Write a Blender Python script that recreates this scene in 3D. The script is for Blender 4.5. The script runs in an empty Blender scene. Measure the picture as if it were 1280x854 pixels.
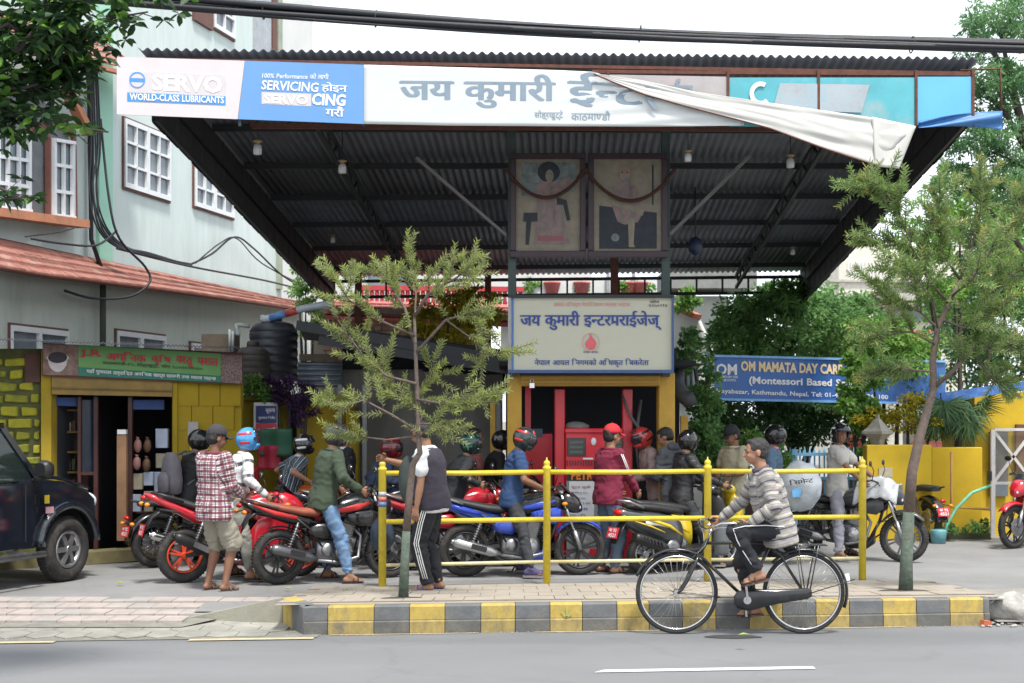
import bpy, bmesh, math, random
import numpy as np
from mathutils import Vector as V, Matrix, noise
random.seed(7); np.random.seed(7)
SC = bpy.context.scene
COL = SC.collection
R = math.radians
# ---------------------------------------------------------------- camera, world, sun, exposure
F, H, HZ = 1700.0, 1.9, 525.0            # focal length in photo pixels, eye height, horizon row
cd = bpy.data.cameras.new('camera'); CAM = bpy.data.objects.new('camera', cd); COL.objects.link(CAM)
SC.camera = CAM
CAM.location = (0, 0, H); CAM.rotation_euler = (R(90), 0, 0)
cd.sensor_width = 36; cd.lens = 36*F/1280; cd.shift_y = (HZ-427)/1280
cd.clip_start = .1; cd.clip_end = 3000
cd.dof.use_dof = True; cd.dof.focus_distance = 13.2; cd.dof.aperture_fstop = 3.5
W = bpy.data.worlds.new('World'); SC.world = W; W.use_nodes = True
nt = W.node_tree; bg = nt.nodes['Background']
sky = nt.nodes.new('ShaderNodeTexSky'); sky.sky_type = 'NISHITA'; sky.sun_disc = False
SUN_EL, SUN_AZ = R(66), R(155)           # azimuth measured clockwise from +Y
sky.sun_elevation = SUN_EL; sky.sun_rotation = SUN_AZ
sky.air_density = 1.0; sky.dust_density = 5.0; sky.ozone_density = 1.0; sky.altitude = 1300
hs = nt.nodes.new('ShaderNodeHueSaturation'); hs.inputs['Saturation'].default_value = .22
hs.inputs['Value'].default_value = 1.0
mx = nt.nodes.new('ShaderNodeMixRGB'); mx.inputs['Fac'].default_value = .65
mx.inputs[2].default_value = (8.6, 9.2, 10.0, 1)     # thin bright cloud veil
nt.links.new(sky.outputs[0], hs.inputs['Color']); nt.links.new(hs.outputs[0], mx.inputs[1])
nt.links.new(mx.outputs[0], bg.inputs[0]); bg.inputs[1].default_value = .105
sl = bpy.data.lights.new('sun', 'SUN'); sl.energy = 2.6; sl.angle = R(9); sl.color = (1, .96, .9)
SUN = bpy.data.objects.new('sun', sl); COL.objects.link(SUN)
sd = V((math.sin(SUN_AZ)*math.cos(SUN_EL), math.cos(SUN_AZ)*math.cos(SUN_EL), math.sin(SUN_EL)))
SUN.rotation_euler = sd.to_track_quat('Z', 'Y').to_euler()
SC.view_settings.view_transform = 'Standard'; SC.view_settings.look = 'None'
SC.view_settings.exposure = 1.0; SC.view_settings.gamma = 1.0
SC.render.engine = 'CYCLES'
SC.cycles.max_bounces = 6; SC.cycles.diffuse_bounces = 3; SC.cycles.glossy_bounces = 3
SC.cycles.transparent_max_bounces = 8; SC.cycles.use_denoising = True
SC.cycles.sample_clamp_indirect = 6

ZF = .10                                  # level of the forecourt
def at(px, py, Y): return V(((px-640)*Y/F, Y, H+(HZ-py)*Y/F))
def gnd(px, py, z=ZF):
    Y = F*(H-z)/(py-HZ); return V(((px-640)*Y/F, Y, z))

# ---------------------------------------------------------------- materials
MATS = {}
def hexc(h):
    h = h.lstrip('#'); c = [int(h[i:i+2], 16)/255 for i in (0, 2, 4)]
    return tuple(x/12.92 if x < .04045 else ((x+.055)/1.055)**2.4 for x in c)
def mat(name, col, rough=.7, metal=0, var=.18, scale=6, bump=.15, bscale=40, col2=None, coat=0,
        emit=None, alpha=None, spec=None, dirt=0, dcol=(.08, .07, .06), dscale=2.5, aniso=(1, 1, 1), speck=0):
    if name in MATS: return MATS[name]
    if isinstance(col, str): col = hexc(col)
    m = bpy.data.materials.new(name); m.use_nodes = True; MATS[name] = m
    n = m.node_tree; b = n.nodes['Principled BSDF']; L = n.links.new
    tc = n.nodes.new('ShaderNodeTexCoord'); mp = n.nodes.new('ShaderNodeMapping')
    mp.inputs['Scale'].default_value = aniso
    L(tc.outputs['Object'], mp.inputs[0])
    nz = n.nodes.new('ShaderNodeTexNoise'); nz.inputs['Scale'].default_value = scale
    nz.inputs['Detail'].default_value = 6; nz.inputs['Roughness'].default_value = .65
    L(mp.outputs[0], nz.inputs['Vector'])
    rp = n.nodes.new('ShaderNodeValToRGB')
    c2 = hexc(col2) if isinstance(col2, str) else col2
    lo = c2 if c2 else tuple(c*(1-var) for c in col)
    hi = col if c2 else tuple(min(1, c*(1+var)) for c in col)
    rp.color_ramp.elements[0].position = .32; rp.color_ramp.elements[1].position = .68
    rp.color_ramp.elements[0].color = (*lo, 1); rp.color_ramp.elements[1].color = (*hi, 1)
    L(nz.outputs['Fac'], rp.inputs[0])
    out = rp.outputs[0]
    if dirt:
        n2 = n.nodes.new('ShaderNodeTexNoise'); n2.inputs['Scale'].default_value = dscale
        n2.inputs['Detail'].default_value = 8; n2.inputs['Roughness'].default_value = .7
        L(mp.outputs[0], n2.inputs['Vector'])
        r2 = n.nodes.new('ShaderNodeValToRGB')
        r2.color_ramp.elements[0].position = .5; r2.color_ramp.elements[1].position = .72
        r2.color_ramp.elements[0].color = (0, 0, 0, 1); r2.color_ramp.elements[1].color = (dirt, dirt, dirt, 1)
        L(n2.outputs['Fac'], r2.inputs[0])
        mxx = n.nodes.new('ShaderNodeMixRGB'); mxx.inputs[2].default_value = (*dcol, 1)
        L(r2.outputs[0], mxx.inputs[0]); L(out, mxx.inputs[1]); out = mxx.outputs[0]
    if speck:
        n4 = n.nodes.new('ShaderNodeTexNoise'); n4.inputs['Scale'].default_value = 140; n4.inputs['Detail'].default_value = 3; L(tc.outputs['Object'], n4.inputs['Vector'])
        m4 = n.nodes.new('ShaderNodeMapRange'); m4.inputs['From Min'].default_value = .3; m4.inputs['From Max'].default_value = .7; m4.inputs['To Min'].default_value = 1-speck; m4.inputs['To Max'].default_value = 1+speck; L(n4.outputs['Fac'], m4.inputs['Value'])
        n5 = n.nodes.new('ShaderNodeTexVoronoi'); n5.feature = 'DISTANCE_TO_EDGE'; n5.inputs['Scale'].default_value = .4; L(nz.outputs['Color'], n5.inputs['Vector']) if 0 else None
        w5 = n.nodes.new('ShaderNodeVectorMath'); w5.operation = 'MULTIPLY_ADD'; w5.inputs[1].default_value = (.7, .7, .7); L(nz.outputs['Color'], w5.inputs[0]); L(tc.outputs['Object'], w5.inputs[2]); L(w5.outputs[0], n5.inputs['Vector'])
        g5 = n.nodes.new('ShaderNodeMapRange'); g5.inputs['From Max'].default_value = .012; g5.inputs['To Min'].default_value = .92; L(n5.outputs['Distance'], g5.inputs['Value'])
        mu = n.nodes.new('ShaderNodeMath'); mu.operation = 'MULTIPLY'; L(m4.outputs[0], mu.inputs[0]); L(g5.outputs[0], mu.inputs[1])
        vm = n.nodes.new('ShaderNodeVectorMath'); vm.operation = 'SCALE'; L(out, vm.inputs[0]); L(mu.outputs[0], vm.inputs['Scale']); out = vm.outputs[0]
    L(out, b.inputs['Base Color'])
    b.inputs['Roughness'].default_value = rough; b.inputs['Metallic'].default_value = metal
    if rough > .15:
        mr = n.nodes.new('ShaderNodeMapRange'); mr.inputs['To Min'].default_value = max(0, rough-.1)
        mr.inputs['To Max'].default_value = min(1, rough+.12)
        L(nz.outputs['Fac'], mr.inputs['Value']); L(mr.outputs[0], b.inputs['Roughness'])
    if coat: b.inputs['Coat Weight'].default_value = coat; b.inputs['Coat Roughness'].default_value = .08
    if spec is not None: b.inputs['Specular IOR Level'].default_value = spec
    if emit: b.inputs['Emission Color'].default_value = (*emit[:3], 1); b.inputs['Emission Strength'].default_value = emit[3]
    if bump:
        n3 = n.nodes.new('ShaderNodeTexNoise'); n3.inputs['Scale'].default_value = bscale
        n3.inputs['Detail'].default_value = 4
        L(mp.outputs[0], n3.inputs['Vector'])
        bp = n.nodes.new('ShaderNodeBump'); bp.inputs['Strength'].default_value = bump
        bp.inputs['Distance'].default_value = .01
        L(n3.outputs['Fac'], bp.inputs['Height']); L(bp.outputs[0], b.inputs['Normal'])
    if alpha is not None:
        b.inputs['Alpha'].default_value = alpha
    return m
def glass(name, col=(.8, .85, .9), rough=.05, alpha=.35):
    if name in MATS: return MATS[name]
    m = bpy.data.materials.new(name); m.use_nodes = True; MATS[name] = m
    b = m.node_tree.nodes['Principled BSDF']
    b.inputs['Base Color'].default_value = (*col, 1); b.inputs['Roughness'].default_value = rough
    b.inputs['Alpha'].default_value = alpha; b.inputs['Specular IOR Level'].default_value = .8
    return m
def attr_mat(name, base, bands, rough=.85, attr='along', mode='stack', bump=.25):
    """cloth whose woven pattern follows the garment: bands = (attr, period, start, width, colour, mix)"""
    if name in MATS: return MATS[name]
    m = mat(name, base, rough, var=.1, scale=18, bump=bump, bscale=160)
    n = m.node_tree; b = n.nodes['Principled BSDF']; L = n.links.new
    src = b.inputs['Base Color'].links[0].from_socket
    for (a, per, st, wd, c, k) in bands:
        an = n.nodes.new('ShaderNodeAttribute'); an.attribute_name = a
        d = n.nodes.new('ShaderNodeMath'); d.operation = 'DIVIDE'; d.inputs[1].default_value = per
        L(an.outputs['Fac'], d.inputs[0])
        ad = n.nodes.new('ShaderNodeMath'); ad.operation = 'ADD'; ad.inputs[1].default_value = 40-st
        L(d.outputs[0], ad.inputs[0])
        fr = n.nodes.new('ShaderNodeMath'); fr.operation = 'FRACT'; L(ad.outputs[0], fr.inputs[0])
        lt = n.nodes.new('ShaderNodeMath'); lt.operation = 'LESS_THAN'; lt.inputs[1].default_value = wd
        L(fr.outputs[0], lt.inputs[0])
        ml = n.nodes.new('ShaderNodeMath'); ml.operation = 'MULTIPLY'; ml.inputs[1].default_value = k
        L(lt.outputs[0], ml.inputs[0])
        mm = n.nodes.new('ShaderNodeMixRGB'); cc = hexc(c) if isinstance(c, str) else c
        mm.inputs[2].default_value = (*cc, 1); L(ml.outputs[0], mm.inputs[0]); L(src, mm.inputs[1])
        src = mm.outputs[0]
    L(src, b.inputs['Base Color'])
    return m
def leafmat(name, cols, trans=.25):
    """leaf colour differs from leaf to leaf (a random value stored on each leaf)"""
    if name in MATS: return MATS[name]
    m = bpy.data.materials.new(name); m.use_nodes = True; MATS[name] = m
    n = m.node_tree; b = n.nodes['Principled BSDF']; L = n.links.new
    a = n.nodes.new('ShaderNodeAttribute'); a.attribute_name = 'rnd'
    rp = n.nodes.new('ShaderNodeValToRGB'); el = rp.color_ramp.elements
    while len(el) < len(cols): el.new(.5)
    for i, c in enumerate(cols):
        el[i].position = i/(len(cols)-1); el[i].color = (*(hexc(c) if isinstance(c, str) else c), 1)
    L(a.outputs['Fac'], rp.inputs[0]); L(rp.outputs[0], b.inputs['Base Color'])
    b.inputs['Roughness'].default_value = .55; b.inputs['Specular IOR Level'].default_value = .35
    tr = n.nodes.new('ShaderNodeBsdfTranslucent'); L(rp.outputs[0], tr.inputs[0])
    ms = n.nodes.new('ShaderNodeMixShader'); ms.inputs[0].default_value = trans
    o = n.nodes['Material Output']
    L(b.outputs[0], ms.inputs[1]); L(tr.outputs[0], ms.inputs[2]); L(ms.outputs[0], o.inputs[0])
    return m

# ---------------------------------------------------------------- objects
ORG = {}
def setp(o, label=None, cat=None, group=None, kind=None):
    if label: o['label'] = label
    if cat: o['category'] = cat
    if group: o['group'] = group
    if kind: o['kind'] = kind
    return o
def thing(name, label, cat, loc=(0, 0, 0), rotz=0, group=None, kind=None):
    o = bpy.data.objects.new(name, None); COL.objects.link(o)
    o.empty_display_size = .2
    o.location = loc; o.rotation_euler = (0, 0, rotz)
    ORG[o] = Matrix.Translation(V(loc)) @ Matrix.Rotation(rotz, 4, 'Z')
    return setp(o, label, cat, group, kind)
def link(name, me, parent=None, rel=None):
    o = bpy.data.objects.new(name, me); COL.objects.link(o)
    ORG[o] = ORG[parent].copy() if parent else Matrix()
    if parent: o.parent = parent
    return o
def frame_of(d, up=V((0, 0, 1))):
    d = d.normalized()
    a = up.cross(d)
    if a.length < 1e-4: a = V((1, 0, 0)).cross(d)
    a.normalize(); b = d.cross(a).normalized(); return a, b
class MB:
    def __init__(s): s.v = []; s.f = []; s.sm = []
    def add(s, vs, fs, smooth=False):
        k = len(s.v); s.v += [tuple(p) for p in vs]; s.f += [tuple(i+k for i in f) for f in fs]; s.sm += [smooth]*len(fs); return s
    def box(s, c, d, rot=None, M=None):
        x, y, z = d[0]/2, d[1]/2, d[2]/2
        vs = [V((a*x, b*y, e*z)) for e in (-1, 1) for b in (-1, 1) for a in (-1, 1)]
        if rot is not None: vs = [rot @ p for p in vs]
        vs = [p+V(c) for p in vs]
        if M is not None: vs = [M @ p for p in vs]
        return s.add(vs, [(0, 2, 3, 1), (4, 5, 7, 6), (0, 1, 5, 4), (2, 6, 7, 3), (0, 4, 6, 2), (1, 3, 7, 5)])
    def bar(s, p, q, w, h, up=V((0, 0, 1))):
        p = V(p); q = V(q); a, b = frame_of(q-p, up)
        vs = [e + a*i*w/2 + b*j*h/2 for e in (p, q) for (i, j) in ((-1, -1), (1, -1), (1, 1), (-1, 1))]
        return s.add(vs, [(0, 3, 2, 1), (4, 5, 6, 7), (0, 1, 5, 4), (1, 2, 6, 5), (2, 3, 7, 6), (3, 0, 4, 7)])
    def ring(s, rings, cap=True, smooth=True, loop=False):
        n = len(rings[0]); vs = [p for r in rings for p in r]; fs = []
        m = len(rings)
        for i in range(m if loop else m-1):
            for j in range(n):
                a = i*n+j; b = i*n+(j+1) % n; c = ((i+1) % m)*n+(j+1) % n; d = ((i+1) % m)*n+j
                fs.append((a, b, c, d))
        s.add(vs, fs, smooth)
        if cap and not loop:
            k = len(s.v)-len(vs)
            s.f.append(tuple(k+j for j in reversed(range(n)))); s.sm.append(False)
            s.f.append(tuple(k+(m-1)*n+j for j in range(n))); s.sm.append(False)
        return s
    def tube(s, pts, r, seg=8, cap=True, smooth=True, loop=False):
        pts = [V(p) for p in pts]; rs = r if isinstance(r, (list, tuple)) else [r]*len(pts)
        rings = []; up = None
        n = len(pts)
        for i, p in enumerate(pts):
            if loop: d = pts[(i+1) % n]-pts[i-1]
            else: d = pts[min(i+1, n-1)]-pts[max(i-1, 0)]
            if d.length < 1e-7: d = V((0, 0, 1))
            d.normalize()
            if up is None: a, b = frame_of(d, V((0, 0, 1)) if abs(d.z) < .95 else V((1, 0, 0)))
            else:
                a = up-d*up.dot(d)
                a = a.normalized() if a.length > 1e-5 else frame_of(d)[0]
                b = d.cross(a)
            up = a
            rings.append([p+(a*math.cos(2*math.pi*k/seg)+b*math.sin(2*math.pi*k/seg))*rs[i] for k in range(seg)])
        return s.ring(rings, cap, smooth, loop)
    def cyl(s, p, q, r, seg=16, r2=None): return s.tube([p, q], [r, r if r2 is None else r2], seg)
    def torus(s, c, R1, r, axis=(0, 1, 0), seg=40, ms=10, sq=1.0):
        ax = V(axis).normalized(); a, b = frame_of(ax, V((1, 0, 0)) if abs(ax.z) > .9 else V((0, 0, 1)))
        rings = []
        for i in range(seg):
            t = 2*math.pi*i/seg; d = a*math.cos(t)+b*math.sin(t)
            rings.append([V(c)+d*(R1+r*math.cos(2*math.pi*k/ms))+ax*(r*sq*math.sin(2*math.pi*k/ms)) for k in range(ms)])
        return s.ring(rings, False, True, True)
    def lathe(s, c, prof, axis=(0, 0, 1), seg=24, smooth=True):
        ax = V(axis).normalized(); a, b = frame_of(ax, V((1, 0, 0)) if abs(ax.z) > .9 else V((0, 0, 1)))
        rings = [[V(c)+ax*h+(a*math.cos(2*math.pi*k/seg)+b*math.sin(2*math.pi*k/seg))*max(r, 1e-4) for k in range(seg)] for (r, h) in prof]
        return s.ring(rings, True, smooth)
    def ell(s, c, r, seg=14, rows=9, rot=None):
        rings = []
        for i in range(rows+1):
            t = -math.pi/2+math.pi*i/rows
            rr = max(math.cos(t), .01)
            ring = [V((r[0]*rr*math.cos(2*math.pi*k/seg), r[1]*rr*math.sin(2*math.pi*k/seg), r[2]*math.sin(t))) for k in range(seg)]
            if rot is not None: ring = [rot @ p for p in ring]
            rings.append([V(c)+p for p in ring])
        return s.ring(rings, True, True)
    def loft(s, st, seg=16, axis='x', smooth=True):
        """stations (x, z, half width, half height[, power[, y]]) along x"""
        rings = []
        for q in st:
            x, z, hw, hh = q[:4]; pw = q[4] if len(q) > 4 else 2.4; y = q[5] if len(q) > 5 else 0
            rg = []
            for k in range(seg):
                t = 2*math.pi*k/seg; c, d = math.cos(t), math.sin(t)
                rg.append(V((x, y+hw*math.copysign(abs(c)**(2/pw), c), z+hh*math.copysign(abs(d)**(2/pw), d))))
            rings.append(rg)
        return s.ring(rings, True, smooth)
    def poly(s, pts, thick, nrm=None):
        """flat outline given real thickness"""
        pts = [V(p) for p in pts]
        if nrm is None: nrm = (pts[1]-pts[0]).cross(pts[2]-pts[0]).normalized()
        k = len(pts); vs = pts+[p+V(nrm)*thick for p in pts]
        fs = [tuple(reversed(range(k))), tuple(range(k, 2*k))]+[(i, (i+1) % k, k+(i+1) % k, k+i) for i in range(k)]
        return s.add(vs, fs)
    def grid(s, fn, nu, nv, smooth=True):
        vs = [fn(i/nu, j/nv) for j in range(nv+1) for i in range(nu+1)]
        fs = [(j*(nu+1)+i, j*(nu+1)+i+1, (j+1)*(nu+1)+i+1, (j+1)*(nu+1)+i) for j in range(nv) for i in range(nu)]
        return s.add(vs, fs, smooth)
    def mesh(s, name, m, bevel=0):
        me = bpy.data.meshes.new(name); me.from_pydata(s.v, [], s.f)
        me.polygons.foreach_set('use_smooth', s.sm)
        bm = bmesh.new(); bm.from_mesh(me)
        bmesh.ops.recalc_face_normals(bm, faces=bm.faces)
        if bevel:
            es = [e for e in bm.edges if len(e.link_faces) == 2 and e.calc_face_angle(0) > .9]
            bmesh.ops.bevel(bm, geom=es, offset=bevel, segments=1, affect='EDGES', clamp_overlap=True)
        bm.to_mesh(me); bm.free()
        if m: me.materials.append(m)
        return me
    def build(s, name, m, parent=None, w=False, bevel=0, solid=0, lab=None):
        if w and parent:
            inv = ORG[parent].inverted(); s.v = [tuple(inv @ V(p)) for p in s.v]
        o = link(name, s.mesh(name, m, bevel), parent)
        if solid:
            md = o.modifiers.new('solid', 'SOLIDIFY'); md.thickness = solid; md.offset = 0
        if lab: o['label'] = lab
        return o
def struct(name, mb, m, **k):
    o = mb.build(name, m, **k); o['kind'] = 'structure'; return o
def solo(name, mb, m, label, cat, loc=None, group=None, **k):
    o = mb.build(name, m, **k); return setp(o, label, cat, group)
def dup(root, loc=None, rotz=None, label=None, group=None, swap=None):
    def cp(o, par):
        c = o.copy(); COL.objects.link(c); c.parent = par; ORG[c] = ORG.get(o, Matrix())
        if swap and o.type == 'MESH' and o.active_material and o.active_material.name in swap:
            c.data = o.data.copy(); c.data.materials[0] = swap[o.active_material.name]
        for ch in KIDS.get(o, ()): cp(ch, c)
        return c
    KIDS = {}
    for o in root.children_recursive: KIDS.setdefault(o.parent, []).append(o)
    r = cp(root, None)
    if loc is not None: r.location = loc
    if rotz is not None: r.rotation_euler = (0, 0, rotz)
    if label: r['label'] = label
    if group: r['group'] = group
    return r

# ---------------------------------------------------------------- lettering
GC = {}
def glyph(ch, bold):
    """triangles of one character and its advance, from Blender's own font"""
    key = (ch, bold)
    if key in GC: return GC[key]
    def mk(body):
        c = bpy.data.curves.new('t', 'FONT'); c.body = body; c.resolution_u = 2; c.offset = bold
        o = bpy.data.objects.new('t', c); COL.objects.link(o)
        dg = bpy.context.evaluated_depsgraph_get()
        me = bpy.data.meshes.new_from_object(o.evaluated_get(dg))
        bpy.data.objects.remove(o); bpy.data.curves.remove(c)
        vs = np.array([v.co[:2] for v in me.vertices]) if len(me.vertices) else np.zeros((0, 2))
        fs = [tuple(p.vertices) for p in me.polygons]
        bpy.data.meshes.remove(me); return vs, fs
    a, fa = mk(ch)
    b, fb = mk(ch+'|'); bar, _ = mk('|')
    adv = (b[:, 0].max()-bar[:, 0].max()) if len(b) else .3
    GC[key] = (a, fa, adv); return GC[key]
def clipx(vs, fs, x):
    bm = bmesh.new(); bv = [bm.verts.new((p[0], p[1], 0)) for p in vs]
    for f in fs:
        try: bm.faces.new([bv[i] for i in f])
        except ValueError: pass
    bmesh.ops.bisect_plane(bm, geom=bm.verts[:]+bm.edges[:]+bm.faces[:], plane_co=(x, 0, 0), plane_no=(1, 0, 0), clear_outer=True)
    bm.verts.index_update()
    r = np.array([v.co[:2] for v in bm.verts]); q = [tuple(v.index for v in f.verts) for f in bm.faces]; bm.free()
    return r, q
def textmesh(s, bold=.0, track=0):
    """'^' after a consonant keeps only its half form, '~' adds the foot stroke of a joined ra"""
    import re; s = re.sub('((?:[क-ह]\\^)*[क-ह]~?)ि', 'ि\\1', s)
    X = 0; VS = []; FS = []; k = 0; i = 0
    while i < len(s):
        ch = s[i]; i += 1
        if ch == ' ': X += .32; continue
        if ch == '~':
            x0 = X-.42; q = np.array([(x0-.1, .08, 2e-4), (x0+.16, .24, 2e-4), (x0+.16, .32, 2e-4), (x0-.13, .16, 2e-4)]); VS.append(q)
            FS.append((k, k+1, k+2, k+3)); k += 4; continue
        dv = ord(ch) > 0x900; vs, fs, adv = glyph(ch, 0 if dv else bold)
        if i < len(s) and s[i] == '^' and len(vs):
            i += 1; cx = vs[:, 0].max()-.2
            vs, fs = clipx(vs, fs, cx); adv = cx
        if len(vs):
            for sx, sy in (((0, 0), (bold, 0), (-bold, .0), (0, bold*.6)) if dv and bold else ((0, 0),)):
                q = np.c_[vs, np.full(len(vs), (k % 97)*1e-5)]; q[:, 0] += X+sx; q[:, 1] += sy; VS.append(q); FS += [tuple(j+k for j in f) for f in fs]; k += len(q)
        X += adv+track
    A = np.concatenate(VS); textmesh.z = A[:, 2]; return A[:, :2], FS
def letters(s, P00, P10, P01, m, parent=None, bold=.02, name='lettering', off=.006, track=0, w=True, shear=0):
    """fit a line of text into the box bottom-left, bottom-right, top-left"""
    A, FS = textmesh(s, bold, track)
    mn = A.min(0); mxx = A.max(0); U = (A-mn)/(mxx-mn)
    P00, P10, P01 = V(P00), V(P10), V(P01); ux = P10-P00; uy = P01-P00
    n = ux.cross(uy).normalized()
    if n.y > 0: n = -n
    mb = MB(); mb.add([P00+ux*(u[0]+shear*(u[1]-.5))+uy*u[1]+n*(off+zz) for u, zz in zip(U, textmesh.z)], FS)
    return mb.build(name, m, parent, w=w)
# ---------------------------------------------------------------- figures
def remesh(mb, vox, sm=4, fac=.5):
    me = mb.mesh('tmp', None); o = bpy.data.objects.new('tmp', me); COL.objects.link(o)
    r = o.modifiers.new('r', 'REMESH'); r.mode = 'VOXEL'; r.voxel_size = vox; r.use_smooth_shade = True
    s = o.modifiers.new('s', 'SMOOTH'); s.factor = fac; s.iterations = sm
    dg = bpy.context.evaluated_depsgraph_get()
    out = bpy.data.meshes.new_from_object(o.evaluated_get(dg))
    bpy.data.objects.remove(o); bpy.data.meshes.remove(me)
    out.materials.clear()
    return out
def bone_attrs(me, bones, fold=.0, seed=0, knots=(), fr=26):
    n = len(me.vertices); co = np.empty(n*3); me.vertices.foreach_get('co', co); co = co.reshape(-1, 3)
    no = np.empty(n*3); me.vertices.foreach_get('normal', no); no = no.reshape(-1, 3)
    best = np.full(n, 1e9); al = np.zeros(n); ar = np.zeros(n); bi = np.zeros(n)
    for k, (p, q, off, ref, rad) in enumerate(bones):
        p = np.array(p); q = np.array(q); d = q-p; L = np.linalg.norm(d)+1e-9; d = d/L
        t = (co-p) @ d; tc = np.clip(t, 0, L)
        pt = p+tc[:, None]*d; dv = co-pt; ds = np.linalg.norm(dv, axis=1)-rad
        ref = np.array(ref); a = ref-d*(ref @ d); a = a/(np.linalg.norm(a)+1e-9); b = np.cross(d, a)
        ang = np.arctan2(dv @ b, dv @ a)
        m = ds < best
        best[m] = ds[m]; al[m] = t[m]+off; ar[m] = ang[m]*max(rad, .05); bi[m] = k
    for nm, arr in (('along', al), ('around', ar)):
        at_ = me.attributes.new(nm, 'FLOAT', 'POINT'); at_.data.foreach_set('value', arr.astype(np.float32))
    if fold:
        dsp = np.zeros(n)
        kn = [np.array(x) for x in knots]
        for i in range(n):
            c = co[i]
            v1 = noise.noise(V((c[0]*9+seed, c[1]*9, c[2]*9)))
            v2 = noise.noise(V((al[i]*fr+v1*2.2+seed, ar[i]*7+v1, bi[i]*3.3)))
            a = .55
            for q in kn:
                a += 1.5*math.exp(-((c[0]-q[0])**2+(c[1]-q[1])**2+(c[2]-q[2])**2)/.012)
            dsp[i] = 1.45*fold*(v2*min(a, 1.8)+.7*v1)
        co = co+no*dsp[:, None]
        me.vertices.foreach_set('co', co.ravel()); me.update()
def ik(a, b, l1, l2, hint):
    a = V(a); b = V(b); d = b-a; L = d.length
    if L > (l1+l2)*.998: d = d*((l1+l2)*.998/L); L = d.length; b = a+d
    d.normalize(); x = (l1*l1-l2*l2+L*L)/(2*L); h = math.sqrt(max(l1*l1-x*x, 0))
    hh = V(hint)-d*V(hint).dot(d)
    hh = hh.normalized() if hh.length > 1e-5 else V((1, 0, 0))
    return a+d*x+hh*h, b
def capsule(mb, p, q, r1, r2, seg=12, n=4):
    p = V(p); q = V(q); d = (q-p).normalized(); pts = []; rs = []
    for i in range(n+1):
        t = math.pi/2*i/n; pts.append(p-d*r1*math.cos(t)); rs.append(max(r1*math.sin(t), 1e-4))
    for i in range(n+1):
        t = math.pi/2*i/n; pts.append(q+d*r2*math.sin(t)); rs.append(max(r2*math.cos(t), 1e-4))
    return mb.tube(pts, rs, seg)
def limb(mb, pts, rs, seg=14):
    pts = [V(p) for p in pts]
    for i in range(len(pts)-1): capsule(mb, pts[i], pts[i+1], rs[i], rs[i+1], seg)
def hand(mb, fing, wr, d, n, k=1, curl=.4, thumb=1):
    """palm into mb, five bent fingers into fing; d points out of the wrist, n is the palm side"""
    d = V(d).normalized(); n = (V(n)-d*V(n).dot(d)).normalized(); s = d.cross(n)*thumb
    M = Matrix((d, s, n)).transposed()
    mb.ell(V(wr)+d*.048*k, (.052*k, .041*k, .016*k), 12, 8, rot=M)
    for i, (o, ln) in enumerate(((-.029, .066), (-.01, .078), (.01, .083), (.028, .074))):
        p = V(wr)+d*.075*k+s*o*k; cu = curl*(1+.14*math.sin(i*2.1+k))
        pts = [p-d*.02*k, p]; dd = d.copy()
        for j, f in enumerate((.45, .32, .23)):
            a = cu*(j+1 if j < 2 else 2.7); dd = d*math.cos(a)+n*math.sin(a)
            p = p+dd*ln*k*f; pts.append(p)
        fing.tube(pts, [.0098*k, .0095*k, .0088*k, .008*k, .0058*k], 7)
    p = V(wr)+d*.022*k+s*.03*k
    t1 = (d*.65+s*.75+n*.3).normalized(); t2 = (d*.8+s*.15+n*(.45+curl*.5)).normalized()
    fing.tube([p-s*.012*k, p+t1*.034*k, p+t1*.034*k+t2*.026*k, p+t1*.034*k+t2*.046*k], [.013*k, .0115*k, .0105*k, .007*k], 7)
SKIN = mat('skin', (.30, .155, .09), .55, var=.08, scale=20, bump=.1, bscale=300)
SKIN_D = mat('skin_brown', (.21, .10, .058), .55, var=.08, scale=20, bump=.1, bscale=300)
HAIR = mat('hair_black', (.012, .011, .011), .5, var=.3, scale=80, bump=.5, bscale=260)
HAIRG = mat('hair_greying', (.045, .038, .034), .6, var=.5, scale=90, bump=.5, bscale=260)
BLK = mat('black_plastic', (.014, .014, .015), .42, var=.2, scale=30, bump=.08, bscale=120)
RUB = mat('rubber', (.022, .021, .021), .82, var=.25, scale=25, bump=.2, bscale=90, dirt=.5, dcol=(.12, .1, .08), dscale=9)
CHR = mat('chrome', (.62, .62, .62), .18, 1, var=.08, scale=10, bump=0)
ALU = mat('cast_alloy', (.36, .36, .37), .42, .9, var=.2, scale=18, bump=.12, dirt=.4, dcol=(.06, .05, .04))
VIS = mat('visor', (.02, .022, .026), .08, var=.1, scale=5, bump=0, coat=.5)
STRAP = mat('grey_strap', (.09, .09, .095), .8)
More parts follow.
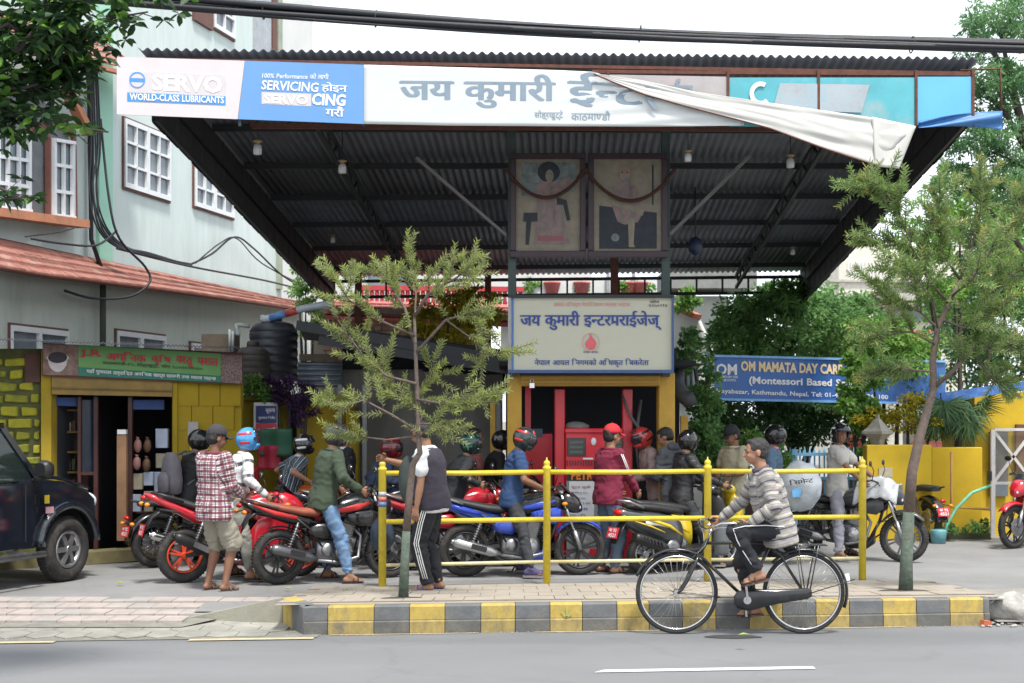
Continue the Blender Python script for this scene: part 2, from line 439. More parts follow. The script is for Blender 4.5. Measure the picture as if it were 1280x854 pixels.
def helmet(par, c, rot, shell, k=1, trim=None, visor_up=False, face=True):
    """full-face helmet: shell with chin bar and eye opening, visor, vents and stripe as parts"""
    c = V(c)
    def P(th, ph, r=1.0):
        x = math.cos(ph)*math.cos(th); y = math.cos(ph)*math.sin(th); z = math.sin(ph)
        ex = .148 if x > 0 else .142
        lo = 1-.12*max(0, -z)
        return c+rot @ V((x*ex*lo*r+.008, y*.122*lo*r, z*.142*r+.01))*k
    sh = MB(); nu, nv = 36, 22; grid = {}
    vs = []; fs = []
    for j in range(nv+1):
        ph = R(-58)+(R(90)-R(-58))*j/nv
        for i in range(nu): vs.append(P(2*math.pi*i/nu, ph))
    for j in range(nv):
        for i in range(nu):
            th = 2*math.pi*(i+.5)/nu; th = th if th < math.pi else th-2*math.pi
            ph = R(-58)+(R(90)-R(-58))*(j+.5)/nv
            if face and abs(th) < 1.12 and R(-16) < ph < R(26): continue
            if not face and abs(th) < 1.25 and ph < R(20): continue
            fs.append((j*nu+i, j*nu+(i+1) % nu, (j+1)*nu+(i+1) % nu, (j+1)*nu+i))
    sh.add(vs, fs, True)
    o = sh.build('helmet_shell', shell, par); md = o.modifiers.new('s', 'SOLIDIFY'); md.thickness = .018; md.offset = -1
    if face:
        ch = MB()
        ch.ring([[P(t, R(-20), 1.03), P(t, R(-24), 1.09), P(t, R(-42), 1.12), P(t, R(-52), 1.05), P(t, R(-40), .95)] for t in np.linspace(-1.1, 1.1, 13)], True, True)
        ch.build('chin_bar', shell, o)
    vz = MB(); a0, a1 = (R(16), R(60)) if visor_up else (R(-17), R(28))
    vz.grid(lambda u, v: P(-1.2+2.4*u, a0+(a1-a0)*v, 1.035), 16, 5)
    vo = vz.build('visor', VIS, o); md = vo.modifiers.new('s', 'SOLIDIFY'); md.thickness = .004
    hg = MB()
    for sgn in (-1, 1):
        p = P(sgn*1.25, R(5), 1.02); hg.cyl(p-rot @ V((0, sgn*.006, 0)), p+rot @ V((0, sgn*.01, 0)), .022*k, 12)
    hg.build('visor_hinge', BLK, o)
    if trim:
        st = MB()
        for (t0, t1, p0, p1) in ((-2.9, -1.5, 20, 38), (1.5, 2.9, 20, 38), (-.9, -.25, 38, 66), (.25, .9, 38, 66), (-2.6, -1.7, -22, -6), (1.7, 2.6, -22, -6)):
            st.grid(lambda u, v: P(t0+(t1-t0)*u, R(p0+(p1-p0)*(v*.7+.3*u)), 1.012), 8, 3)
        s2 = st.build('stripe', trim, o); md = s2.modifiers.new('s', 'SOLIDIFY'); md.thickness = .003
    vt = MB()
    for sgn in (-1, 1): vt.box(P(sgn*.35, R(52), 1.02), (.05*k, .018*k, .016*k), rot=rot.to_3x3() if hasattr(rot, 'to_3x3') else rot)
    vt.build('vent', BLK, o)
    return o
def cap(par, c, rot, m, back=False):
    s = MB(); c = V(c); pr = []
    for i in range(8):
        t = math.pi/2*i/7; pr.append((math.cos(t), math.sin(t)))
    rings = [[c+rot @ V((.108*r*math.cos(a)-.004, .09*r*math.sin(a), .015+.095*h)) for a in np.linspace(0, 2*math.pi, 25)[:-1]] for (r, h) in [(1.0, -.25)]+pr]
    s.ring(rings, True, True)
    o = s.build('cap', m, par)
    b = MB(); sg = -1 if back else 1
    def bf(u, v):
        a = (-.85+1.7*u); x = .095*math.cos(a)+.085*v*(1-.25*abs(2*u-1)**2); y = .088*math.sin(a)*(1-.1*v)
        return c+rot @ V((sg*x, y, -.005-.022*v-.02*(2*u-1)**2*v))
    b.grid(bf, 12, 4); q = b.build('brim', m, o); md = q.modifiers.new('s', 'SOLIDIFY'); md.thickness = .005
    t = MB(); t.ell(c+rot @ V((0, 0, .112)), (.008, .008, .005), 8, 4); t.build('button', m, o)
    return o
def person(label, loc, rotz=0, h=1.68, pz=.93, lean=0, hands=None, feet=None, knee=((1, .1, 0), (1, -.1, 0)),
           elbow=((-.6, .5, -.6), (-.6, -.5, -.6)), head=(0, 0), skin=SKIN, top=None, bottom=None, shoe='sandal',
           shoem=None, hair=HAIR, hel=None, capm=None, vox=.013, curl=.4, belly=.0, group=None, toe=((1, .15, 0), (1, -.15, 0)),
           sleeve='long', legs='long', hood=False, vest=None, sleevem=None, palm=None, bald=False, px=0):
    k = h/1.68
    t = thing('person', label, 'person', loc, rotz, group)
    Y_ = V((0, 1, 0))
    P = V((px, 0, pz)); l1 = R(lean*.75); l2 = R(lean*1.15)
    d1 = V((math.sin(l1), 0, math.cos(l1))); d2 = V((math.sin(l2), 0, math.cos(l2)))
    C = P+d1*.24*k; S = C+d2*.235*k; N = S+d2*.055*k
    hp, hy = R(head[0]), R(head[1])
    HR = Matrix.Rotation(hy, 3, 'Z') @ Matrix.Rotation(hp, 3, 'Y')
    nk = (d2*.6+V((0, 0, .6))).normalized()
    HC = N+nk*.085*k+HR @ V((.022, 0, .055))*k
    sh = [S+V((0, s*.168*k, 0))-d2*.01 for s in (1, -1)]
    hipj = [P+V((0, s*.088*k, -.02)) for s in (1, -1)]
    if hands is None: hands = [(.06, .27, pz-.08), (.06, -.27, pz-.08)]
    if feet is None: feet = [(px-.02, .11, .085), (px+.02, -.11, .085)]
    el = []; wr = []; kn = []; an = []
    for i in (0, 1):
        e, w_ = ik(sh[i], hands[i], .285*k, .255*k, elbow[i]); el.append(e); wr.append(w_)
        q, a = ik(hipj[i], feet[i], .425*k, .41*k, knee[i]); kn.append(q); an.append(a)
    def torso(mb, g, lo=-.08, bl=0):
        rg = []
        for (o, d, tt, wy, dx, sx) in ((P, d1, lo, .176, .13, 0), (P, d1, 0, .174, .124, -.005), (P, d1, .12, .15, .105, 0.0),
                                   (C, d2, 0, .155, .11, .0), (C, d2, .1, .172, .118, .0), (C, d2, .18, .175, .108, -.005), (C, d2, .225, .15, .085, -.01), (C, d2, .262, .085, .062, -.01)):
            f = d.cross(Y_)*-1
            bb = bl*math.exp(-((tt-(.1 if o is P else .0))/.12)**2)
            cc = o+d*tt*k+f*(sx+bb*.5)
            rg.append([cc+Y_*math.copysign(abs(math.cos(a))**.85, math.cos(a))*(wy+g+bb*.25)*k+f*math.copysign(abs(math.sin(a))**.85, math.sin(a))*(dx+g+bb*.6)*k for a in np.linspace(0, 2*math.pi, 25)[:-1]])
        mb.ring(rg)
    b = MB(); fg = MB()
    torso(b, -.012, bl=belly*.8)
    limb(b, [S+d2*.0, N+nk*.075*k], [.06*k, .052*k])
    # head: skull, face, jaw, nose, brow, lips, ears
    hb = lambda c, r, **q: b.ell(HC+HR @ V(c)*k, tuple(x*k for x in r), rot=HR, **q)
    hb((-.012, 0, .03), (.098, .078, .088)); hb((.022, 0, -.03), (.068, .06, .075)); hb((.045, 0, -.075), (.036, .036, .026))
    hb((.072, 0, .012), (.02, .05, .018)); hb((.062, .03, -.03), (.025, .022, .02)); hb((.062, -.03, -.03), (.025, .022, .02))
    capsule(b, HC+HR @ V((.082, 0, .012))*k, HC+HR @ V((.106, 0, -.028))*k, .009*k, .015*k)
    hb((.08, 0, -.058), (.014, .024, .011))
    for s in (1, -1):
        hb((-.008, s*.079, -.012), (.02, .009, .032), seg=10, rows=6)
        i = 0 if s == 1 else 1
        limb(b, [sh[i], sh[i].lerp(el[i], .4), el[i], el[i].lerp(wr[i], .35), wr[i]], [.058*k, .05*k, .038*k, .041*k, .026*k])
        limb(b, [hipj[i], hipj[i].lerp(kn[i], .5), kn[i], kn[i].lerp(an[i], .3), kn[i].lerp(an[i], .8), an[i]], [.088*k, .074*k, .052*k, .056*k, .037*k, .036*k])
        fd = (wr[i]-el[i]).normalized()
        pn = V(palm[i]) if palm else V((0, -s, 0))
        hd = fd if not palm or len(palm) < 4 else V(palm[2+i]).normalized()
        hand(b, fg, wr[i], hd, pn, k, curl, 1 if (hd.cross(pn-hd*pn.dot(hd))).dot(V((1, 0, .6))) > 0 else -1)
        tv = V(toe[i]).normalized(); a = an[i]
        capsule(b, a-tv*.035*k+V((0, 0, -.045))*k, a+tv*.11*k+V((0, 0, -.055))*k, .033*k, .026*k)
        limb(b, [a, a+tv*.08*k+V((0, 0, -.045))*k], [.036*k, .026*k])
        sd = V((-tv.y, tv.x, 0))
        for j in range(5):
            p = a+tv*(.128-.008*abs(j-1.2)**1.3)*k+sd*(j-2)*.0165*k*s*-1+V((0, 0, -.06))*k
            fg.tube([p-tv*.03*k, p, p+tv*.025*k+V((0, 0, -.004))], [.011*k, .0105*k, .007*k], 6)
    body = remesh(b, vox, 3)
    body.materials.append(skin)
    bm = bmesh.new(); bm.from_mesh(body); fm = fg.mesh('f', None); bm.from_mesh(fm); bm.to_mesh(body); bm.free(); bpy.data.meshes.remove(fm)
    link('body', body, t)
    # eyes and brows
    e = MB()
    for s in (1, -1): e.ell(HC+HR @ V((.081, s*.03, .0))*k, (.008*k, .012*k, .006*k), 8, 5, rot=HR)
    eo = e.build('eyes', mat('eye_dark', (.03, .02, .018), .2, bump=0), t)
    e = MB()
    for s in (1, -1): e.tube([HC+HR @ V((.09, s*.014, .019))*k, HC+HR @ V((.091, s*.03, .025))*k, HC+HR @ V((.08, s*.048, .019))*k], [.003*k, .0045*k, .002*k], 6)
    e.build('eyebrows', HAIR, t)
    if hair and not hel:
        g = MB(); g.ell(HC+HR @ V((-.022, 0, .04))*k, (.097*k, .083*k, .088*k), 20, 12, rot=HR)
        g.ell(HC+HR @ V((-.045, 0, -.005))*k, (.07*k, .08*k, .07*k), 16, 10, rot=HR)
        g.ell(HC+HR @ V((.02, 0, .092))*k, (.06*k, .056*k, .024*k), 12, 8, rot=HR)
        hm = remesh(g, .01, 2); n = len(hm.vertices)
        for v in hm.vertices: v.co += v.normal*(.007*noise.noise(v.co*38)+.004*noise.noise(v.co*90))
        hm.materials.append(hair); link('hair', hm, t)
    if hel: helmet(t, HC+HR @ V((0, 0, .005))*k, HR, **hel)
    if capm: cap(t, HC+HR @ V((0, 0, .045))*k, HR, capm)
    spb = [(tuple(P-d1*.1), tuple(C), 0, (1, 0, 0), .12), (tuple(C), tuple(S), .34*k, (1, 0, 0), .12)]
    arm = []; leg = []
    for i in (0, 1):
        arm += [(tuple(sh[i]), tuple(el[i]), 0.02, (0, 1, .1), .06), (tuple(el[i]), tuple(wr[i]), .305*k, (0, 1, .1), .045)]
        leg += [(tuple(hipj[i]), tuple(kn[i]), 0, (0, 1 if i == 0 else -1, 0), .08), (tuple(kn[i]), tuple(an[i]), .425*k, (0, 1 if i == 0 else -1, 0), .06)]
    seed = random.random()*50
    if top:
        g = MB(); gg = top.get('g', .016); torso(g, gg, top.get('hem', -.13), bl=belly)
        for i in (0, 1):
            if sleeve == 'long': limb(g, [sh[i], sh[i].lerp(el[i], .5), el[i], wr[i].lerp(el[i], .12)], [.066*k+gg*.5, .058*k+gg*.4, .05*k+gg*.4, .036*k+gg*.5])
            elif sleeve == 'short': limb(g, [sh[i], sh[i].lerp(el[i], .62)], [.07*k+gg*.5, .062*k+gg*.8])
        sm_ = remesh(g, .0145, 4); bone_attrs(sm_, spb+(arm if sleeve != 'none' else []), top.get('fold', .011), seed, [tuple(x) for x in (el if sleeve == 'long' else [])]+[tuple(x*.8+C*.2) for x in sh]+[tuple(P+d1*.05)])
        sm_.materials.append(top['m']); so = link(top.get('name', 'shirt'), sm_, t)
        if top.get('collar', True):
            cm = MB(); cm.torus(N-d2*.012, .066*k, .013*k, axis=tuple(d2), seg=20, ms=8, sq=1.5); cm.build('collar', top.get('cm', top['m']), so)
        if hood:
            g = MB(); g.ell(N-d2*.0+V((-.075, 0, .0))*k, (.07*k, .12*k, .06*k), 16, 10); g.ell(N+V((-.04, 0, .03))*k, (.06*k, .1*k, .05*k), 14, 8)
            hm = remesh(g, .015, 3); hm.materials.append(top['m']); link('hood', hm, so)
    if vest:
        g = MB(); torso(g, .044, -.1, bl=belly); vm = remesh(g, .016, 4)
        bone_attrs(vm, spb, .01, seed+3, [tuple(P)]); vm.materials.append(vest); link('vest', vm, t)
    if bottom:
        g = MB(); gg = bottom.get('g', .012); cf = bottom.get('cuff', .012)
        rg = []
        for (tt, wy, dx) in ((-.10, .125, .095), (-.06, .15, .108), (.0, .155, .112), (.09, .142, .10)):
            f = d1.cross(Y_)*-1; cc = P+d1*tt*k
            rg.append([cc+Y_*math.cos(a)*(wy+.006)*k+f*math.sin(a)*(dx+.006+belly*.4)*k for a in np.linspace(0, 2*math.pi, 21)[:-1]])
        g.ring(rg)
        for i in (0, 1):
            if legs == 'long': limb(g, [hipj[i], hipj[i].lerp(kn[i], .5), kn[i], kn[i].lerp(an[i], .5), kn[i].lerp(an[i], bottom.get('end', .93))], [.078*k+gg*.6, .08*k+gg, .064*k+gg, .056*k+gg, .046*k+cf])
            else: limb(g, [hipj[i], hipj[i].lerp(kn[i], .5), kn[i].lerp(hipj[i], .02)], [.08*k+gg*.5, .085*k+gg, .074*k+gg+.012])
        pm = remesh(g, .0145, 4); bone_attrs(pm, leg+[spb[0]], bottom.get('fold', .012), seed+9, [tuple(x) for x in kn]+[tuple(x) for x in hipj]+[tuple(x) for x in an])
        pm.materials.append(bottom['m']); link(bottom.get('name', 'trousers'), pm, t)
    for i in (0, 1):
        tv = V(toe[i]).normalized(); a = an[i]; sd = V((-tv.y, tv.x, 0)).normalized(); upv = tv.cross(sd)
        if upv.z < 0: upv = -upv
        sm2 = shoem or BLK
        if shoe == 'sandal':
            s_ = MB(); pts = []
            for (x, y) in ((-.075, -.025), (-.07, .025), (.0, .034), (.09, .046), (.145, .032), (.165, 0), (.145, -.036), (.09, -.044), (.0, -.032)):
                pts.append(a+tv*x*k+sd*y*k-upv*.094*k)
            s_.poly(pts, .017, upv)
            so = s_.build('sandal', sm2, t)
            s_ = MB()
            for x0 in (.045, .095): s_.tube([a+tv*x0*k+sd*(.042*math.cos(q))*k+upv*(.058*math.sin(q)-.08)*k for q in np.linspace(0, math.pi, 9)], .0075, 6)
            s_.build('strap', sm2, so)
        else:
            s_ = MB(); capsule(s_, a-tv*.035*k-upv*.04*k, a+tv*.12*k-upv*.052*k, .044*k, .036*k)
            limb(s_, [a, a+tv*.08*k-upv*.04*k], [.05*k, .038*k])
            for q in range(5): s_.ell(a+tv*(.02+.03*q)*k-upv*(.01+.008*q)*k, (.006, .034, .012), 8, 5, rot=Matrix((tv, sd, upv)).transposed())
            sm_ = remesh(s_, .012, 2); sm_.materials.append(sm2); so = link('shoe', sm_, t)
            s_ = MB(); pts = [a+tv*x*k+sd*y*k-upv*.095*k for (x, y) in ((-.08, -.03), (-.075, .03), (.0, .042), (.09, .05), (.15, .036), (.17, 0), (.15, -.04), (.09, -.048), (.0, -.04))]
            s_.poly(pts, .024, upv); s_.build('sole', mat('sole_rubber', (.22, .2, .19), .7), so)
    t['_j'] = 0
    del t['_j']
    return t, dict(P=P, S=S, N=N, HC=HC, HR=HR, kn=kn, an=an, wr=wr, el=el, sh=sh, C=C, k=k)
# ---------------------------------------------------------------- two-wheelers and the jeep
BLKP = mat('gloss_black_paint', (.012, .012, .014), .25, var=.15, scale=8, bump=.02, coat=.6, dirt=.25, dcol=(.09, .08, .07), dscale=5)
FRAMEM = mat('frame_black', (.018, .018, .019), .5, var=.25, scale=20, bump=.08, dirt=.3)
STEEL = mat('dull_steel', (.28, .28, .29), .38, .9, var=.2, scale=20, bump=.1, dirt=.4, dcol=(.08, .06, .04))
TAILR = mat('tail_lens_red', (.55, .015, .01), .2, var=.1, bump=0)
AMB = mat('indicator_amber', (.8, .25, .02), .2, var=.1, bump=0)
LENS = mat('clear_lens', (.55, .6, .65), .08, var=.1, bump=0)
PLATE = mat('plate_red', (.6, .03, .05), .45, var=.1, scale=20)
WHT = mat('white_paint', (.75, .75, .74), .45, var=.06, scale=12, bump=.03)
SEATM = mat('seat_vinyl', (.02, .02, .021), .55, var=.2, scale=30, bump=.2, bscale=200)
MIRG = mat('mirror_glass', (.5, .55, .6), .06, .95, var=.05, bump=0)
def paint(name, c, **k): return mat(name, c, .22, .0, var=.1, scale=7, bump=.015, coat=.6, dirt=.4, dcol=(.13, .11, .09), dscale=5, **k)
def wheel(par, x, z, R0, w, rimm, spokes=6, disc=True, wire=False, y=0):
    hub = MB(); hub.cyl((x, y-.055, z), (x, y+.055, z), .035, 14)
    ri = R0-w*1.05
    if wire:
        for i in range(18):
            a = 2*math.pi*i/18; s = 1 if i % 2 else -1
            hub.tube([(x+.03*math.cos(a+.5), y+.04*s, z+.03*math.sin(a+.5)), (x+ri*math.cos(a), y+.006*s, z+ri*math.sin(a))], .002, 4)
    else:
        for i in range(spokes):
            a = 2*math.pi*i/spokes+.3; c, s = math.cos(a), math.sin(a)
            for sgn in (-.13, .13):
                hub.bar((x+.03*math.cos(a+sgn*2), y, z+.03*math.sin(a+sgn*2)), (x+ri*math.cos(a+sgn), y, z+ri*math.sin(a+sgn)), .022, .012, up=V((0, 1, 0)))
    o = hub.build('wheel', rimm if not wire else CHR, par)
    t = MB(); t.torus((x, y, z), R0-w*.5, w*.5, seg=48, ms=12, sq=.95)
    for i in range(48):
        a = 2*math.pi*i/48
        t.bar((x+(R0-.004)*math.cos(a), y-w*.3, z+(R0-.004)*math.sin(a)), (x+(R0-.004)*math.cos(a+.06), y+w*.3, z+(R0-.004)*math.sin(a+.06)), .012, .008, up=V((math.cos(a), 0, math.sin(a))))
    t.build('tyre', RUB, o)
    r = MB(); r.ring([[V((x, y, z))+V((math.cos(a), 0, math.sin(a)))*q+V((0, e, 0)) for (q, e) in ((ri+.012, -w*.32), (ri+.012, w*.32), (ri-.006, w*.3), (ri-.012, 0), (ri-.006, -w*.3))] for a in np.linspace(0, 2*math.pi, 41)[:-1]], False, True, True)
    r.build('rim', rimm, o)
    if disc:
        d = MB(); d.cyl((x, y+.062, z), (x, y+.067, z), .13, 28); d.cyl((x, y+.067, z), (x, y+.072, z), .055, 16)
        d.build('brake_disc', STEEL, o)
    return o
def plate(par, c, rot, w=.2, h=.13, txt='बा 92'):
    """red registration plate with raised white characters"""
    b = MB(); b.box((0, 0, 0), (.006, w, h), M=Matrix.Translation(V(c)) @ rot.to_4x4()); o = b.build('number_plate', PLATE, par)
    T = Matrix.Translation(V(c)) @ rot.to_4x4()
    for (s, z0, z1) in ((txt, .008, .05), ('4521', -.052, -.006)):
        A, FS = textmesh(s, .03); mn = A.min(0); mx_ = A.max(0); U = (A-mn)/(mx_-mn)
        q = MB(); q.add([T @ V((-.005-zz, w*.36-u[0]*w*.72, z0+(z1-z0)*u[1])) for u, zz in zip(U, textmesh.z)], FS); q.build('lettering', WHT, o)
    return o
def moto(label, loc, rotz, col, style='pulsar', rim=None, seatm=SEATM, group='motorcycles queueing for fuel', tankc=None,
         accent=None, lean=0, muffler=ALU, plt=True, headcol=None, wire=False, cowl=True):
    t = thing('motorcycle', label, 'motorcycle', loc, rotz, group)
    rim = rim or BLK; Rw = .305; FX, RX = .665, -.665
    spt = style == 'sport'
    wheel(t, RX, Rw, Rw, .115 if spt else .1, rim, 5 if spt else 6, wire=wire); wheel(t, FX, Rw, Rw, .085, rim, 5 if spt else 6, wire=wire)
    # front end
    f = MB()
    for s in (-1, 1):
        f.tube([(FX, s*.085, Rw), (.59, s*.085, .52)], .027, 10)
    fo = f.build('fork', ALU, t); f = MB()
    for s in (-1, 1): f.tube([(.59, s*.085, .52), (.42, s*.085, .98)], .019, 8)
    f.bar((.5, -.11, .8), (.5, .11, .8), .05, .03); f.bar((.43, -.11, .97), (.43, .11, .97), .05, .03)
    f.build('fork_tube', CHR if not spt else BLK, fo)
    fd = MB(); a0, a1 = (.3, 2.5) if wire else (.75, 2.5)
    fd.ring([[V((FX+(Rw+.035)*math.cos(a)*(1.0), yy, Rw+(Rw+.035+dz)*math.sin(a))) for (yy, dz) in ((-.065, -.03), (-.05, .01), (0, .022), (.05, .01), (.065, -.03), (.045, -.02), (0, .008), (-.045, -.02))] for a in np.linspace(a0, a1, 18)], True, True)
    fd.build('front_mudguard', col, t)
    # frame, swingarm, engine
    fr = MB()
    fr.tube([(.42, 0, .86), (.2, 0, .74), (-.2, 0, .62), (-.3, 0, .48)], .028, 8); fr.tube([(.44, 0, .78), (.36, 0, .5), (.2, 0, .22), (-.25, 0, .24), (-.3, 0, .5)], .02, 8)
    for s in (-1, 1):
        fr.tube([(-.2, s*.1, .64), (-.55, s*.11, .76), (-.95, s*.07, .82)], .014, 8)
        fr.bar((-.28, s*.09, .36), (RX, s*.085, Rw), .025, .045)
        fr.tube([(-.2, s*.11, .4), (-.35, s*.14, .6), (-.52, s*.12, .74)], .011, 6)
        fr.tube([(-.1, s*.16, .3), (-.12, s*.27, .3)], .012, 8); fr.tube([(-.42, s*.14, .42), (-.43, s*.23, .44)], .011, 8)
    fr.tube([(.0, .12, .25), (-.1, .2, .03), (-.16, .2, .03)], .01, 6)
    fr.build('frame', FRAMEM, t)
    sp = MB()
    for s in (-1, 1):
        sp.tube([(-.6, s*.12, .36), (-.48, s*.12, .68)], .014, 8)
        for i in range(9): sp.torus((-.585+.0115*i, s*.12, .42+.027*i), .026, .005, axis=(.35, 0, 1), seg=12, ms=5)
    sp.build('shock_absorber', STEEL, t)
    e = MB(); e.loft([(-.26, .36, .1, .09), (-.22, .37, .12, .13), (0, .35, .13, .14), (.14, .34, .12, .12), (.19, .34, .08, .08)], 16)
    eo = e.build('engine', FRAMEM if spt or style == 'dark' else STEEL, t)
    for s in (-1, 1):
        e = MB(); e.lathe((.04, s*.12, .34), [(.105, 0), (.1, .03), (.085, .045), (.03, .05), (.028, .056)], axis=(0, s, 0), seg=26)
        e.lathe((-.14, s*.12, .37), [(.075, 0), (.07, .03), (.02, .034)], axis=(0, s, 0), seg=20)
        for k_ in range(7):
            a = 2*math.pi*k_/7; e.cyl((.04+.09*math.cos(a), s*.155, .34+.09*math.sin(a)), (.04+.09*math.cos(a), s*.172, .34+.09*math.sin(a)), .008, 6)
        e.build('crankcase_cover', ALU, eo)
    e = MB(); ax = V((.3, 0, 1)).normalized()
    for i in range(9):
        c = V((.08, 0, .46))+ax*(.022*i); e.box(c, (.15-.004*(i % 2), .17, .009), rot=Matrix.Rotation(.29, 3, 'Y'))
    e.box(V((.08, 0, .46))+ax*.09, (.12, .13, .18), rot=Matrix.Rotation(.29, 3, 'Y')); e.box(V((.08, 0, .46))+ax*.22, (.13, .15, .05), rot=Matrix.Rotation(.29, 3, 'Y'))
    e.build('cylinder_fins', STEEL if not spt else FRAMEM, eo)
    # exhaust on the right side (towards -y)
    x = MB(); x.tube([(.17, -.04, .62), (.27, -.08, .5), (.22, -.13, .27), (.0, -.16, .22), (-.28, -.16, .26)], .02, 10)
    xo = x.build('exhaust_pipe', STEEL, t)
    x = MB(); zz = .12 if spt else 0
    p = V((-.28, -.165, .27)); q = V((-.82, -.2, .42+zz)); d = (q-p)
    x.tube([p, p+d*.12, p+d*.2, p+d*.9, q], [.022, .04, .058, .058, .04], 16)
    x.tube([q-d*.02, q+d*.04], [.03, .028], 10); x.build('muffler', muffler, xo)
    x = MB(); x.bar(p+d*.3+V((0, -.056, .01)), p+d*.62+V((0, -.056, .01)), .008, .06); x.build('heat_shield', FRAMEM if muffler is not BLK else STEEL, xo)
    # bodywork
    tk = tankc or col
    if wire:   # classic round tank
        tank = [(-.16, .72, .07, .05), (-.1, .74, .12, .08), (.08, .78, .15, .11), (.26, .8, .15, .115), (.36, .8, .12, .1), (.42, .8, .05, .05)]
    else:
        tank = [(-.2, .73, .08, .06), (-.12, .77, .13, .09), (.02, .81, .155, .12), (.2, .85, .175, .13), (.34, .86, .16, .12), (.43, .84, .1, .09), (.47, .82, .05, .05)]
    to = MB().loft(tank, 20).build('fuel_tank', tk, t)
    c = MB(); c.lathe((.14, 0, .975 if not wire else .885), [(.045, 0), (.042, .012), (.02, .018)], seg=16); c.build('fuel_cap', CHR, to)
    if accent:
        for s in (-1, 1):
            a = MB(); a.loft([(-.12, .79, .01, .006, 2, s*.134), (.02, .8, .012, .03, 2, s*.158), (.2, .83, .012, .04, 2, s*.176), (.36, .87, .01, .012, 2, s*.152)], 10); a.build('tank_panel', accent, to)
    if not wire:
        for s in (-1, 1):
            a = MB(); a.loft([(.08, .72, .012, .03, 2, s*.15), (.2, .7, .02, .08, 2, s*.17), (.36, .7, .02, .1, 2, s*.165), (.44, .72, .012, .05, 2, s*.14)], 12); a.build('tank_shroud', col, t)
    for s in (-1, 1):
        b = MB(); b.loft([(-.36, .58, .012, .03, 2, s*.12), (-.28, .58, .03, .075, 2, s*.13), (-.14, .58, .035, .09, 2, s*.135), (-.04, .6, .02, .05, 2, s*.13)], 12)
        b.build('side_panel', col, t)
    up = .06 if spt else .0
    if wire:
        MB().loft([(-.86, .78, .08, .03), (-.8, .79, .12, .045), (-.5, .79, .14, .05), (-.3, .76, .14, .05), (-.15, .77, .1, .05), (-.08, .78, .05, .03)], 16, ).build('seat', seatm, t)
        g = MB(); g.ring([[V((RX+(Rw+.05)*math.cos(a), yy, Rw+(Rw+.05+dz)*math.sin(a))) for (yy, dz) in ((-.09, -.05), (-.07, .01), (0, .03), (.07, .01), (.09, -.05), (.06, -.03), (0, .01), (-.06, -.03))] for a in np.linspace(.7, 3.15, 20)], True, True)
        g.build('rear_mudguard', col, t)
        tl = V((-1.03, 0, .62)); pl = V((-1.05, 0, .46))
    else:
        MB().loft([(-.98, .9+up, .05, .02), (-.9, .9+up, .08, .035), (-.66, .84+up*.6, .12, .045), (-.42, .79, .14, .05), (-.25, .77, .12, .05), (-.16, .8, .06, .04)], 16).build('seat', seatm, t)
        MB().loft([(-1.1, .91+up*1.3, .025, .02), (-1.0, .87+up*1.2, .075, .045), (-.8, .8+up*.8, .11, .06), (-.56, .73, .125, .075), (-.36, .68, .12, .06), (-.26, .68, .07, .04)], 16).build('tail_fairing', col, t)
        if accent:
            for s in (-1, 1):
                a = MB(); a.loft([(-.98, .88+up*1.2, .006, .01, 2, s*.082), (-.75, .79+up*.7, .01, .028, 2, s*.112), (-.5, .73, .01, .02, 2, s*.127)], 8); a.build('tail_stripe', accent, t)
        g = MB(); g.tube([(-.7, .12, .84+up), (-.95, .1, .93+up), (-1.02, 0, .94+up), (-.95, -.1, .93+up), (-.7, -.12, .84+up)], .013, 8); g.build('grab_rail', ALU if not spt else BLK, t)
        g = MB(); g.loft([(-1.13, .52, .06, .01), (-1.1, .6, .07, .012), (-1.02, .74, .07, .03), (-.92, .8, .06, .03), (-.8, .76, .05, .02)], 12); g.build('rear_mudguard', BLK, t)
        g = MB(); g.ring([[V((RX+(Rw+.03)*math.cos(a), yy, Rw+(Rw+.03)*math.sin(a)+dz)) for (yy, dz) in ((-.06, -.012), (0, .004), (.06, -.012), (0, -.008))] for a in np.linspace(.5, 1.9, 9)], True, True); g.build('tyre_hugger', BLK, t)
        tl = V((-1.11, 0, .88+up*1.2)); pl = V((-1.13, 0, .6))
    q = MB(); q.ell(tl, (.03, .055 if not wire else .05, .028), 14, 8); q.build('tail_lamp', TAILR, t)
    for s in (-1, 1):
        q = MB(); q.tube([tl+V((.06, s*.04, -.06)), tl+V((.02, s*.11, -.07))], .008, 6); io = q.build('indicator', BLK, t)
        q = MB(); q.ell(tl+V((.01, s*.135, -.07)), (.03, .034, .024), 12, 7); q.build('lens', AMB, io)
        q = MB(); q.tube([(.44, s*.1, .84), (.45, s*.17, .84)], .007, 6); io = q.build('indicator', BLK, t)
        q = MB(); q.ell((.46, s*.2, .84), (.034, .03, .022), 12, 7); q.build('lens', AMB, io)
    if plt: plate(t, pl, Matrix.Rotation(.25, 3, 'Y'))
    # cockpit
    hb = MB(); hbz = 1.02 if not spt else .93
    hb.tube([(.24, .37, hbz), (.32, .25, hbz+.02), (.4, .1, hbz-.03), (.42, 0, hbz-.04), (.4, -.1, hbz-.03), (.32, -.25, hbz+.02), (.24, -.37, hbz)], .012, 8)
    ho = hb.build('handlebar', FRAMEM if not wire else CHR, t)
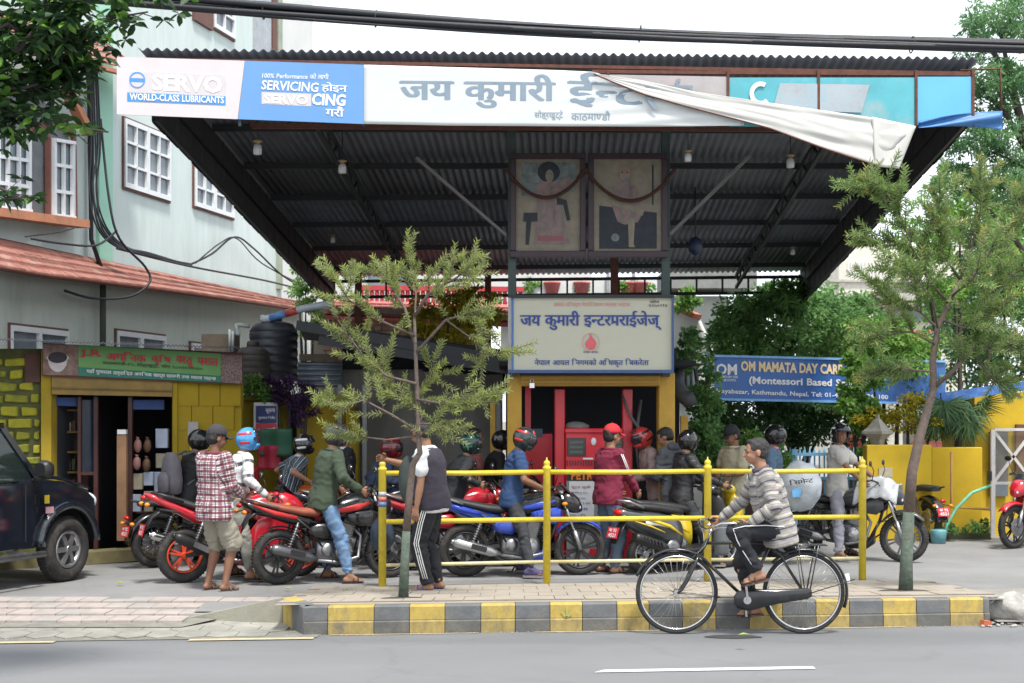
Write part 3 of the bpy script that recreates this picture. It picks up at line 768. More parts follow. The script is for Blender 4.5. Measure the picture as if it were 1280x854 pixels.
    for s in (-1, 1):
        q = MB(); q.tube([(.23, s*.39, hbz), (.29, s*.28, hbz+.014)], .018, 10); q.build('grip', RUB, ho)
        q = MB(); q.tube([(.31, s*.24, hbz+.02), (.34, s*.28, hbz), (.31, s*.39, hbz-.01)], .006, 6); q.build('lever', ALU, ho)
        q = MB(); q.tube([(.33, s*.26, hbz+.02), (.36, s*.3, hbz+.14), (.34, s*.33, hbz+.2)], .006, 6)
        q.ell((.33, s*.35, hbz+.23), (.014, .06, .038), 14, 8); mo = q.build('mirror', BLK, ho)
        q = MB(); q.ell((.322, s*.35, hbz+.23), (.01, .052, .031), 14, 8); q.build('mirror_glass', MIRG, mo)
    q = MB(); q.tube([(.4, .0, hbz), (.5, .05, hbz-.1), (.42, .1, .8), (.3, .06, .7)], .006, 6); q.tube([(.36, -.2, hbz), (.5, -.12, hbz-.15), (.47, -.08, .6), (.6, -.07, .4)], .006, 6); q.build('cables', RUB, t)
    if wire:
        q = MB(); q.lathe((.5, 0, .86), [(.05, -.08), (.085, -.03), (.095, .03), (.095, .05)], axis=(1, 0, 0), seg=24); lo = q.build('headlamp', col, t)
        q = MB(); q.lathe((.548, 0, .86), [(.088, 0), (.07, .018), (.01, .026)], axis=(1, 0, 0), seg=24); q.build('lens', LENS, lo)
    else:
        hc = headcol or col; k = 1.0
        if spt: cw = [(.3, .78, .12, .16), (.42, .8, .18, .2), (.56, .8, .17, .17), (.66, .77, .12, .11), (.73, .73, .05, .05)]
        else: cw = [(.44, .86, .1, .09), (.5, .86, .13, .12), (.58, .84, .12, .12), (.65, .81, .08, .09), (.69, .78, .03, .04)]
        lo = MB().loft(cw, 20).build('headlamp_cowl', hc, t)
        q = MB()
        for s in (-1, 1): q.ell((.625 if not spt else .66, s*.045, .79 if not spt else .75), (.05, .038, .045), 12, 8)
        q.build('lens', LENS, lo)
        q = MB(); q.grid(lambda u, v: V((.6-.14*v-.03*abs(2*u-1)**2, (-.11+.22*u)*(1-.2*v), .92+.15*v)) if not spt else V((.58-.18*v, (-.13+.26*u)*(1-.3*v), .94+.18*v)), 8, 5)
        so = q.build('windscreen', mat('smoke_screen', (.03, .03, .035), .1, bump=0), lo); md = so.modifiers.new('s', 'SOLIDIFY'); md.thickness = .004
        q = MB(); q.box((.43, 0, 1.0), (.05, .16, .07), rot=Matrix.Rotation(-.7, 3, 'Y')); q.build('instrument_panel', BLK, lo)
        q = MB(); q.loft([(-.1, .22, .05, .03), (.0, .2, .1, .05), (.2, .22, .11, .07), (.3, .28, .06, .06)], 14); q.build('belly_cowl', col if spt or accent else BLK, t)
        if spt:
            for s in (-1, 1):
                q = MB(); q.loft([(.0, .42, .01, .1, 2, s*.17), (.12, .46, .015, .22, 2.4, s*.19), (.34, .56, .018, .26, 2.4, s*.2), (.5, .7, .015, .18, 2.2, s*.18), (.58, .76, .01, .08, 2, s*.15)], 14); q.build('side_fairing', col, t)
    if not spt:
        q = MB(); q.tube([(.36, .09, .5), (.4, .26, .5), (.36, .28, .36), (.24, .1, .26)], .011, 8); q.tube([(.36, -.09, .5), (.4, -.26, .5), (.36, -.28, .36), (.24, -.1, .26)], .011, 8); q.build('crash_guard', FRAMEM, t)
    return t
def scooter(label, loc, rotz, col, accent, group='scooters in the fuel queue'):
    t = thing('scooter', label, 'scooter', loc, rotz, group)
    Rw = .235; FX, RX = .63, -.62
    wheel(t, RX, Rw, Rw, .1, ALU, 5, disc=False); wheel(t, FX, Rw, Rw, .09, ALU, 5)
    f = MB()
    for s in (-1, 1): f.tube([(FX, s*.075, Rw), (.5, s*.075, .6)], .02, 8)
    f.tube([(.5, 0, .58), (.4, 0, .95)], .025, 8); f.build('fork', FRAMEM, t)
    g = MB(); g.ring([[V((FX+(Rw+.035)*math.cos(a), yy, Rw+(Rw+.035+dz)*math.sin(a))) for (yy, dz) in ((-.075, -.05), (-.06, .01), (0, .03), (.06, .01), (.075, -.05), (.05, -.03), (0, .01), (-.05, -.03))] for a in np.linspace(.2, 2.5, 16)], True, True); g.build('front_mudguard', col, t)
    q = MB(); q.ring([[V((x+.03*math.cos(2*a), w*math.cos(a), z+.0)) + V((.035*math.sin(a), 0, 0)) for a in np.linspace(0, 2*math.pi, 19)[:-1]] for (x, z, w) in ((.33, .27, .15), (.36, .3, .18), (.42, .5, .2), (.44, .7, .2), (.42, .85, .15), (.4, .93, .08))]); q.build('leg_shield', accent, t)
    MB().loft([(.42, .72, .1, .1), (.5, .72, .12, .16), (.56, .68, .09, .14), (.6, .62, .03, .06)], 16).build('front_panel', col, t)
    MB().loft([(-.3, .27, .16, .03), (.0, .26, .17, .035), (.34, .28, .15, .035)], 14).build('floorboard', BLK, t)
    MB().loft([(-.3, .24, .1, .05), (.0, .2, .12, .05), (.36, .24, .1, .05)], 14).build('lower_panel', accent, t)
    bo = MB().loft([(-1.02, .72, .03, .03), (-.95, .7, .08, .08), (-.75, .62, .15, .14), (-.5, .56, .19, .18), (-.28, .5, .18, .2), (-.14, .44, .14, .18), (-.1, .42, .06, .12)], 20).build('body_panel', col, t)
    for s in (-1, 1):
        a = MB(); a.tube([(-.2, s*.192, .45), (-.4, s*.208, .56), (-.62, s*.19, .63), (-.86, s*.125, .68)], [.008, .022, .018, .004], 8); a.tube([(-.46, s*.2, .49), (-.66, s*.178, .57), (-.84, s*.13, .63)], [.006, .011, .004], 8); a.build('side_stripe', mat('scooter_yellow', (.7, .5, .02), .3), bo)
        a = MB(); a.loft([(-.72, .61, .006, .02, 2, s*.172), (-.55, .6, .008, .03, 2, s*.196), (-.4, .55, .006, .012, 2, s*.2)], 8); a.build('side_badge', WHT, bo)
    MB().loft([(-.9, .8, .05, .02), (-.8, .8, .11, .04), (-.5, .77, .15, .055), (-.22, .73, .14, .05), (-.08, .7, .07, .04)], 16).build('seat', SEATM, t)
    g = MB(); g.tube([(-.72, .13, .78), (-.92, .12, .86), (-1.0, 0, .87), (-.92, -.12, .86), (-.72, -.13, .78)], .015, 8); g.build('grab_rail', ALU, t)
    q = MB(); q.ell((-1.0, 0, .73), (.035, .07, .04), 12, 8); q.build('tail_lamp', TAILR, t)
    q = MB(); q.loft([(-1.06, .38, .06, .01), (-1.0, .5, .08, .015), (-.92, .62, .07, .03)], 10); q.build('rear_mudguard', BLK, t)
    plate(t, (-1.07, 0, .5), Matrix.Rotation(.3, 3, 'Y'))
    q = MB(); q.loft([(-.66, .28, .06, .06, 2.4, .1), (-.5, .3, .07, .09, 2.4, .09), (-.2, .3, .07, .08, 2.4, .08)], 12); q.lathe((-.3, -.12, .3), [(.1, 0), (.095, .04), (.05, .05)], axis=(0, -1, 0), seg=20); q.build('engine', STEEL, t)
    q = MB(); q.tube([(-.2, -.1, .25), (-.35, -.17, .26), (-.42, -.18, .3)], .018, 8); xo = q.build('exhaust_pipe', STEEL, t)
    q = MB(); q.tube([(-.42, -.18, .3), (-.5, -.18, .33), (-.85, -.19, .44), (-.9, -.19, .455)], [.04, .062, .062, .045], 16); mo = q.build('muffler', BLK, xo)
    q = MB()
    for i in range(6): q.bar((-.52-.05*i, -.24, .32+.016*i), (-.55-.05*i, -.246, .38+.016*i), .02, .012)
    q.build('heat_shield', FRAMEM, mo)
    hb = MB(); hb.tube([(.24, .34, .98), (.34, .2, .99), (.38, 0, .95), (.34, -.2, .99), (.24, -.34, .98)], .013, 8); ho = hb.build('handlebar', FRAMEM, t)
    MB().loft([(.28, .97, .12, .03), (.36, .97, .16, .06), (.43, .95, .13, .06), (.48, .93, .06, .035)], 16).build('handlebar_cowl', col if col is not BLK else accent, ho)
    q = MB(); q.ell((.46, 0, .93), (.03, .07, .04), 12, 8); q.build('headlamp', LENS, t)
    for s in (-1, 1):
        q = MB(); q.tube([(.22, s*.36, .98), (.29, s*.26, .99)], .018, 10); q.build('grip', RUB, ho)
        q = MB(); q.tube([(.3, s*.22, .99), (.33, s*.27, .985), (.28, s*.36, .97)], .006, 6); q.build('lever', ALU, ho)
        q = MB(); q.tube([(.32, s*.2, 1.0), (.34, s*.26, 1.13)], .006, 6); q.ell((.33, s*.29, 1.17), (.013, .055, .04), 14, 8); mo = q.build('mirror', BLK, ho)
        q = MB(); q.ell((.322, s*.29, 1.17), (.01, .047, .033), 14, 8); q.build('mirror_glass', MIRG, mo)
        q = MB(); q.ell((-.96, s*.08, .68), (.03, .03, .02), 10, 6); q.build('indicator', AMB, t)
    return t
# ---------------------------------------------------------------- materials of the place
ASPH = mat('worn_asphalt', (.165, .168, .172), .85, var=.08, scale=1.3, bump=.25, bscale=90, dirt=.35, dcol=(.125, .127, .13), dscale=.8, speck=.16, aniso=(.4, 1, 1))
CONC = mat('forecourt_concrete', (.215, .215, .212), .85, var=.12, scale=.9, bump=.2, bscale=60, dirt=.5, dcol=(.14, .137, .13), dscale=.7, speck=.1)
KY = mat('kerb_yellow', (.44, .32, .08), .85, var=.15, scale=12, bump=.4, bscale=50, dirt=1, dcol=(.2, .185, .14), dscale=4, aniso=(1.6, 1, .8))
KY2 = mat('kerb_yellow_worn', (.33, .25, .09), .9, var=.2, scale=12, bump=.4, bscale=50, dirt=1, dcol=(.15, .14, .11), dscale=3.2, aniso=(1.6, 1, .8))
KG = mat('kerb_grey', (.135, .14, .145), .9, var=.15, scale=10, bump=.4, bscale=50, dirt=.6, dcol=(.22, .2, .16), dscale=6)
KG2 = mat('kerb_grey_low', (.12, .118, .11), .9, var=.18, scale=10, bump=.4, bscale=50, dirt=.7, dcol=(.2, .18, .14), dscale=6)
PAVE = mat('pavement_slabs', (.32, .28, .23), .85, var=.1, scale=3, bump=.3, bscale=40, dirt=.4, dcol=(.26, .24, .21), dscale=1.6)
BRICKP = mat('paver_pink', (.35, .305, .28), .9, var=.15, scale=5, bump=.3, bscale=60, dirt=.5, dcol=(.28, .27, .25), dscale=2)
BRICKP2 = mat('paver_grey', (.33, .305, .285), .9, var=.12, scale=5, bump=.3, bscale=60, dirt=.5, dcol=(.25, .24, .22), dscale=2)
HEXP = mat('hex_paver', (.29, .28, .245), .9, var=.22, scale=3, bump=.35, bscale=50, dirt=.5, dcol=(.2, .2, .17), dscale=2)
JOINT = mat('paver_joint', (.20, .195, .165), .95, var=.2, scale=8)
LINEY = mat('road_line_yellow', (.55, .45, .28), .7, var=.1, scale=8, dirt=.6, dcol=(.3, .28, .24), dscale=6)
LINEW = mat('road_line_white', (.6, .6, .6), .7, var=.06, scale=8, dirt=.3, dcol=(.4, .4, .4), dscale=6)
FY = mat('fence_yellow', (.62, .48, .035), .42, var=.12, scale=8, bump=.08, dirt=.6, dcol=(.35, .27, .08), dscale=9)
FW = mat('rail_faded', (.55, .5, .3), .5, var=.15, scale=9, dirt=.6, dcol=(.6, .45, .05), dscale=6)
RUST = mat('rusty_steel', (.13, .05, .035), .8, .2, var=.3, scale=14, bump=.3, dirt=.6, dcol=(.05, .03, .025), dscale=8)
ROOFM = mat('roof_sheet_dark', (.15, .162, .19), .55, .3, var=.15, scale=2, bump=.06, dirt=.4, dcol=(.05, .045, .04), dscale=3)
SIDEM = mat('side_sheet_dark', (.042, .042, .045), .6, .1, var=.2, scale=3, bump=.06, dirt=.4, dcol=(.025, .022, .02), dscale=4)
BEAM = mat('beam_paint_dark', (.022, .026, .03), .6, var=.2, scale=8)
POSTG = mat('post_green', (.035, .06, .055), .55, var=.2, scale=10, dirt=.4)
MINT = mat('mint_plaster', (.54, .62, .595), .9, var=.07, scale=1.2, bump=.12, bscale=30, dirt=.55, dcol=(.38, .43, .40), dscale=1.1, aniso=(2.2, 2.2, .35))
MINTD = mat('mint_pilaster', (.32, .58, .45), .9, var=.05, scale=2, bump=.08)
LOWW = mat('lower_plaster', (.54, .58, .52), .92, var=.08, scale=1, bump=.1, dirt=.7, dcol=(.34, .36, .31), dscale=1, aniso=(2, 2, .4))
WWALL = mat('white_plaster', (.62, .63, .61), .9, var=.05, scale=1.2, dirt=.3, dcol=(.45, .45, .43), dscale=1)
TILE = mat('clay_tile', (.30, .125, .095), .85, var=.2, scale=5, bump=.3, bscale=30, dirt=.7, dcol=(.42, .30, .25), dscale=3)
TILEP = mat('pink_tile', (.5, .13, .12), .8, var=.2, scale=5, dirt=.5, dcol=(.5, .3, .28), dscale=3)
WINF = mat('window_frame_white', (.68, .7, .71), .5, var=.05)
WINB = mat('window_frame_brown', (.13, .06, .045), .7, var=.15)
PANE = mat('window_pane', (.16, .19, .21), .12, var=.25, scale=1.5, bump=0)
YWALL = mat('yellow_wall', (.60, .40, .02), .85, var=.08, scale=2, bump=.15, bscale=30, dirt=.5, dcol=(.36, .25, .03), dscale=1.6)
YWALL2 = mat('yellow_wall_shop', (.36, .25, .012), .85, var=.1, scale=3, bump=.15, dirt=.5, dcol=(.22, .17, .03), dscale=2)
OCH = mat('ochre_paint', (.46, .27, .03), .6, var=.1, scale=5, bump=.1, dirt=.5, dcol=(.28, .17, .04), dscale=4)
YSTONE = [mat('yellow_stone', (.34, .31, .02), .9, var=.2, scale=6, bump=.5, dirt=.4, dcol=(.12, .13, .03), dscale=5),
          mat('yellow_stone_mossy', (.22, .22, .02), .9, var=.3, scale=6, bump=.5, dirt=.8, dcol=(.09, .11, .03), dscale=5)]
MORTAR = mat('mossy_mortar', (.085, .09, .03), .95, var=.3, scale=6)
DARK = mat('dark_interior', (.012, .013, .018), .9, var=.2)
DWOOD = mat('dark_red_wood', (.055, .018, .014), .5, var=.2, scale=8)
REDP = mat('pump_red', (.72, .02, .04), .35, var=.08, scale=5, bump=.03, coat=.3, dirt=.25, dcol=(.3, .03, .03))
BLUE = mat('sign_blue', (.035, .13, .40), .45, var=.06, scale=3, dirt=.15)
WHITE = mat('sign_white', (.78, .79, .79), .5, var=.03, scale=2, bump=.02)
TXTN = mat('ink_navy', (.03, .06, .26), .6, bump=0, var=.1); TXTW = mat('ink_white', (.78, .78, .78), .6, bump=0, var=.05)
TXTG = mat('ink_slate', (.20, .26, .32), .6, bump=0, var=.08); TXTR = mat('ink_red', (.45, .03, .05), .6, bump=0, var=.1)
TXTP = mat('ink_faded_red', (.65, .28, .28), .6, bump=0, var=.1); TXTO = mat('ink_cream', (.8, .62, .36), .6, bump=0, var=.1)
TXTK = mat('ink_black', (.02, .02, .02), .6, bump=0); TXTB = mat('ink_blue', (.06, .26, .6), .6, bump=0, var=.1)
CABLE = mat('cable_sheath', (.014, .015, .02), .55, var=.2, scale=20)
PALE = mat('faded_print', (.55, .51, .52), .5, var=.02, bump=.02)

# ---------------------------------------------------------------- ground, road, kerb
KA, KS = 12.02, .091                       # kerb front line: Y = KA + KS (X + 1.607)
def kl(x, d=0): return KA+KS*(x+1.607)+d
base = MB(); base.grid(lambda u, v: V((-700+1400*u, -60+1360*v, -.06)), 2, 2, False); struct('ground', base, mat('ground_earth', (.18, .17, .14), .95, scale=.1))
g = MB(); g.grid(lambda u, v: V((-60+120*u, -15+(kl(-60+120*u, .02)+15)*v, 0)), 40, 10, False); struct('road', g, ASPH)
g = MB()
fx = lambda u: -70+140*u
g.grid(lambda u, v: V((fx(u), max(kl(fx(u), 1.9), 12.6)+(.0 if v == 0 else (60)*v), ZF)), 60, 12, False); struct('forecourt', g, CONC)
g = MB(); g.grid(lambda u, v: V((4.5+56*u, kl(4.5+56*u, .02+1.93*v), .03+.0705*v)), 20, 4, False); g.grid(lambda u, v: V((-60+51*u, kl(-60+51*u, .1+1.85*v), .03+.0705*v)), 6, 4, False); struct('side_apron', g, mat('apron_concrete', (.25, .235, .215), .9, var=.12, scale=2, dirt=.5, dcol=(.2, .19, .17)))
# pavement between kerb and fence, falling away from the kerb
pv = MB(); x0, x1 = -2.12, 4.62
pv.grid(lambda u, v: V((x0+(x1-x0)*u, kl(x0+(x1-x0)*u, .13)+(2.42)*v-(.13-.0)*0, .252-.14*v)), 20, 8, False)
pav = struct('pavement', pv, PAVE)
sl_ = MB()
for r in range(5):
    for c in range(24):
        xx = x0+.14*(r % 2)+c*.28
        if xx+.27 > x1: continue
        v0 = .2+r*.45; pts = [V((X, kl(X, .13)+q, .252-.14*q/2.42+.004)) for (X, q) in ((xx, v0), (xx+.272, v0), (xx+.272, v0+.435), (xx, v0+.435))]
        m_ = MB(); m_.poly(pts, .006+random.random()*.004, V((0, 0, 1))); o = m_.build('paving_slab', PAVE, pav)
# kerb of painted blocks in two courses
kerb = struct('kerb', MB().grid(lambda u, v: V((-1.75+6.33*u, kl(-1.75+6.33*u, .03)+.1*v, .235)), 20, 2, False), KG)
bx_ = [-1.84]+[(px-640)*12.1/F for px in (411, 468, 512, 556, 601, 644, 688, 729, 773, 814)]
px = 814
while px < 1225: px += 42.2; bx_.append((px-640)*(12.1+(px-814)*.0008)/F)
bx_.append(4.42)
for i in range(len(bx_)-1):
    a, b = bx_[i]+.003, bx_[i+1]-.003; yel = i % 2 == 1
    for lv, (z0, z1, off) in enumerate(((-.02, .118, .0), (.122, .25, .014))):
        dy = random.uniform(-.004, .004); q = MB()
        q.add([V((X, kl(X, off+D+dy), Z)) for Z, D in ((z0, 0), (z1-.012, 0), (z1, .014)) for X in (a, b)]+[V((X, kl(X, .15), Z)) for Z in (z1, z0) for X in (a, b)],
              [(0, 1, 3, 2), (2, 3, 5, 4), (4, 5, 7, 6), (6, 7, 9, 8), (8, 9, 1, 0), (0, 2, 4, 6, 8), (1, 9, 7, 5, 3)])
        o = q.build('kerb_block', (KY if lv else KY2) if yel else (KG if lv else KG2), kerb)
ar = V((bx_[7]+.15, kl(bx_[7]+.15, -.002), 0)); q = MB()
q.bar(ar+V((0, 0, .225)), ar+V((0, 0, .13)), .003, .012); q.bar(ar+V((-.05, 0, .18)), ar+V((0, 0, .13)), .003, .012); q.bar(ar+V((.05, 0, .18)), ar+V((0, 0, .13)), .003, .012)
q.build('painted_arrow', mat('arrow_paint', (.35, .36, .12), .9), kerb)
# chamfered corner and sloping end at the driveway
q = MB(); A = V((-1.84, kl(-1.84), 0)); B = V((-2.13, 12.62, 0)); Cc = V((-2.0, 12.72, 0))
for (t0, t1, m_) in ((0, .55, KG), (.55, 1, KY)):
    q = MB(); p0, p1 = A.lerp(B, t0+.008), A.lerp(B, t1-.008); bk = V((.1, .14, 0))
    q.add([p0, p1, p1+V((0, 0, .25)), p0+V((0, 0, .25)), p0+bk, p1+bk, p1+bk+V((0, 0, .25)), p0+bk+V((0, 0, .25))], [(0, 1, 2, 3), (3, 2, 6, 7), (4, 7, 6, 5), (0, 3, 7, 4), (1, 5, 6, 2)]); q.build('kerb_block', m_, kerb, bevel=.01)
q = MB(); E0 = V((-3.05, 12.75, .04)); p = B
q.add([p, V((E0.x, E0.y-.03, 0)), E0, p+V((0, .0, .25)), p+V((.12, .16, 0)), V((E0.x, E0.y+.13, 0)), E0+V((0, .14, 0)), p+V((.12, .16, .25))], [(0, 1, 2, 3), (3, 2, 6, 7), (1, 5, 6, 2), (5, 4, 7, 6), (0, 3, 7, 4)])
q.build('sloping_kerb_end', mat('kerb_concrete', (.27, .26, .21), .9, var=.15, scale=5, bump=.3, dirt=.5, dcol=(.16, .17, .12)), kerb)
# block paved driveway at the left, with hexagonal pavers at the road edge
g = MB(); g.grid(lambda u, v: V((-9+6.0*u+(.95 if u > .99 else 0)*(v), 12.32+1.55*v, .022+.075*v)), 30, 8, False)
drive = struct('driveway', g, JOINT)
g = MB(); g.grid(lambda u, v: V((-3.02+1.0*u, 12.9+1.0*v, .082+.016*v)), 4, 4, False); g.build('edge_apron', CONC, drive)
for r in range(4):
    for c in range(28):
        xx = -5.35+.115*(r % 2)+c*.232; y0 = 12.52+r*.33
        if xx > -3.05+.28*r: continue
        z = .034+.075*(y0-12.32)/1.55
        q = MB(); q.box((xx+.11, y0+.16, z-.008+random.uniform(0, .004)), (.225, .32, .03)); q.build('brick', random.choice((BRICKP, BRICKP, BRICKP2)), drive)
g = MB(); g.add([V((-9, kl(-9, -.16), .006)), V((-1.7, kl(-1.7, -.16), .006)), V((-1.7, kl(-1.7, .02), .006)), V((-2.12, 12.7, .006)), V((-9, 12.5, .006))], [(0, 1, 2, 3)])
apron = struct('paved_edge', g, JOINT)
hp = .262; rows = 4
for r in range(rows):
    for c in range(24):
        cx = -5.3+c*hp+(hp/2 if r % 2 else 0); cy = 11.62+r*.34+.012*(cx+5)
        if cy > 12.72 or cx > -2.2+.1*r or cy < kl(cx, -.05): continue
        q = MB(); pts = [V((cx+sx*hp*.485*(1-.0), cy+sy*.225, .012+random.uniform(0, .006))) for (sx, sy) in ((0, -1), (1, -.5), (1, .5), (0, 1), (-1, .5), (-1, -.5))]
        zz = sum(p.z for p in pts)/6
        q.poly([V((p.x, max(p.y, kl(p.x, -.12)), zz-.008)) for p in pts], .009, V((0, 0, 1))); q.build('paver', HEXP, apron)
# painted lines
q = MB()
for (xa, xb) in ((-9, -3.9), (-2.78, -1.72)): q.add([V((xa, kl(xa, -.26), .009)), V((xb, kl(xb, -.26), .009)), V((xb, kl(xb, -.17), .009)), V((xa, kl(xa, -.17), .009))], [(0, 1, 2, 3)])
struct('edge_line', q, LINEY)
q = MB()
for xa in (-1.6, .2, 2.3): q.add([V((xa, kl(xa, -.05), .005)), V((xa+1.3, kl(xa+1.3, -.05), .005)), V((xa+1.3, kl(xa+1.3, -.02), .005)), V((xa, kl(xa, -.02), .005))], [(0, 1, 2, 3)])
struct('gutter_line', q, LINEY)
q = MB(); a = gnd(742, 840, 0); b = gnd(1018, 835.5, 0); q.add([a+V((0, -.05, .006)), b+V((0, -.05, .006)), b+V((0, .06, .006)), a+V((.08, .06, .006))], [(0, 1, 2, 3)]); struct('lane_marking', q, LINEW)
q = MB()
def disc(mb, c, rx, ry, z, n=28, jit=.12): mb.add([V((c.x+rx*math.cos(2*math.pi*i/n)*(1+random.uniform(-jit, jit)), c.y+ry*math.sin(2*math.pi*i/n)*(1+random.uniform(-jit, jit)), z)) for i in range(n)], [tuple(range(n))])
disc(q, gnd(917, 796.5, 0), .25, .1, .005); struct('dark_patch', q, mat('road_dark', (.05, .05, .055), .8))  # small dark ellipse on the road below the bicycle
# broken concrete at the kerb's right end
q = MB(); q.ell((0, 0, 0), (.34, .16, .16), 36, 24)
q.v = [tuple(V(p)*(1+.4*noise.noise(V(p)*5)+.16*noise.noise(V(p)*15)+.07*noise.noise(V(p)*40))) for p in q.v]
solo('rubble_lump', q, mat('rubble', (.34, .33, .30), .95, var=.3, scale=8, bump=.8, bscale=30, dirt=.5, dcol=(.25, .24, .22)), 'rough pale lump of broken concrete at the right end of the striped kerb', 'rubble').location = (4.78, kl(4.8, .2), .11)
q = MB(); q.box((0, 0, 0), (.09, .05, .05)); o = solo('brick_fragment', q, mat('brick_red', (.45, .12, .06), .9, bump=.5), 'small red brick fragment lying in the gutter by the broken concrete', 'brick'); o.location = (4.36, kl(4.36, -.05), .03); o.rotation_euler = (.1, .15, .4)
q = MB()
for i in range(260):
    x = random.uniform(4.3, 5.9); p = V((x, kl(x, random.uniform(-.12, .5)), .01)); s_ = random.uniform(.006, .022); q.ell(p, (s_, s_, s_*.7), 6, 4)
for i in range(500):
    x = random.uniform(-9, 6); p = V((x, kl(x, -abs(random.gauss(0, .05))), .004)); s_ = random.uniform(.003, .009); q.ell(p, (s_, s_, s_*.6), 5, 3)
solo('gravel', q, mat('gravel_grey', (.33, .31, .28), .95, var=.3, scale=30), 'loose grit and gravel lying along the gutter and round the broken kerb', 'gravel', )['kind'] = 'stuff'

# ---------------------------------------------------------------- yellow street railing
t = thing('railing', 'yellow painted pipe railing with four ball-topped posts along the pavement', 'railing', gnd(478, 735, .12))
posts = [(478, 735), (683.5, 730), (884.5, 727), (1078, 725)]
PB = []
for (px, py) in posts:
    p = gnd(px, py, .12); PB.append(p); hgt = 1.27
    q = MB(); q.lathe(p, [(.041, -.05), (.041, hgt-.03), (.046, hgt-.02), (.046, hgt), (.03, hgt+.012), (.034, hgt+.03), (.036, hgt+.045), (.026, hgt+.065), (.008, hgt+.075), (.006, hgt+.1), (.001, hgt+.105)], seg=18)
    q.build('post', FY, t, w=True)
for zi, (h_, m_) in enumerate(((1.215, FY), (.70, FY), (.24, FW))):
    for i in range(3):
        a, b = PB[i]+V((.035, 0, h_)), PB[i+1]+V((-.035, 0, h_)); mid = (a+b)/2+V((0, 0, -.006 if zi == 0 else 0))
        q = MB(); q.tube([a, mid, b], .027 if zi < 2 else .019, 12); q.build('rail', m_, t, w=True)
for j, c in enumerate((mat('sticker_blue', (.08, .15, .35), .5), mat('sticker_red', (.5, .12, .12), .5), mat('sticker_grey', (.35, .38, .42), .5))):
    q = MB(); q.tube([PB[0]+V((0, 0, .86+.055*j)), PB[0]+V((0, 0, .908+.055*j))], .0425, 16); q.build('sticker_band', c, t, w=True)

# ---------------------------------------------------------------- canopy
YL, YR = 14.7, 15.25
def fY(px): return 1/(1/YL+(px-147)/(1215-147)*(1/YR-1/YL))
def fas(px, py, off=0): return at(px, py, fY(px)-off)
FL, FR = at(190, 150, 14.85), at(1210, 158, 15.35); BL, BR = at(418, 390, 26), at(1000, 384, 26)
UP = V((0, 0, .70))
can = thing('station_canopy', 'big dark corrugated petrol station canopy with faded banner along its front', 'canopy', (0, 15, 0))
def rf(u, v): return (FL.lerp(FR, u)).lerp(BL.lerp(BR, u), v)+UP
def roofz(P_):
    v = (P_.y-15)/11; u = .5
    for _ in range(6):
        a = FL.lerp(BL, v); b = FR.lerp(BR, v); u = (P_.x-a.x)/(b.x-a.x); v = (P_.y-(FL.y+(FR.y-FL.y)*u))/((BL.y+(BR.y-BL.y)*u)-(FL.y+(FR.y-FL.y)*u))
    return rf(u, v).z
nw = 90
sh = MB(); prof = [(i/(nw*6), .018*math.cos(2*math.pi*i/6)) for i in range(nw*6+1)]
for v0, v1 in ((-.012, .5), (.5, 1.0)):
    vs = [rf(-.012+1.024*u, v)+V((0, 0, dz+.02+(0 if v0 < .1 else -.012))) for v in (v0, v1+.01) for (u, dz) in prof]; n_ = len(prof)
    sh.add(vs, [(i, i+1, n_+i+1, n_+i) for i in range(n_-1)], True)
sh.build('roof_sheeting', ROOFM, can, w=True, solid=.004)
for (a, b, c, d, nm) in ((FL, BL, UP, -1, 'l'), (FR, BR, UP, 1, 'r')):
    nseg = 22
    for i in range(nseg):
        p, q_ = a.lerp(b, i/nseg), a.lerp(b, (i+1)/nseg); m_ = MB()
        dx = V((d*.012, 0, 0)); e = (q_-p)*.12
        lo = V((0, 0, random.uniform(-.012, .012)))
        m_.ring([[x+lo, x+UP] + [x+UP+V((d*.004, 0, 0)), x+lo+V((d*.004, 0, 0))] for x in (p, p+e+dx, q_-e+dx, q_)], True, False)
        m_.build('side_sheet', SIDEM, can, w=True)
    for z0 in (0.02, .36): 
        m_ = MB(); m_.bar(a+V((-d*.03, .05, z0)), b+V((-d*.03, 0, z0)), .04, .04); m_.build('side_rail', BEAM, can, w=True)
# purlins, trusses and bracing
for i in range(7):
    v = .06+.145*i; a, b = rf(0.005, v)-V((0, 0, .05)), rf(.995, v)-V((0, 0, .05))
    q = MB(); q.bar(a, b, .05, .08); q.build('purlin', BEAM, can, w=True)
for i, v in enumerate((.10, 1.0)):
    a, b = rf(0.09 if i == 0 else 0.0, v)-V((0, 0, .12)), rf(.93 if i == 0 else 1, v)-V((0, 0, .12)); dn = V((0, 0, -.28 if i == 0 else -.3))
    q = MB(); q.bar(a, b, .05, .06); q.bar(a+dn, b+dn, .05, .06); n_ = 18
    for k in range(n_+1):
        p = a.lerp(b, k/n_); q.bar(p, p+dn, .035, .035, up=V((0, 1, 0)))
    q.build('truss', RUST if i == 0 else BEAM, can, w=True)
for u in (.17, .86):
    a, b = rf(u, .1)-V((0, 0, .13)), rf(u, .98)-V((0, 0, .13)); dn = V((0, 0, -.22)); q = MB(); q.bar(a, b, .05, .05); q.bar(a+dn, b+dn, .05, .05)
    for k in range(24): q.bar(a.lerp(b, k/24)+(dn if k % 2 else V()), a.lerp(b, (k+1)/24)+(V() if k % 2 else dn), .03, .03)
    q.build('truss', BEAM, can, w=True)
BRACE = mat('brace_tan', (.13, .125, .12), .7)
for (x0_, y0_, x1_, y1_) in ((520, 197, 632, 294), (938, 194, 838, 293)):
    q = MB(); q.bar(at(x0_, y0_, 16.4), at(x1_, y1_, 16.9), .034, .034); q.build('brace', BRACE, can, w=True)
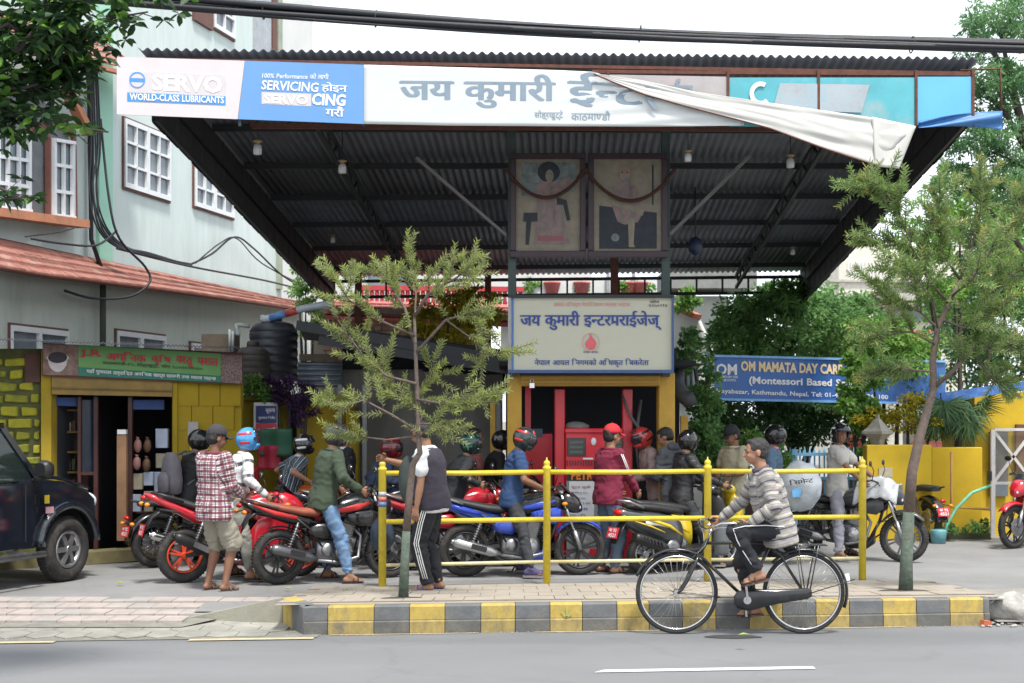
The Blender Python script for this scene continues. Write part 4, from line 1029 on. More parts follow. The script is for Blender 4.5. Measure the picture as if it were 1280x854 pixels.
for px in (640, 832):
    q = MB(); b0 = at(px, 600, 17.0); zt = roofz(V((b0.x, 17, 0)))-.08; q.box((b0.x, 17.0, (zt+2.44)/2), (.10, .10, zt-2.44)); q.build('post', POSTG, can, w=True)
q = MB(); b0 = at(768, 600, 22); q.box((b0.x, 22, 2.4), (.12, .12, 4.5)); q.build('post', RUST, can, w=True)
for px, yy in ((448, 25), (610, 25.5)):
    q = MB(); b0 = at(px, 600, yy); zt = roofz(V((b0.x, yy, 0)))-.1; q.box((b0.x, yy, zt/2), (.12, .12, zt)); q.build('post', RUST, can, w=True)
# front board with its printed sheets
bk = MB(); 
def slab(pts, off, th): m_ = MB(); P_ = [fas(x, y, off) for x, y in pts]; m_.poly(P_, th, V((0, 1, 0))); return m_
frm = can
# frame behind the sheets
for (x0_, y0_, x1_, y1_, w_) in ((147, 74, 1215, 92, .035), (147, 140, 1215, 153, .03), (740, 90, 1215, 93, .04)):
    q = MB(); q.bar(fas(x0_, y0_, -.03), fas(x1_, y1_, -.03), w_, w_); q.build('board_frame', RUST, can, w=True)
for px in (300, 455, 610, 760, 910, 1023, 1145, 1216):
    q = MB(); q.bar(fas(px, 88, -.0), fas(px, 158, -.0), .03, .03, up=V((0, 1, 0))); q.build('board_frame', RUST if px > 700 else BEAM, can, w=True)
def ban(pts, m_, off=.03, th=.012, name='banner'):
    return slab(pts, off, th).build(name, m_, can, w=True)
PINKW = mat('banner_pink_white', (.60, .55, .56), .5, var=.05, scale=1.5, bump=.03, dirt=.6, dcol=(.56, .42, .42), dscale=1.5)
BANB = mat('banner_blue', (.12, .28, .56), .5, var=.04, scale=1.5, bump=.03)
BANW = mat('banner_white', (.56, .585, .585), .5, var=.04, scale=1.5, bump=.04, bscale=4)
CYAN = mat('board_cyan', (.09, .38, .44), .5, var=.1, scale=3, bump=.02, dirt=1, dcol=(.38, .38, .36), dscale=1.6)
LBL = mat('board_light_blue', (.12, .42, .70), .5, var=.06, scale=3, bump=.02)
DBL = mat('flex_dark_blue', (.04, .16, .40), .5, var=.2, scale=6, bump=.1)
TANB = mat('board_tan', (.38, .35, .35), .6, var=.12, scale=3, dirt=.5, dcol=(.5, .38, .38))
servo = ban([(146, 71), (306, 76), (297, 149), (146, 143)], PINKW)
ban([(306.4, 76), (455, 81), (455, 155), (297.4, 149)], BANB)
# white sheet with slack folds, running down to the right under the torn flap
WB = [(455, 81, 155), (560, 84, 157), (700, 88, 158), (742, 90, 158), (800, 110, 158.5), (860, 128, 158), (925, 151, 157)]
def wsheet(u, v):
    x = 455+(930-455)*u
    for i in range(len(WB)-1):
        if WB[i][0] <= x <= WB[i+1][0] or i == len(WB)-2:
            f_ = (x-WB[i][0])/(WB[i+1][0]-WB[i][0]); t_ = WB[i][1]+(WB[i+1][1]-WB[i][1])*f_; b_ = WB[i][2]+(WB[i+1][2]-WB[i][2])*f_; break
    y = b_+(t_-b_)*v
    sl = max(0, u-.45)
    return fas(x, y, .032+.02*sl*math.sin(y*.35+x*.03)+.0015*noise.noise(V((x*.02, y*.06, 0))))
q = MB(); q.grid(wsheet, 80, 16); q.build('banner', BANW, can, w=True, solid=.004)
ban([(742, 93), (909, 96), (909, 150), (925, 156), (742, 156)], TANB, off=-.0, th=.006)
ban([(911.5, 97), (1022, 97), (1022, 159), (911.5, 158)], CYAN, off=.0, th=.01)
ban([(1024.5, 97), (1144, 97), (1144, 159.5), (1024.5, 159)], CYAN, off=.0, th=.01)
ban([(1146.5, 96), (1216, 96), (1216, 152), (1146.5, 156)], LBL, off=.0, th=.01)
ban([(975, 104), (1087, 106), (1077, 141), (966, 137)], mat('faded_pink', (.36, .40, .43), .6, var=.15, scale=5, dirt=.8, dcol=(.12, .36, .42)), off=.014, th=.004)
q = MB(); q.ring([[fas(951+14*math.cos(a)*r_, 117+15*math.sin(a)*r_, .015+(.003 if k else 0)) for (r_, k) in ((1, 0), (1, 1), (.62, 1), (.62, 0))] for a in np.linspace(.8, 5.2, 22)], True, False); q.build('letter_logo', TXTW, can, w=True)
# torn flap
TF = [((742, 92), (742, 93)), ((800, 100), (800, 117)), ((870, 115), (860, 134)), ((1000, 134), (960, 160)), ((1090, 147), (1030, 186)), ((1143, 157), (1098, 208))]
def flap(u, v):
    k = u*(len(TF)-1); i = min(int(k), len(TF)-2); f_ = k-i
    a = V((*TF[i][0], 0)).lerp(V((*TF[i+1][0], 0)), f_); b = V((*TF[i][1], 0)).lerp(V((*TF[i+1][1], 0)), f_); p = a.lerp(b, v)
    return fas(p.x, p.y, .07+.012*math.sin(v*8+u*5)*u+.006*math.sin(v*21+u*9)*u+.008*noise.noise(V((u*7, v*9, 0)))+.03*u)
q = MB(); q.grid(flap, 50, 20); q.build('torn_flap', mat('flex_reverse', (.56, .55, .52), .6, var=.05, scale=2, bump=.15, bscale=8, dirt=.5, dcol=(.5, .48, .44)), can, w=True, solid=.004)
q = MB()
def flap2(u, v):
    a = V((1090, 146, 0)).lerp(V((1145, 158, 0)), u); b = V((1094, 208, 0)).lerp(V((1124, 211, 0)), u); p = a.lerp(b, v); return fas(p.x, p.y, .10+.01*math.sin(u*8+v*3))
q.grid(flap2, 16, 16); q.build('torn_flap', MATS['flex_reverse'], can, w=True, solid=.004)
q = MB(); q.tube([flap(u, 1)+V((0, -.01, 0)) for u in np.linspace(0, 1, 24)], .008, 6); q.build('flap_hem', RUST, can, w=True)
def rag(u, v): x = 1148+105*u; return fas(x, 152-13*u+(8+15*u)*v-3*math.sin(u*3.1), .03+.03*math.sin(v*7+u*6))
q = MB(); q.grid(rag, 30, 8); q.build('torn_flap', DBL, can, w=True, solid=.004)
q = MB(); q.tube([fas(1200, 88, -.02), fas(1250, 86, -.02), fas(1252, 140, .0)], .012, 6); q.build('bent_rod', RUST, can, w=True)
# words on the board
def wr(s, x0_, y0_, x1_, y1_, hpx, m_, bold=.02, off=.033, par=None, shear=0, track=0): letters(s, fas(x0_, y0_, off), fas(x1_, y1_, off), fas(x0_, y0_-hpx, off), m_, par or can, bold=bold, off=.002, shear=shear, track=track)
q = slab([(160, 88.5), (283, 93), (282, 130.5), (159, 126)], .031, .001); q.build('logo_border', mat('print_lilac', (.6, .56, .6), .6), can, w=True)
q = slab([(161, 89.7), (282, 94), (281, 129.6), (160, 125)], .0325, .001); q.build('logo_field', PALE, can, w=True)
q = slab([(159, 115.5), (282, 120.5), (282, 131.5), (159, 126.5)], .034, .001); q.build('logo_band', TXTB, can, w=True)
wr('SERVO', 190, 113, 278, 117, 21, TXTW, .035, off=.034)
wr('WORLD-CLASS LUBRICANTS', 162, 125, 280, 129.5, 8.6, TXTW, .025, off=.0355)
q = MB(); q.ring([[fas(171.5+r_*math.cos(a), 100+r_*math.sin(a)*1.02, .034+k) for (r_, k) in ((10, 0), (10, .002), (8.6, .002), (8.6, 0))] for a in np.linspace(0, 2*math.pi, 29)[:-1]], False, False, True); q.build('roundel', TXTB, can, w=True)
q = slab([(162, 97.5), (181, 98.2), (181, 103), (162, 102.3)], .034, .001); q.build('roundel_bar', TXTB, can, w=True)
wr('100% Performance को लागी', 328, 97.5, 411, 99.5, 7.5, TXTW, .01, shear=.01)
wr('SERVICING', 327, 112, 398, 115.5, 12, TXTW, .02, shear=.02); wr('होइन', 402, 115.5, 434, 116.8, 13, TXTW, .02)
q = slab([(327, 115), (389, 117.2), (389, 133), (327, 130)], .0315, .001); q.build('print_block', PALE, can, w=True)
wr('SERVO', 330, 129, 385, 131, 12, TXTW, .03, off=.033); wr('CING', 390, 131.5, 432, 133, 15, TXTW, .035, shear=.03); wr('गरौं', 407, 145.5, 430, 146.3, 13, TXTW, .02)
wr('जय कुमारी', 499, 134, 695, 136, 43, TXTG, .035, off=.034)
wr('ईन^ट', 709, 133, 806, 137, 44, TXTG, .035, off=.0345); wr('र', 806, 137, 824, 138, 30, TXTG, .035, off=.07)
wr('राईज', 826, 131, 866, 131, 33, TXTG, .035, off=.012)
wr('सोह्रखुट्टे', 668, 150, 704, 150, 12, TXTG, .01, off=.0345); wr('काठमाण^डौ', 714, 150.5, 763, 151, 12.5, TXTG, .01, off=.0345)
# hanging lamps
GLOBE = mat('lamp_glass', (.62, .64, .66), .25, var=.05, bump=0); HOLD = mat('lamp_holder', (.35, .25, .12), .5)
for i, (px, py, Y, lab) in enumerate(((322, 187, 16.2, 'lamp nearest the printed blue banner at the left end'), (428, 211, 17.3, 'lamp with brass holder left of the two framed portraits'), (988, 204, 17.3, 'lamp with brass holder right of the portraits'),
                                      (416, 300, 22.5, 'small dim lamp deep under the canopy at the left'), (991, 315, 23, 'small dim lamp deep under the canopy at the right'), (860, 197, 16.3, 'small lamp just right of the framed portraits'))):
    p = at(px, py, Y); t = thing('hanging_lamp', 'white hanging canopy '+lab, 'lamp', p, group='lamps under the canopy'); s_ = .056 if i < 3 else .045
    q = MB(); q.lathe((0, 0, 0), [(s_*.55, -s_*1.1), (s_*.85, -s_), (s_*.95, 0), (s_*.8, s_*.9), (s_*.4, s_*1.1)], seg=18); q.build('bulb', GLOBE, t)
    zt = max(roofz(p)-.06-p.z, .2); q = MB(); q.lathe((0, 0, 0), [(s_*.4, s_*1.05), (s_*.5, s_*1.4), (s_*1.1, s_*1.75), (s_*.3, s_*2.1)], seg=16); q.build('holder', HOLD, t); q = MB(); q.tube([(0, 0, s_*2), (0, 0, zt)], .006, 6); q.build('wire', CABLE, t)
p = at(869, 308, 20); t = thing('speaker_horn', 'small dark round speaker hanging under the canopy right of the portraits', 'speaker', p)
q = MB(); q.ell((0, 0, 0), (.11, .11, .14), 18, 10); q.build('shell', mat('navy_plastic', (.03, .04, .09), .4), t); q = MB(); q.tube([(0, 0, .12), (0, 0, max(.2, roofz(p)-.06-p.z))], .01, 6); q.build('rod', BEAM, t)

# ---------------------------------------------------------------- framed portraits with garlands
PFRM = mat('frame_maroon', (.035, .018, .026), .45, var=.15, scale=10); CREAM = mat('old_print_cream', (.21, .185, .14), .6, var=.22, scale=7)
PINKR = mat('print_robe', (.20, .14, .135), .6, var=.3, scale=9); NAVYP = mat('print_navy', (.014, .02, .03), .6, var=.6, scale=9); PGREY = mat('print_grey', (.13, .16, .16), .6, var=.5, scale=8)
def P2(px, py, off=0): return at(px, py, 16.9-off)
def flat(pts, m_, off, par, name, th=.002): q = MB(); q.poly([P2(x, y, off) for x, y in pts], th, V((0, 1, 0))); return q.build(name, m_, par, w=True)
def circ(x, y, rx, ry, n=18): return [(x+rx*math.cos(2*math.pi*i/n), y+ry*math.sin(2*math.pi*i/n)) for i in range(n)]
for j, (x0_, x1_, lab) in enumerate(((638, 732, 'left framed portrait, robed figure with full dark hair beside a chair'), (735, 834, 'right framed portrait, seated bald elder in pink robe on dark ground'))):
    t = thing('framed_portrait', lab, 'picture', P2((x0_+x1_)/2, 317), group='portraits hung under the canopy')
    for (a, b, c, d) in ((x0_, 192, x1_, 199), (x0_, 314, x1_, 322), (x0_, 199.3, x0_+7, 313.7), (x1_-7, 199.3, x1_, 313.7)):
        q = MB(); q.box((P2((a+c)/2, (b+d)/2, .02)), ((c-a)/100.6, .06, (d-b)/100.6)); q.build('frame', PFRM, t, w=True, bevel=.006)
    flat([(x0_+6, 198), (x1_-6, 198), (x1_-6, 315), (x0_+6, 315)], CREAM, 0, t, 'picture')
    cx = (x0_+x1_)/2
    if j == 0:
        flat([(x0_+14, 203), (x1_-12, 203), (x1_-12, 240), (x0_+14, 245)], PGREY, .004, t, 'backdrop')
        flat(circ(686, 215, 14, 13), NAVYP, .008, t, 'hair'); flat(circ(687, 220, 5, 8), CREAM, .011, t, 'face')
        flat([(669, 232), (678, 227), (697, 227), (711, 222), (716, 228), (703, 240), (702, 262), (712, 305), (668, 305), (672, 262)], PINKR, .009, t, 'robe')
        flat([(655, 266), (672, 266), (672, 277), (664, 277), (661, 306), (657, 306), (658, 277), (654, 277)], NAVYP, .013, t, 'chair'); flat([(696, 247), (708, 250), (713, 275), (709, 276), (704, 256), (696, 256)], NAVYP, .013, t, 'shadowed_fold')
        for q_ in ((676, 240, 674, 292), (683, 245, 683, 294), (691, 242, 694, 293), (699, 250, 704, 292)): flat([(q_[0], q_[1]), (q_[0]+1.3, q_[1]), (q_[2]+1, q_[3]), (q_[2], q_[3])], PGREY, .0125, t, 'fold_line')
        flat([(684, 217), (685.5, 217), (685.5, 218), (684, 218)], NAVYP, .014, t, 'eye'); flat([(688.5, 217), (690, 217), (690, 218), (688.5, 218)], NAVYP, .014, t, 'eye'); flat(circ(687, 224.5, 1.8, .6, 8), MATS.get('print_rose') or PINKR, .014, t, 'mouth')
        flat([(672, 295), (704, 295), (704, 301), (672, 301)], mat('print_rose', (.22, .08, .09), .6), .014, t, 'hem_band')
    else:
        flat([(749, 257), (821, 266), (821, 311), (749, 311)], NAVYP, .004, t, 'ground'); flat([(767, 236), (773, 228), (789, 227), (797, 236), (797, 252), (806, 262), (797, 278), (781, 281), (772, 277), (764, 255)], PINKR, .008, t, 'robe')
        for q_ in ((772, 236, 768, 254), (779, 234, 779, 250), (787, 233, 791, 250), (776, 262, 778, 278), (789, 264, 787, 278)): flat([(q_[0], q_[1]), (q_[0]+1.2, q_[1]), (q_[2]+1, q_[3]), (q_[2], q_[3])], PGREY, .0125, t, 'fold_line')
        for q_ in (777.5, 784): flat(circ(q_, 215.5, 1.3, .9, 8), NAVYP, .014, t, 'eye')
        flat(circ(781, 225, 4.5, 3.2, 10), PGREY, .0135, t, 'beard'); flat([(815, 206), (817, 206), (817, 256), (815, 256)], NAVYP, .006, t, 'dark_edge')
        flat(circ(781, 217, 7, 10), mat('print_skin', (.25, .17, .14), .6), .011, t, 'face'); flat([(763, 249), (789, 256), (806, 262), (803, 270), (786, 262), (765, 256)], CREAM, .012, t, 'crossed_leg'); flat([(785, 275), (794, 272), (792, 305), (794, 309), (786, 309)], CREAM, .012, t, 'leg'); flat(circ(769, 297, 5, 5), PGREY, .012, t, 'white_cloth')
for (x0_, x1_, lab) in ((634, 731, 'left'), (733, 843, 'right')):
    q = MB(); pts = [P2(x0_+(x1_-x0_)*u, (214 if x0_ < 700 else 214)+(33 if x0_ < 700 else 37)*(4*u*(1-u))+(-2 if u > .9 else 0), .10) for u in np.linspace(0, 1, 70)]
    for i, p in enumerate(pts): q.ell(p, (.022, .022, .024), 8, 5)
    solo('garland', q, mat('dried_garland', (.05, .02, .015), .9, var=.4, scale=40), 'dried dark flower garland draped across the %s portrait' % lab, 'garland', group='garlands on the portraits')

# ---------------------------------------------------------------- name board and pump booth
def B2(px, py, off=0): return at(px, py, 16.75-off)
t = thing('name_board', 'cream board with blue Devanagari name and red drop emblem above the pump booth', 'sign', B2(738, 466))
q = MB(); q.box(B2(738.5, 418.5, -.03), (2.0, .05, .93)); q.build('panel', mat('board_cream', (.50, .50, .40), .6, var=.03, scale=2, bump=.02, dirt=.3, dcol=(.4, .4, .33), dscale=1.5), t, w=True)
BF = mat('board_frame_blue', (.05, .09, .22), .5)
for (a, b, c, d, m_) in ((635, 369, 842, 372.5, BEAM), (635, 462.5, 842, 466.5, BF), (635, 372.8, 638.5, 462.2, STEEL), (839.5, 372.8, 842, 462.2, BF)): q = MB(); q.box(B2((a+c)/2, (b+d)/2), ((c-a)/101.5, .09, (d-b)/101.5)); q.build('frame', m_, t, w=True)
q = MB(); q.box(B2(641, 418), (.022, .01, .9)); q.build('painted_border', mat('border_blue', (.08, .2, .5), .5), t, w=True)
def bw(s, x0_, y0_, x1_, hp_, m_, bold=.02, track=0): letters(s, B2(x0_, y0_, .004), B2(x1_, y0_, .004), B2(x0_, y0_-hp_, .004), m_, t, bold=bold, off=.003, track=track)
bw('हाम~रो सपिर्ण पेट~रोलियम पदार्थ पाइन^छ', 692, 384.5, 788, 7.5, TXTP, .015)
bw('जय कुमारी इन^टरप~राईजेज्', 650, 412.5, 827, 24, TXTN, .03); bw('नेपाल आयल निगमको अधिकृत बिक~रेता', 668, 459, 811, 11, TXTN, .02)
bw('फोन', 812, 379, 824, 4, TXTK, .01); bw('४३५०२१४', 811, 384, 834, 3.6, TXTK, .01)
q = MB(); q.ring([[B2(738.5+r_*math.cos(a), 428+r_*math.sin(a)*1.05, .006+k) for (r_, k) in ((11, 0), (11, .002), (10.4, .002), (10.4, 0))] for a in np.linspace(0, 2*math.pi, 33)[:-1]], False, False, True); q.build('emblem_ring', TXTP, t, w=True)
q = MB(); dr = [(738, 417), (740, 421), (744, 425.5), (745.6, 430), (744, 434.5), (740.5, 437), (736.5, 437), (733, 434.5), (731.4, 430), (733, 426), (736.5, 423)]
q.poly([B2(x, y, .007) for x, y in dr], .002, V((0, 1, 0))); q.build('emblem_drop', mat('drop_pink', (.65, .12, .14), .6), t, w=True)
bw('नेपाल आयल', 729, 441.5, 748, 3.2, TXTN, .01)
t = thing('pump_booth', 'yellow columned kiosk frame round the petrol pump under the name board', 'booth', at(738, 705, 17.3))
for (a, b) in ((634, 652), (822, 842)):
    q = MB(); p = at((a+b)/2, 600, 17.2); q.box((p.x, 17.2, 1.28), ((b-a)*17.2/F, .3, 2.42)); q.build('column', OCH, t, w=True, bevel=.01)
q = MB(); q.box(at(737, 475.5, 17.15), (1.74, .28, .15)); q.build('shutter_box', OCH, t, w=True, bevel=.01)
q = MB()
for k in range(3): q.box(at(737, 471+4.5*k, 16.995), (1.72, .008, .012))
q.build('shutter_slats', mat('ochre_dark', (.3, .17, .03), .6), t, w=True)
q = MB(); q.box(at(737, 468.3, 17.02), (1.74, .05, .03)); q.build('lintel', BEAM, t, w=True)
q = MB(); p = at(855, 600, 17.6); q.box((p.x, 17.6, 1.0), (.09, .1, 1.9)); q.build('side_post', OCH, t, w=True); q = MB(); p = at(616, 600, 18.2); q.box((p.x, 18.2, 1.1), (.07, .07, 2.1)); q.build('side_post', OCH, t, w=True)
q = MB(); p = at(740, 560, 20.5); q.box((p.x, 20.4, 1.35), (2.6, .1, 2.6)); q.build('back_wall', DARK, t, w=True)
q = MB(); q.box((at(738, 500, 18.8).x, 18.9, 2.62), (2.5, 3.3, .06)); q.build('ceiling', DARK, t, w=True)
q = MB(); p = at(806, 500, 17.4); q.tube([at(778, 495, 17.5), at(788, 520, 17.4), at(798, 535, 17.5), at(796, 560, 17.4), at(800, 600, 17.6)], .018, 8); q.tube([at(801, 500, 17.6), at(797, 530, 17.5), at(803, 575, 17.5)], .02, 8); q.build('hose', mat('hose_grey', (.12, .12, .12), .6), t, w=True)
q = MB(); q.box(at(665, 482, 16.98), (.06, .03, .06)); q.torus(at(665, 476, 16.98), .02, .005, seg=14, ms=6); q.build('padlock', CHR, t, w=True)
# the pump
def U2(px, py, off=0): return at(px, py, 17.6-off)
t = thing('fuel_dispenser', 'red petrol dispenser with two dark meter windows, PETROL lettering and notices', 'petrol pump', U2(742, 700))
for (a, b) in ((693, 706), (777.5, 790)): q = MB(); p = U2((a+b)/2, 600); q.box((p.x, 17.6, 1.2), ((b-a)*17.6/F, .14, 2.2)); q.build('side_post', REDP, t, w=True, bevel=.012)
q = MB(); q.box(U2(742, 571), (.74, .3, .72)); q.build('head', REDP, t, w=True, bevel=.012)
q = MB(); q.box(U2(742, 538.5, .17), (.74, .05, .06)); q.build('top_rail', REDP, t, w=True, bevel=.01)
METER = mat('meter_face', (.05, .055, .05), .2, bump=0)
for (a, b) in ((709, 732), (757, 778)):
    q = MB(); q.box(U2((a+b)/2, 559, .16), ((b-a)/96.6, .02, .235)); o = q.build('meter_window', METER, t, w=True, bevel=.006)
    for k in range(3): q = MB(); q.box(U2((a+b)/2, 553+6*k, .173), (.17, .004, .034)); q.build('display', mat('lcd', (.10, .12, .10), .3, bump=0), o, w=True)
q = MB()
for i in range(20): q.box(U2(709+i*3.4, 579, .158), (.012, .01, .07))
q.build('grille', BEAM, t, w=True)
q = MB(); q.box(U2(735, 573.5, .16), (.13, .01, .022)); q.build('notice', WHITE, t, w=True); q = MB(); q.ell(U2(742, 552, .16), (.035, .01, .05)); q.build('emblem', WHITE, t, w=True)
q = MB(); q.box(U2(742, 653), (.72, .34, 1.12)); q.build('cabinet', mat('cabinet_grey', (.28, .29, .30), .5, dirt=.3), t, w=True, bevel=.01)
q = MB(); q.box(U2(728, 594.5, .176), (.4, .01, .13)); q.build('name_plate', BEAM, t, w=True)
letters('PETROL', U2(714, 600, .19), U2(757, 600, .19), U2(714, 589, .19), mat('ink_orange', (.8, .2, .02), .5, bump=0), t, bold=.04)
q = MB(); q.box(U2(727, 630, .18), (.32, .008, .58)); no = q.build('notice_sheet', WHITE, t, w=True)
for k in range(7): letters(('मूल^य सूची', 'पेट~रोल रु १६६', 'डिजेल रु १५५', 'गुणस^तर र नाप', 'सूचना', 'समय ६ देखि', 'धन^यवाद')[k], U2(714, 611+7*k, .19), U2(714+24-(k % 3)*3, 611+7*k, .19), U2(714, 607+7*k, .19), (TXTR, TXTG, TXTN, TXTG, TXTN, TXTG, TXTR)[k], no, bold=.01)
q = MB(); q.box(U2(742, 690, .18), (.7, .02, .08)); q.build('plinth_band', REDP, t, w=True)
t = thing('fuel_dispenser', 'second red petrol dispenser standing in the dark behind the left booth column', 'petrol pump', at(672, 690, 19.2))
q = MB(); q.box(at(673, 575, 19.2), (.38, .4, .75)); q.build('head', REDP, t, w=True, bevel=.01); q = MB(); q.box(at(672, 541, 18.98), (.14, .02, .11)); q.build('meter_window', mat('lcd_blue', (.06, .12, .16), .3, bump=0), t, w=True); q = MB(); q.box(at(673, 645, 19.2), (.36, .38, .8)); q.build('cabinet', BEAM, t, w=True); q = MB(); q.box(at(660, 540, 19.1), (.08, .1, 1.7)); q.build('side_post', REDP, t, w=True)
q = MB(); q.ell((0, 0, 0), (.16, .1, .07), 14, 7); q.v = [tuple(V(p)*(1+.25*noise.noise(V(p)*12))) for p in q.v]; o = solo('cloth_bundle', q, mat('grey_cloth', (.2, .2, .19), .9), 'crumpled grey cloth bundle on top of the red dispenser head', 'cloth'); o.location = U2(722, 533.5)
# yellow metal drum post behind
# ---------------------------------------------------------------- big mint house at the left
def lY(px): return 1/(1/19+px/370*(1/29-1/19))
def L_(px, py, off=0):
    p = at(px, py, lY(px)); n = V((.97, -.25, 0)).normalized(); return p+n*off
def lz(px, z, off=0):
    Y = lY(px); p = V(((px-640)*Y/F, Y, z)); return p+V((.97, -.25, 0)).normalized()*off
def lpoly(pts, th, m_, par, name, off=0, z=False): q = MB(); q.poly([(lz if z else L_)(a, b, off) for a, b in pts], th, V((-.97, .25, 0)).normalized()); return q.build(name, m_, par, w=True)
house = thing('apartment_house', 'large pale mint plastered house with red tiled eave at the left', 'house', lz(200, 0))
lpoly([(-160, -1), (300, -1), (300, 13.5), (-160, 13.5)], .3, MINT, house, 'wall', z=True); lpoly([(300, -1), (352, -1), (352, 13.5), (300, 13.5)], .3, MINT, house, 'wall', z=True)
lpoly([(352.5, -1), (404, -1), (404, 14), (352.5, 14)], .3, WWALL, house, 'wall', off=-.25, z=True)
lpoly([(120, 4.0), (137, 4.0), (137, 13), (120, 13)], .2, MINTD, house, 'pilaster', off=.06, z=True); lpoly([(106, 4.0), (113, 4.0), (113, 13), (106, 13)], .2, MINT, house, 'pilaster', off=.05, z=True)
lpoly([(345, 4.6), (350, 4.6), (350, 13), (345, 13)], .2, mat('pipe_green_grey', (.3, .34, .26), .8), house, 'pilaster', off=.06, z=True)
lpoly([(-160, -1), (372, -1), (372, 4.25), (-160, 4.0)], .2, LOWW, house, 'lower_wall', off=.12, z=True)
def lwin(x0, x1, zb, zt, cas=2, rows=3, cols=2, off=.04, par=None, fm=WINF):
    """wooden outer frame, white casements with glazing bars, one pane per light"""
    q = MB(); 
    for (a, b, c, d) in ((x0, zb, x0+.7, zt), (x1-.7, zb, x1, zt), (x0+.7, zb, x1-.7, zb+.03), (x0+.7, zt-.03, x1-.7, zt)): q.poly([lz(a, b, off), lz(c, b, off), lz(c, d, off), lz(a, d, off)], .07, V((-.97, .25, 0)).normalized())
    w_ = q.build('window', WINB, par, w=True); iw = (x1-x0-1.8)/cas
    for i in range(cas):
        a = x0+.9+i*iw; b = a+iw-.4; q = MB(); e = .9; z0, z1 = zb+.035, zt-.035
        def rc(a_, b_, c_, d_): q.poly([lz(a_, b_, off+.03), lz(c_, b_, off+.03), lz(c_, d_, off+.03), lz(a_, d_, off+.03)], .06, V((-.97, .25, 0)).normalized())
        rc(a, z0, a+1.6, z1); rc(b-1.6, z0, b, z1); rc(a+1.6, z0, b-1.6, z0+.08); rc(a+1.6, z1-.08, b-1.6, z1)
        for r in range(1, rows): z = z0+(z1-z0)*r/rows; rc(a+1.6, z-.02, b-1.6, z+.02)
        for c in range(1, cols): x = a+(b-a)*c/cols; rc(x-.5, z0+.08, x+.5, z1-.08)
        q.build('casement', fm, w_, w=True)
        q = MB(); q.poly([lz(a, z0, off-.02), lz(b, z0, off-.02), lz(b, z1, off-.02), lz(a, z1, off-.02)], .01, V((-.97, .25, 0)).normalized()); q.build('pane', PANE, w_, w=True)
    return w_
lwin(152, 211, 5.66, 6.85, par=house); lwin(240, 291, 5.72, 6.85, par=house); lwin(264, 292, 9.15, 10.3, cas=1, par=house)
lpoly([(240, 9.1), (263, 9.1), (263, 10.3), (240, 10.3)], .1, WINB, house, 'shutter', off=.06, z=True)
lpoly([(316, 8.9), (337, 8.9), (337, 10.9), (316, 10.9)], .1, mat('grey_shutter', (.35, .38, .4), .6), house, 'shutter', off=.04, z=True); lpoly([(337.3, 8.8), (343, 8.8), (343, 10.9), (337.3, 10.9)], .14, WINB, house, 'shutter_frame', off=.07, z=True)
lwin(0, 74, 2.72, 3.26, cas=2, rows=1, cols=1, par=house, off=.16, fm=WINF); lwin(134, 197, 2.8, 3.36, cas=2, rows=1, cols=1, par=house, off=.16); lwin(228, 268, 2.9, 3.3, cas=1, rows=1, cols=1, par=house, off=.16)
# tiled eave: rows of clay tiles
def eave(u, v, d=0):
    px = -60+(372+60)*u; a = lz(px, 4.42, .1); b = lz(px, 3.93+.30*max(u-.15, 0), .62); p = a.lerp(b, v); return p+V((0, 0, d))
q = MB(); q.grid(lambda u, v: eave(u, v, -.03), 30, 3); q.build('eave_slab', mat('eave_boards', (.2, .07, .05), .8), house, w=True, solid=.06)
for r in range(4):
    for c in range(62):
        u0, u1 = c/62, (c+.96)/62; v0, v1 = r/4, (r+1.12)/4; dz = random.uniform(0, .012); q = MB()
        vs = [eave(u0, v0, .0), eave(u1, v0, .0), eave(u1, v1, .03+dz), eave(u0, v1, .03+dz)]
        q.add(vs+[p+V((0, 0, -.025)) for p in vs], [(0, 1, 2, 3), (7, 6, 5, 4), (3, 2, 6, 7), (0, 3, 7, 4), (1, 5, 6, 2)]); q.build('tile', TILE, house, w=True)
# arched bay with its own gable
bay = [(-30, 268), (83, 279), (83, 168), (52, 118), (18, 112), (-30, 100)]
lpoly([(-60, 262), (84, 281), (84, 190), (70, 150), (30, 110), (-60, 90)], .1, mat('grey_tympanum', (.16, .175, .185), .8), house, 'bay_panel', off=.10)
def lp(pts, m_, nm, off, w_=.05):
    q = MB(); P_ = [L_(a, b, off) for a, b in pts]
    for i in range(len(P_)-1): q.bar(P_[i], P_[i+1], w_, .08)
    return q.build(nm, m_, house, w=True)
BRN = mat('brick_red_trim', (.22, .09, .07), .8, var=.15)
lp([(23, 272), (23, 172), (26, 162), (34, 157), (42, 161), (48, 172), (48, 275)], BRN, 'arch_moulding', .16); lp([(48, 160), (62, 152), (78, 165)], BRN, 'arch_moulding', .16); lp([(82, 282), (80, 172), (64, 146)], BRN, 'arch_moulding', .16); lp([(49, 176), (80, 180)], BRN, 'arch_moulding', .16, .04); lp([(-20, 160), (23, 172)], BRN, 'arch_moulding', .16, .04)
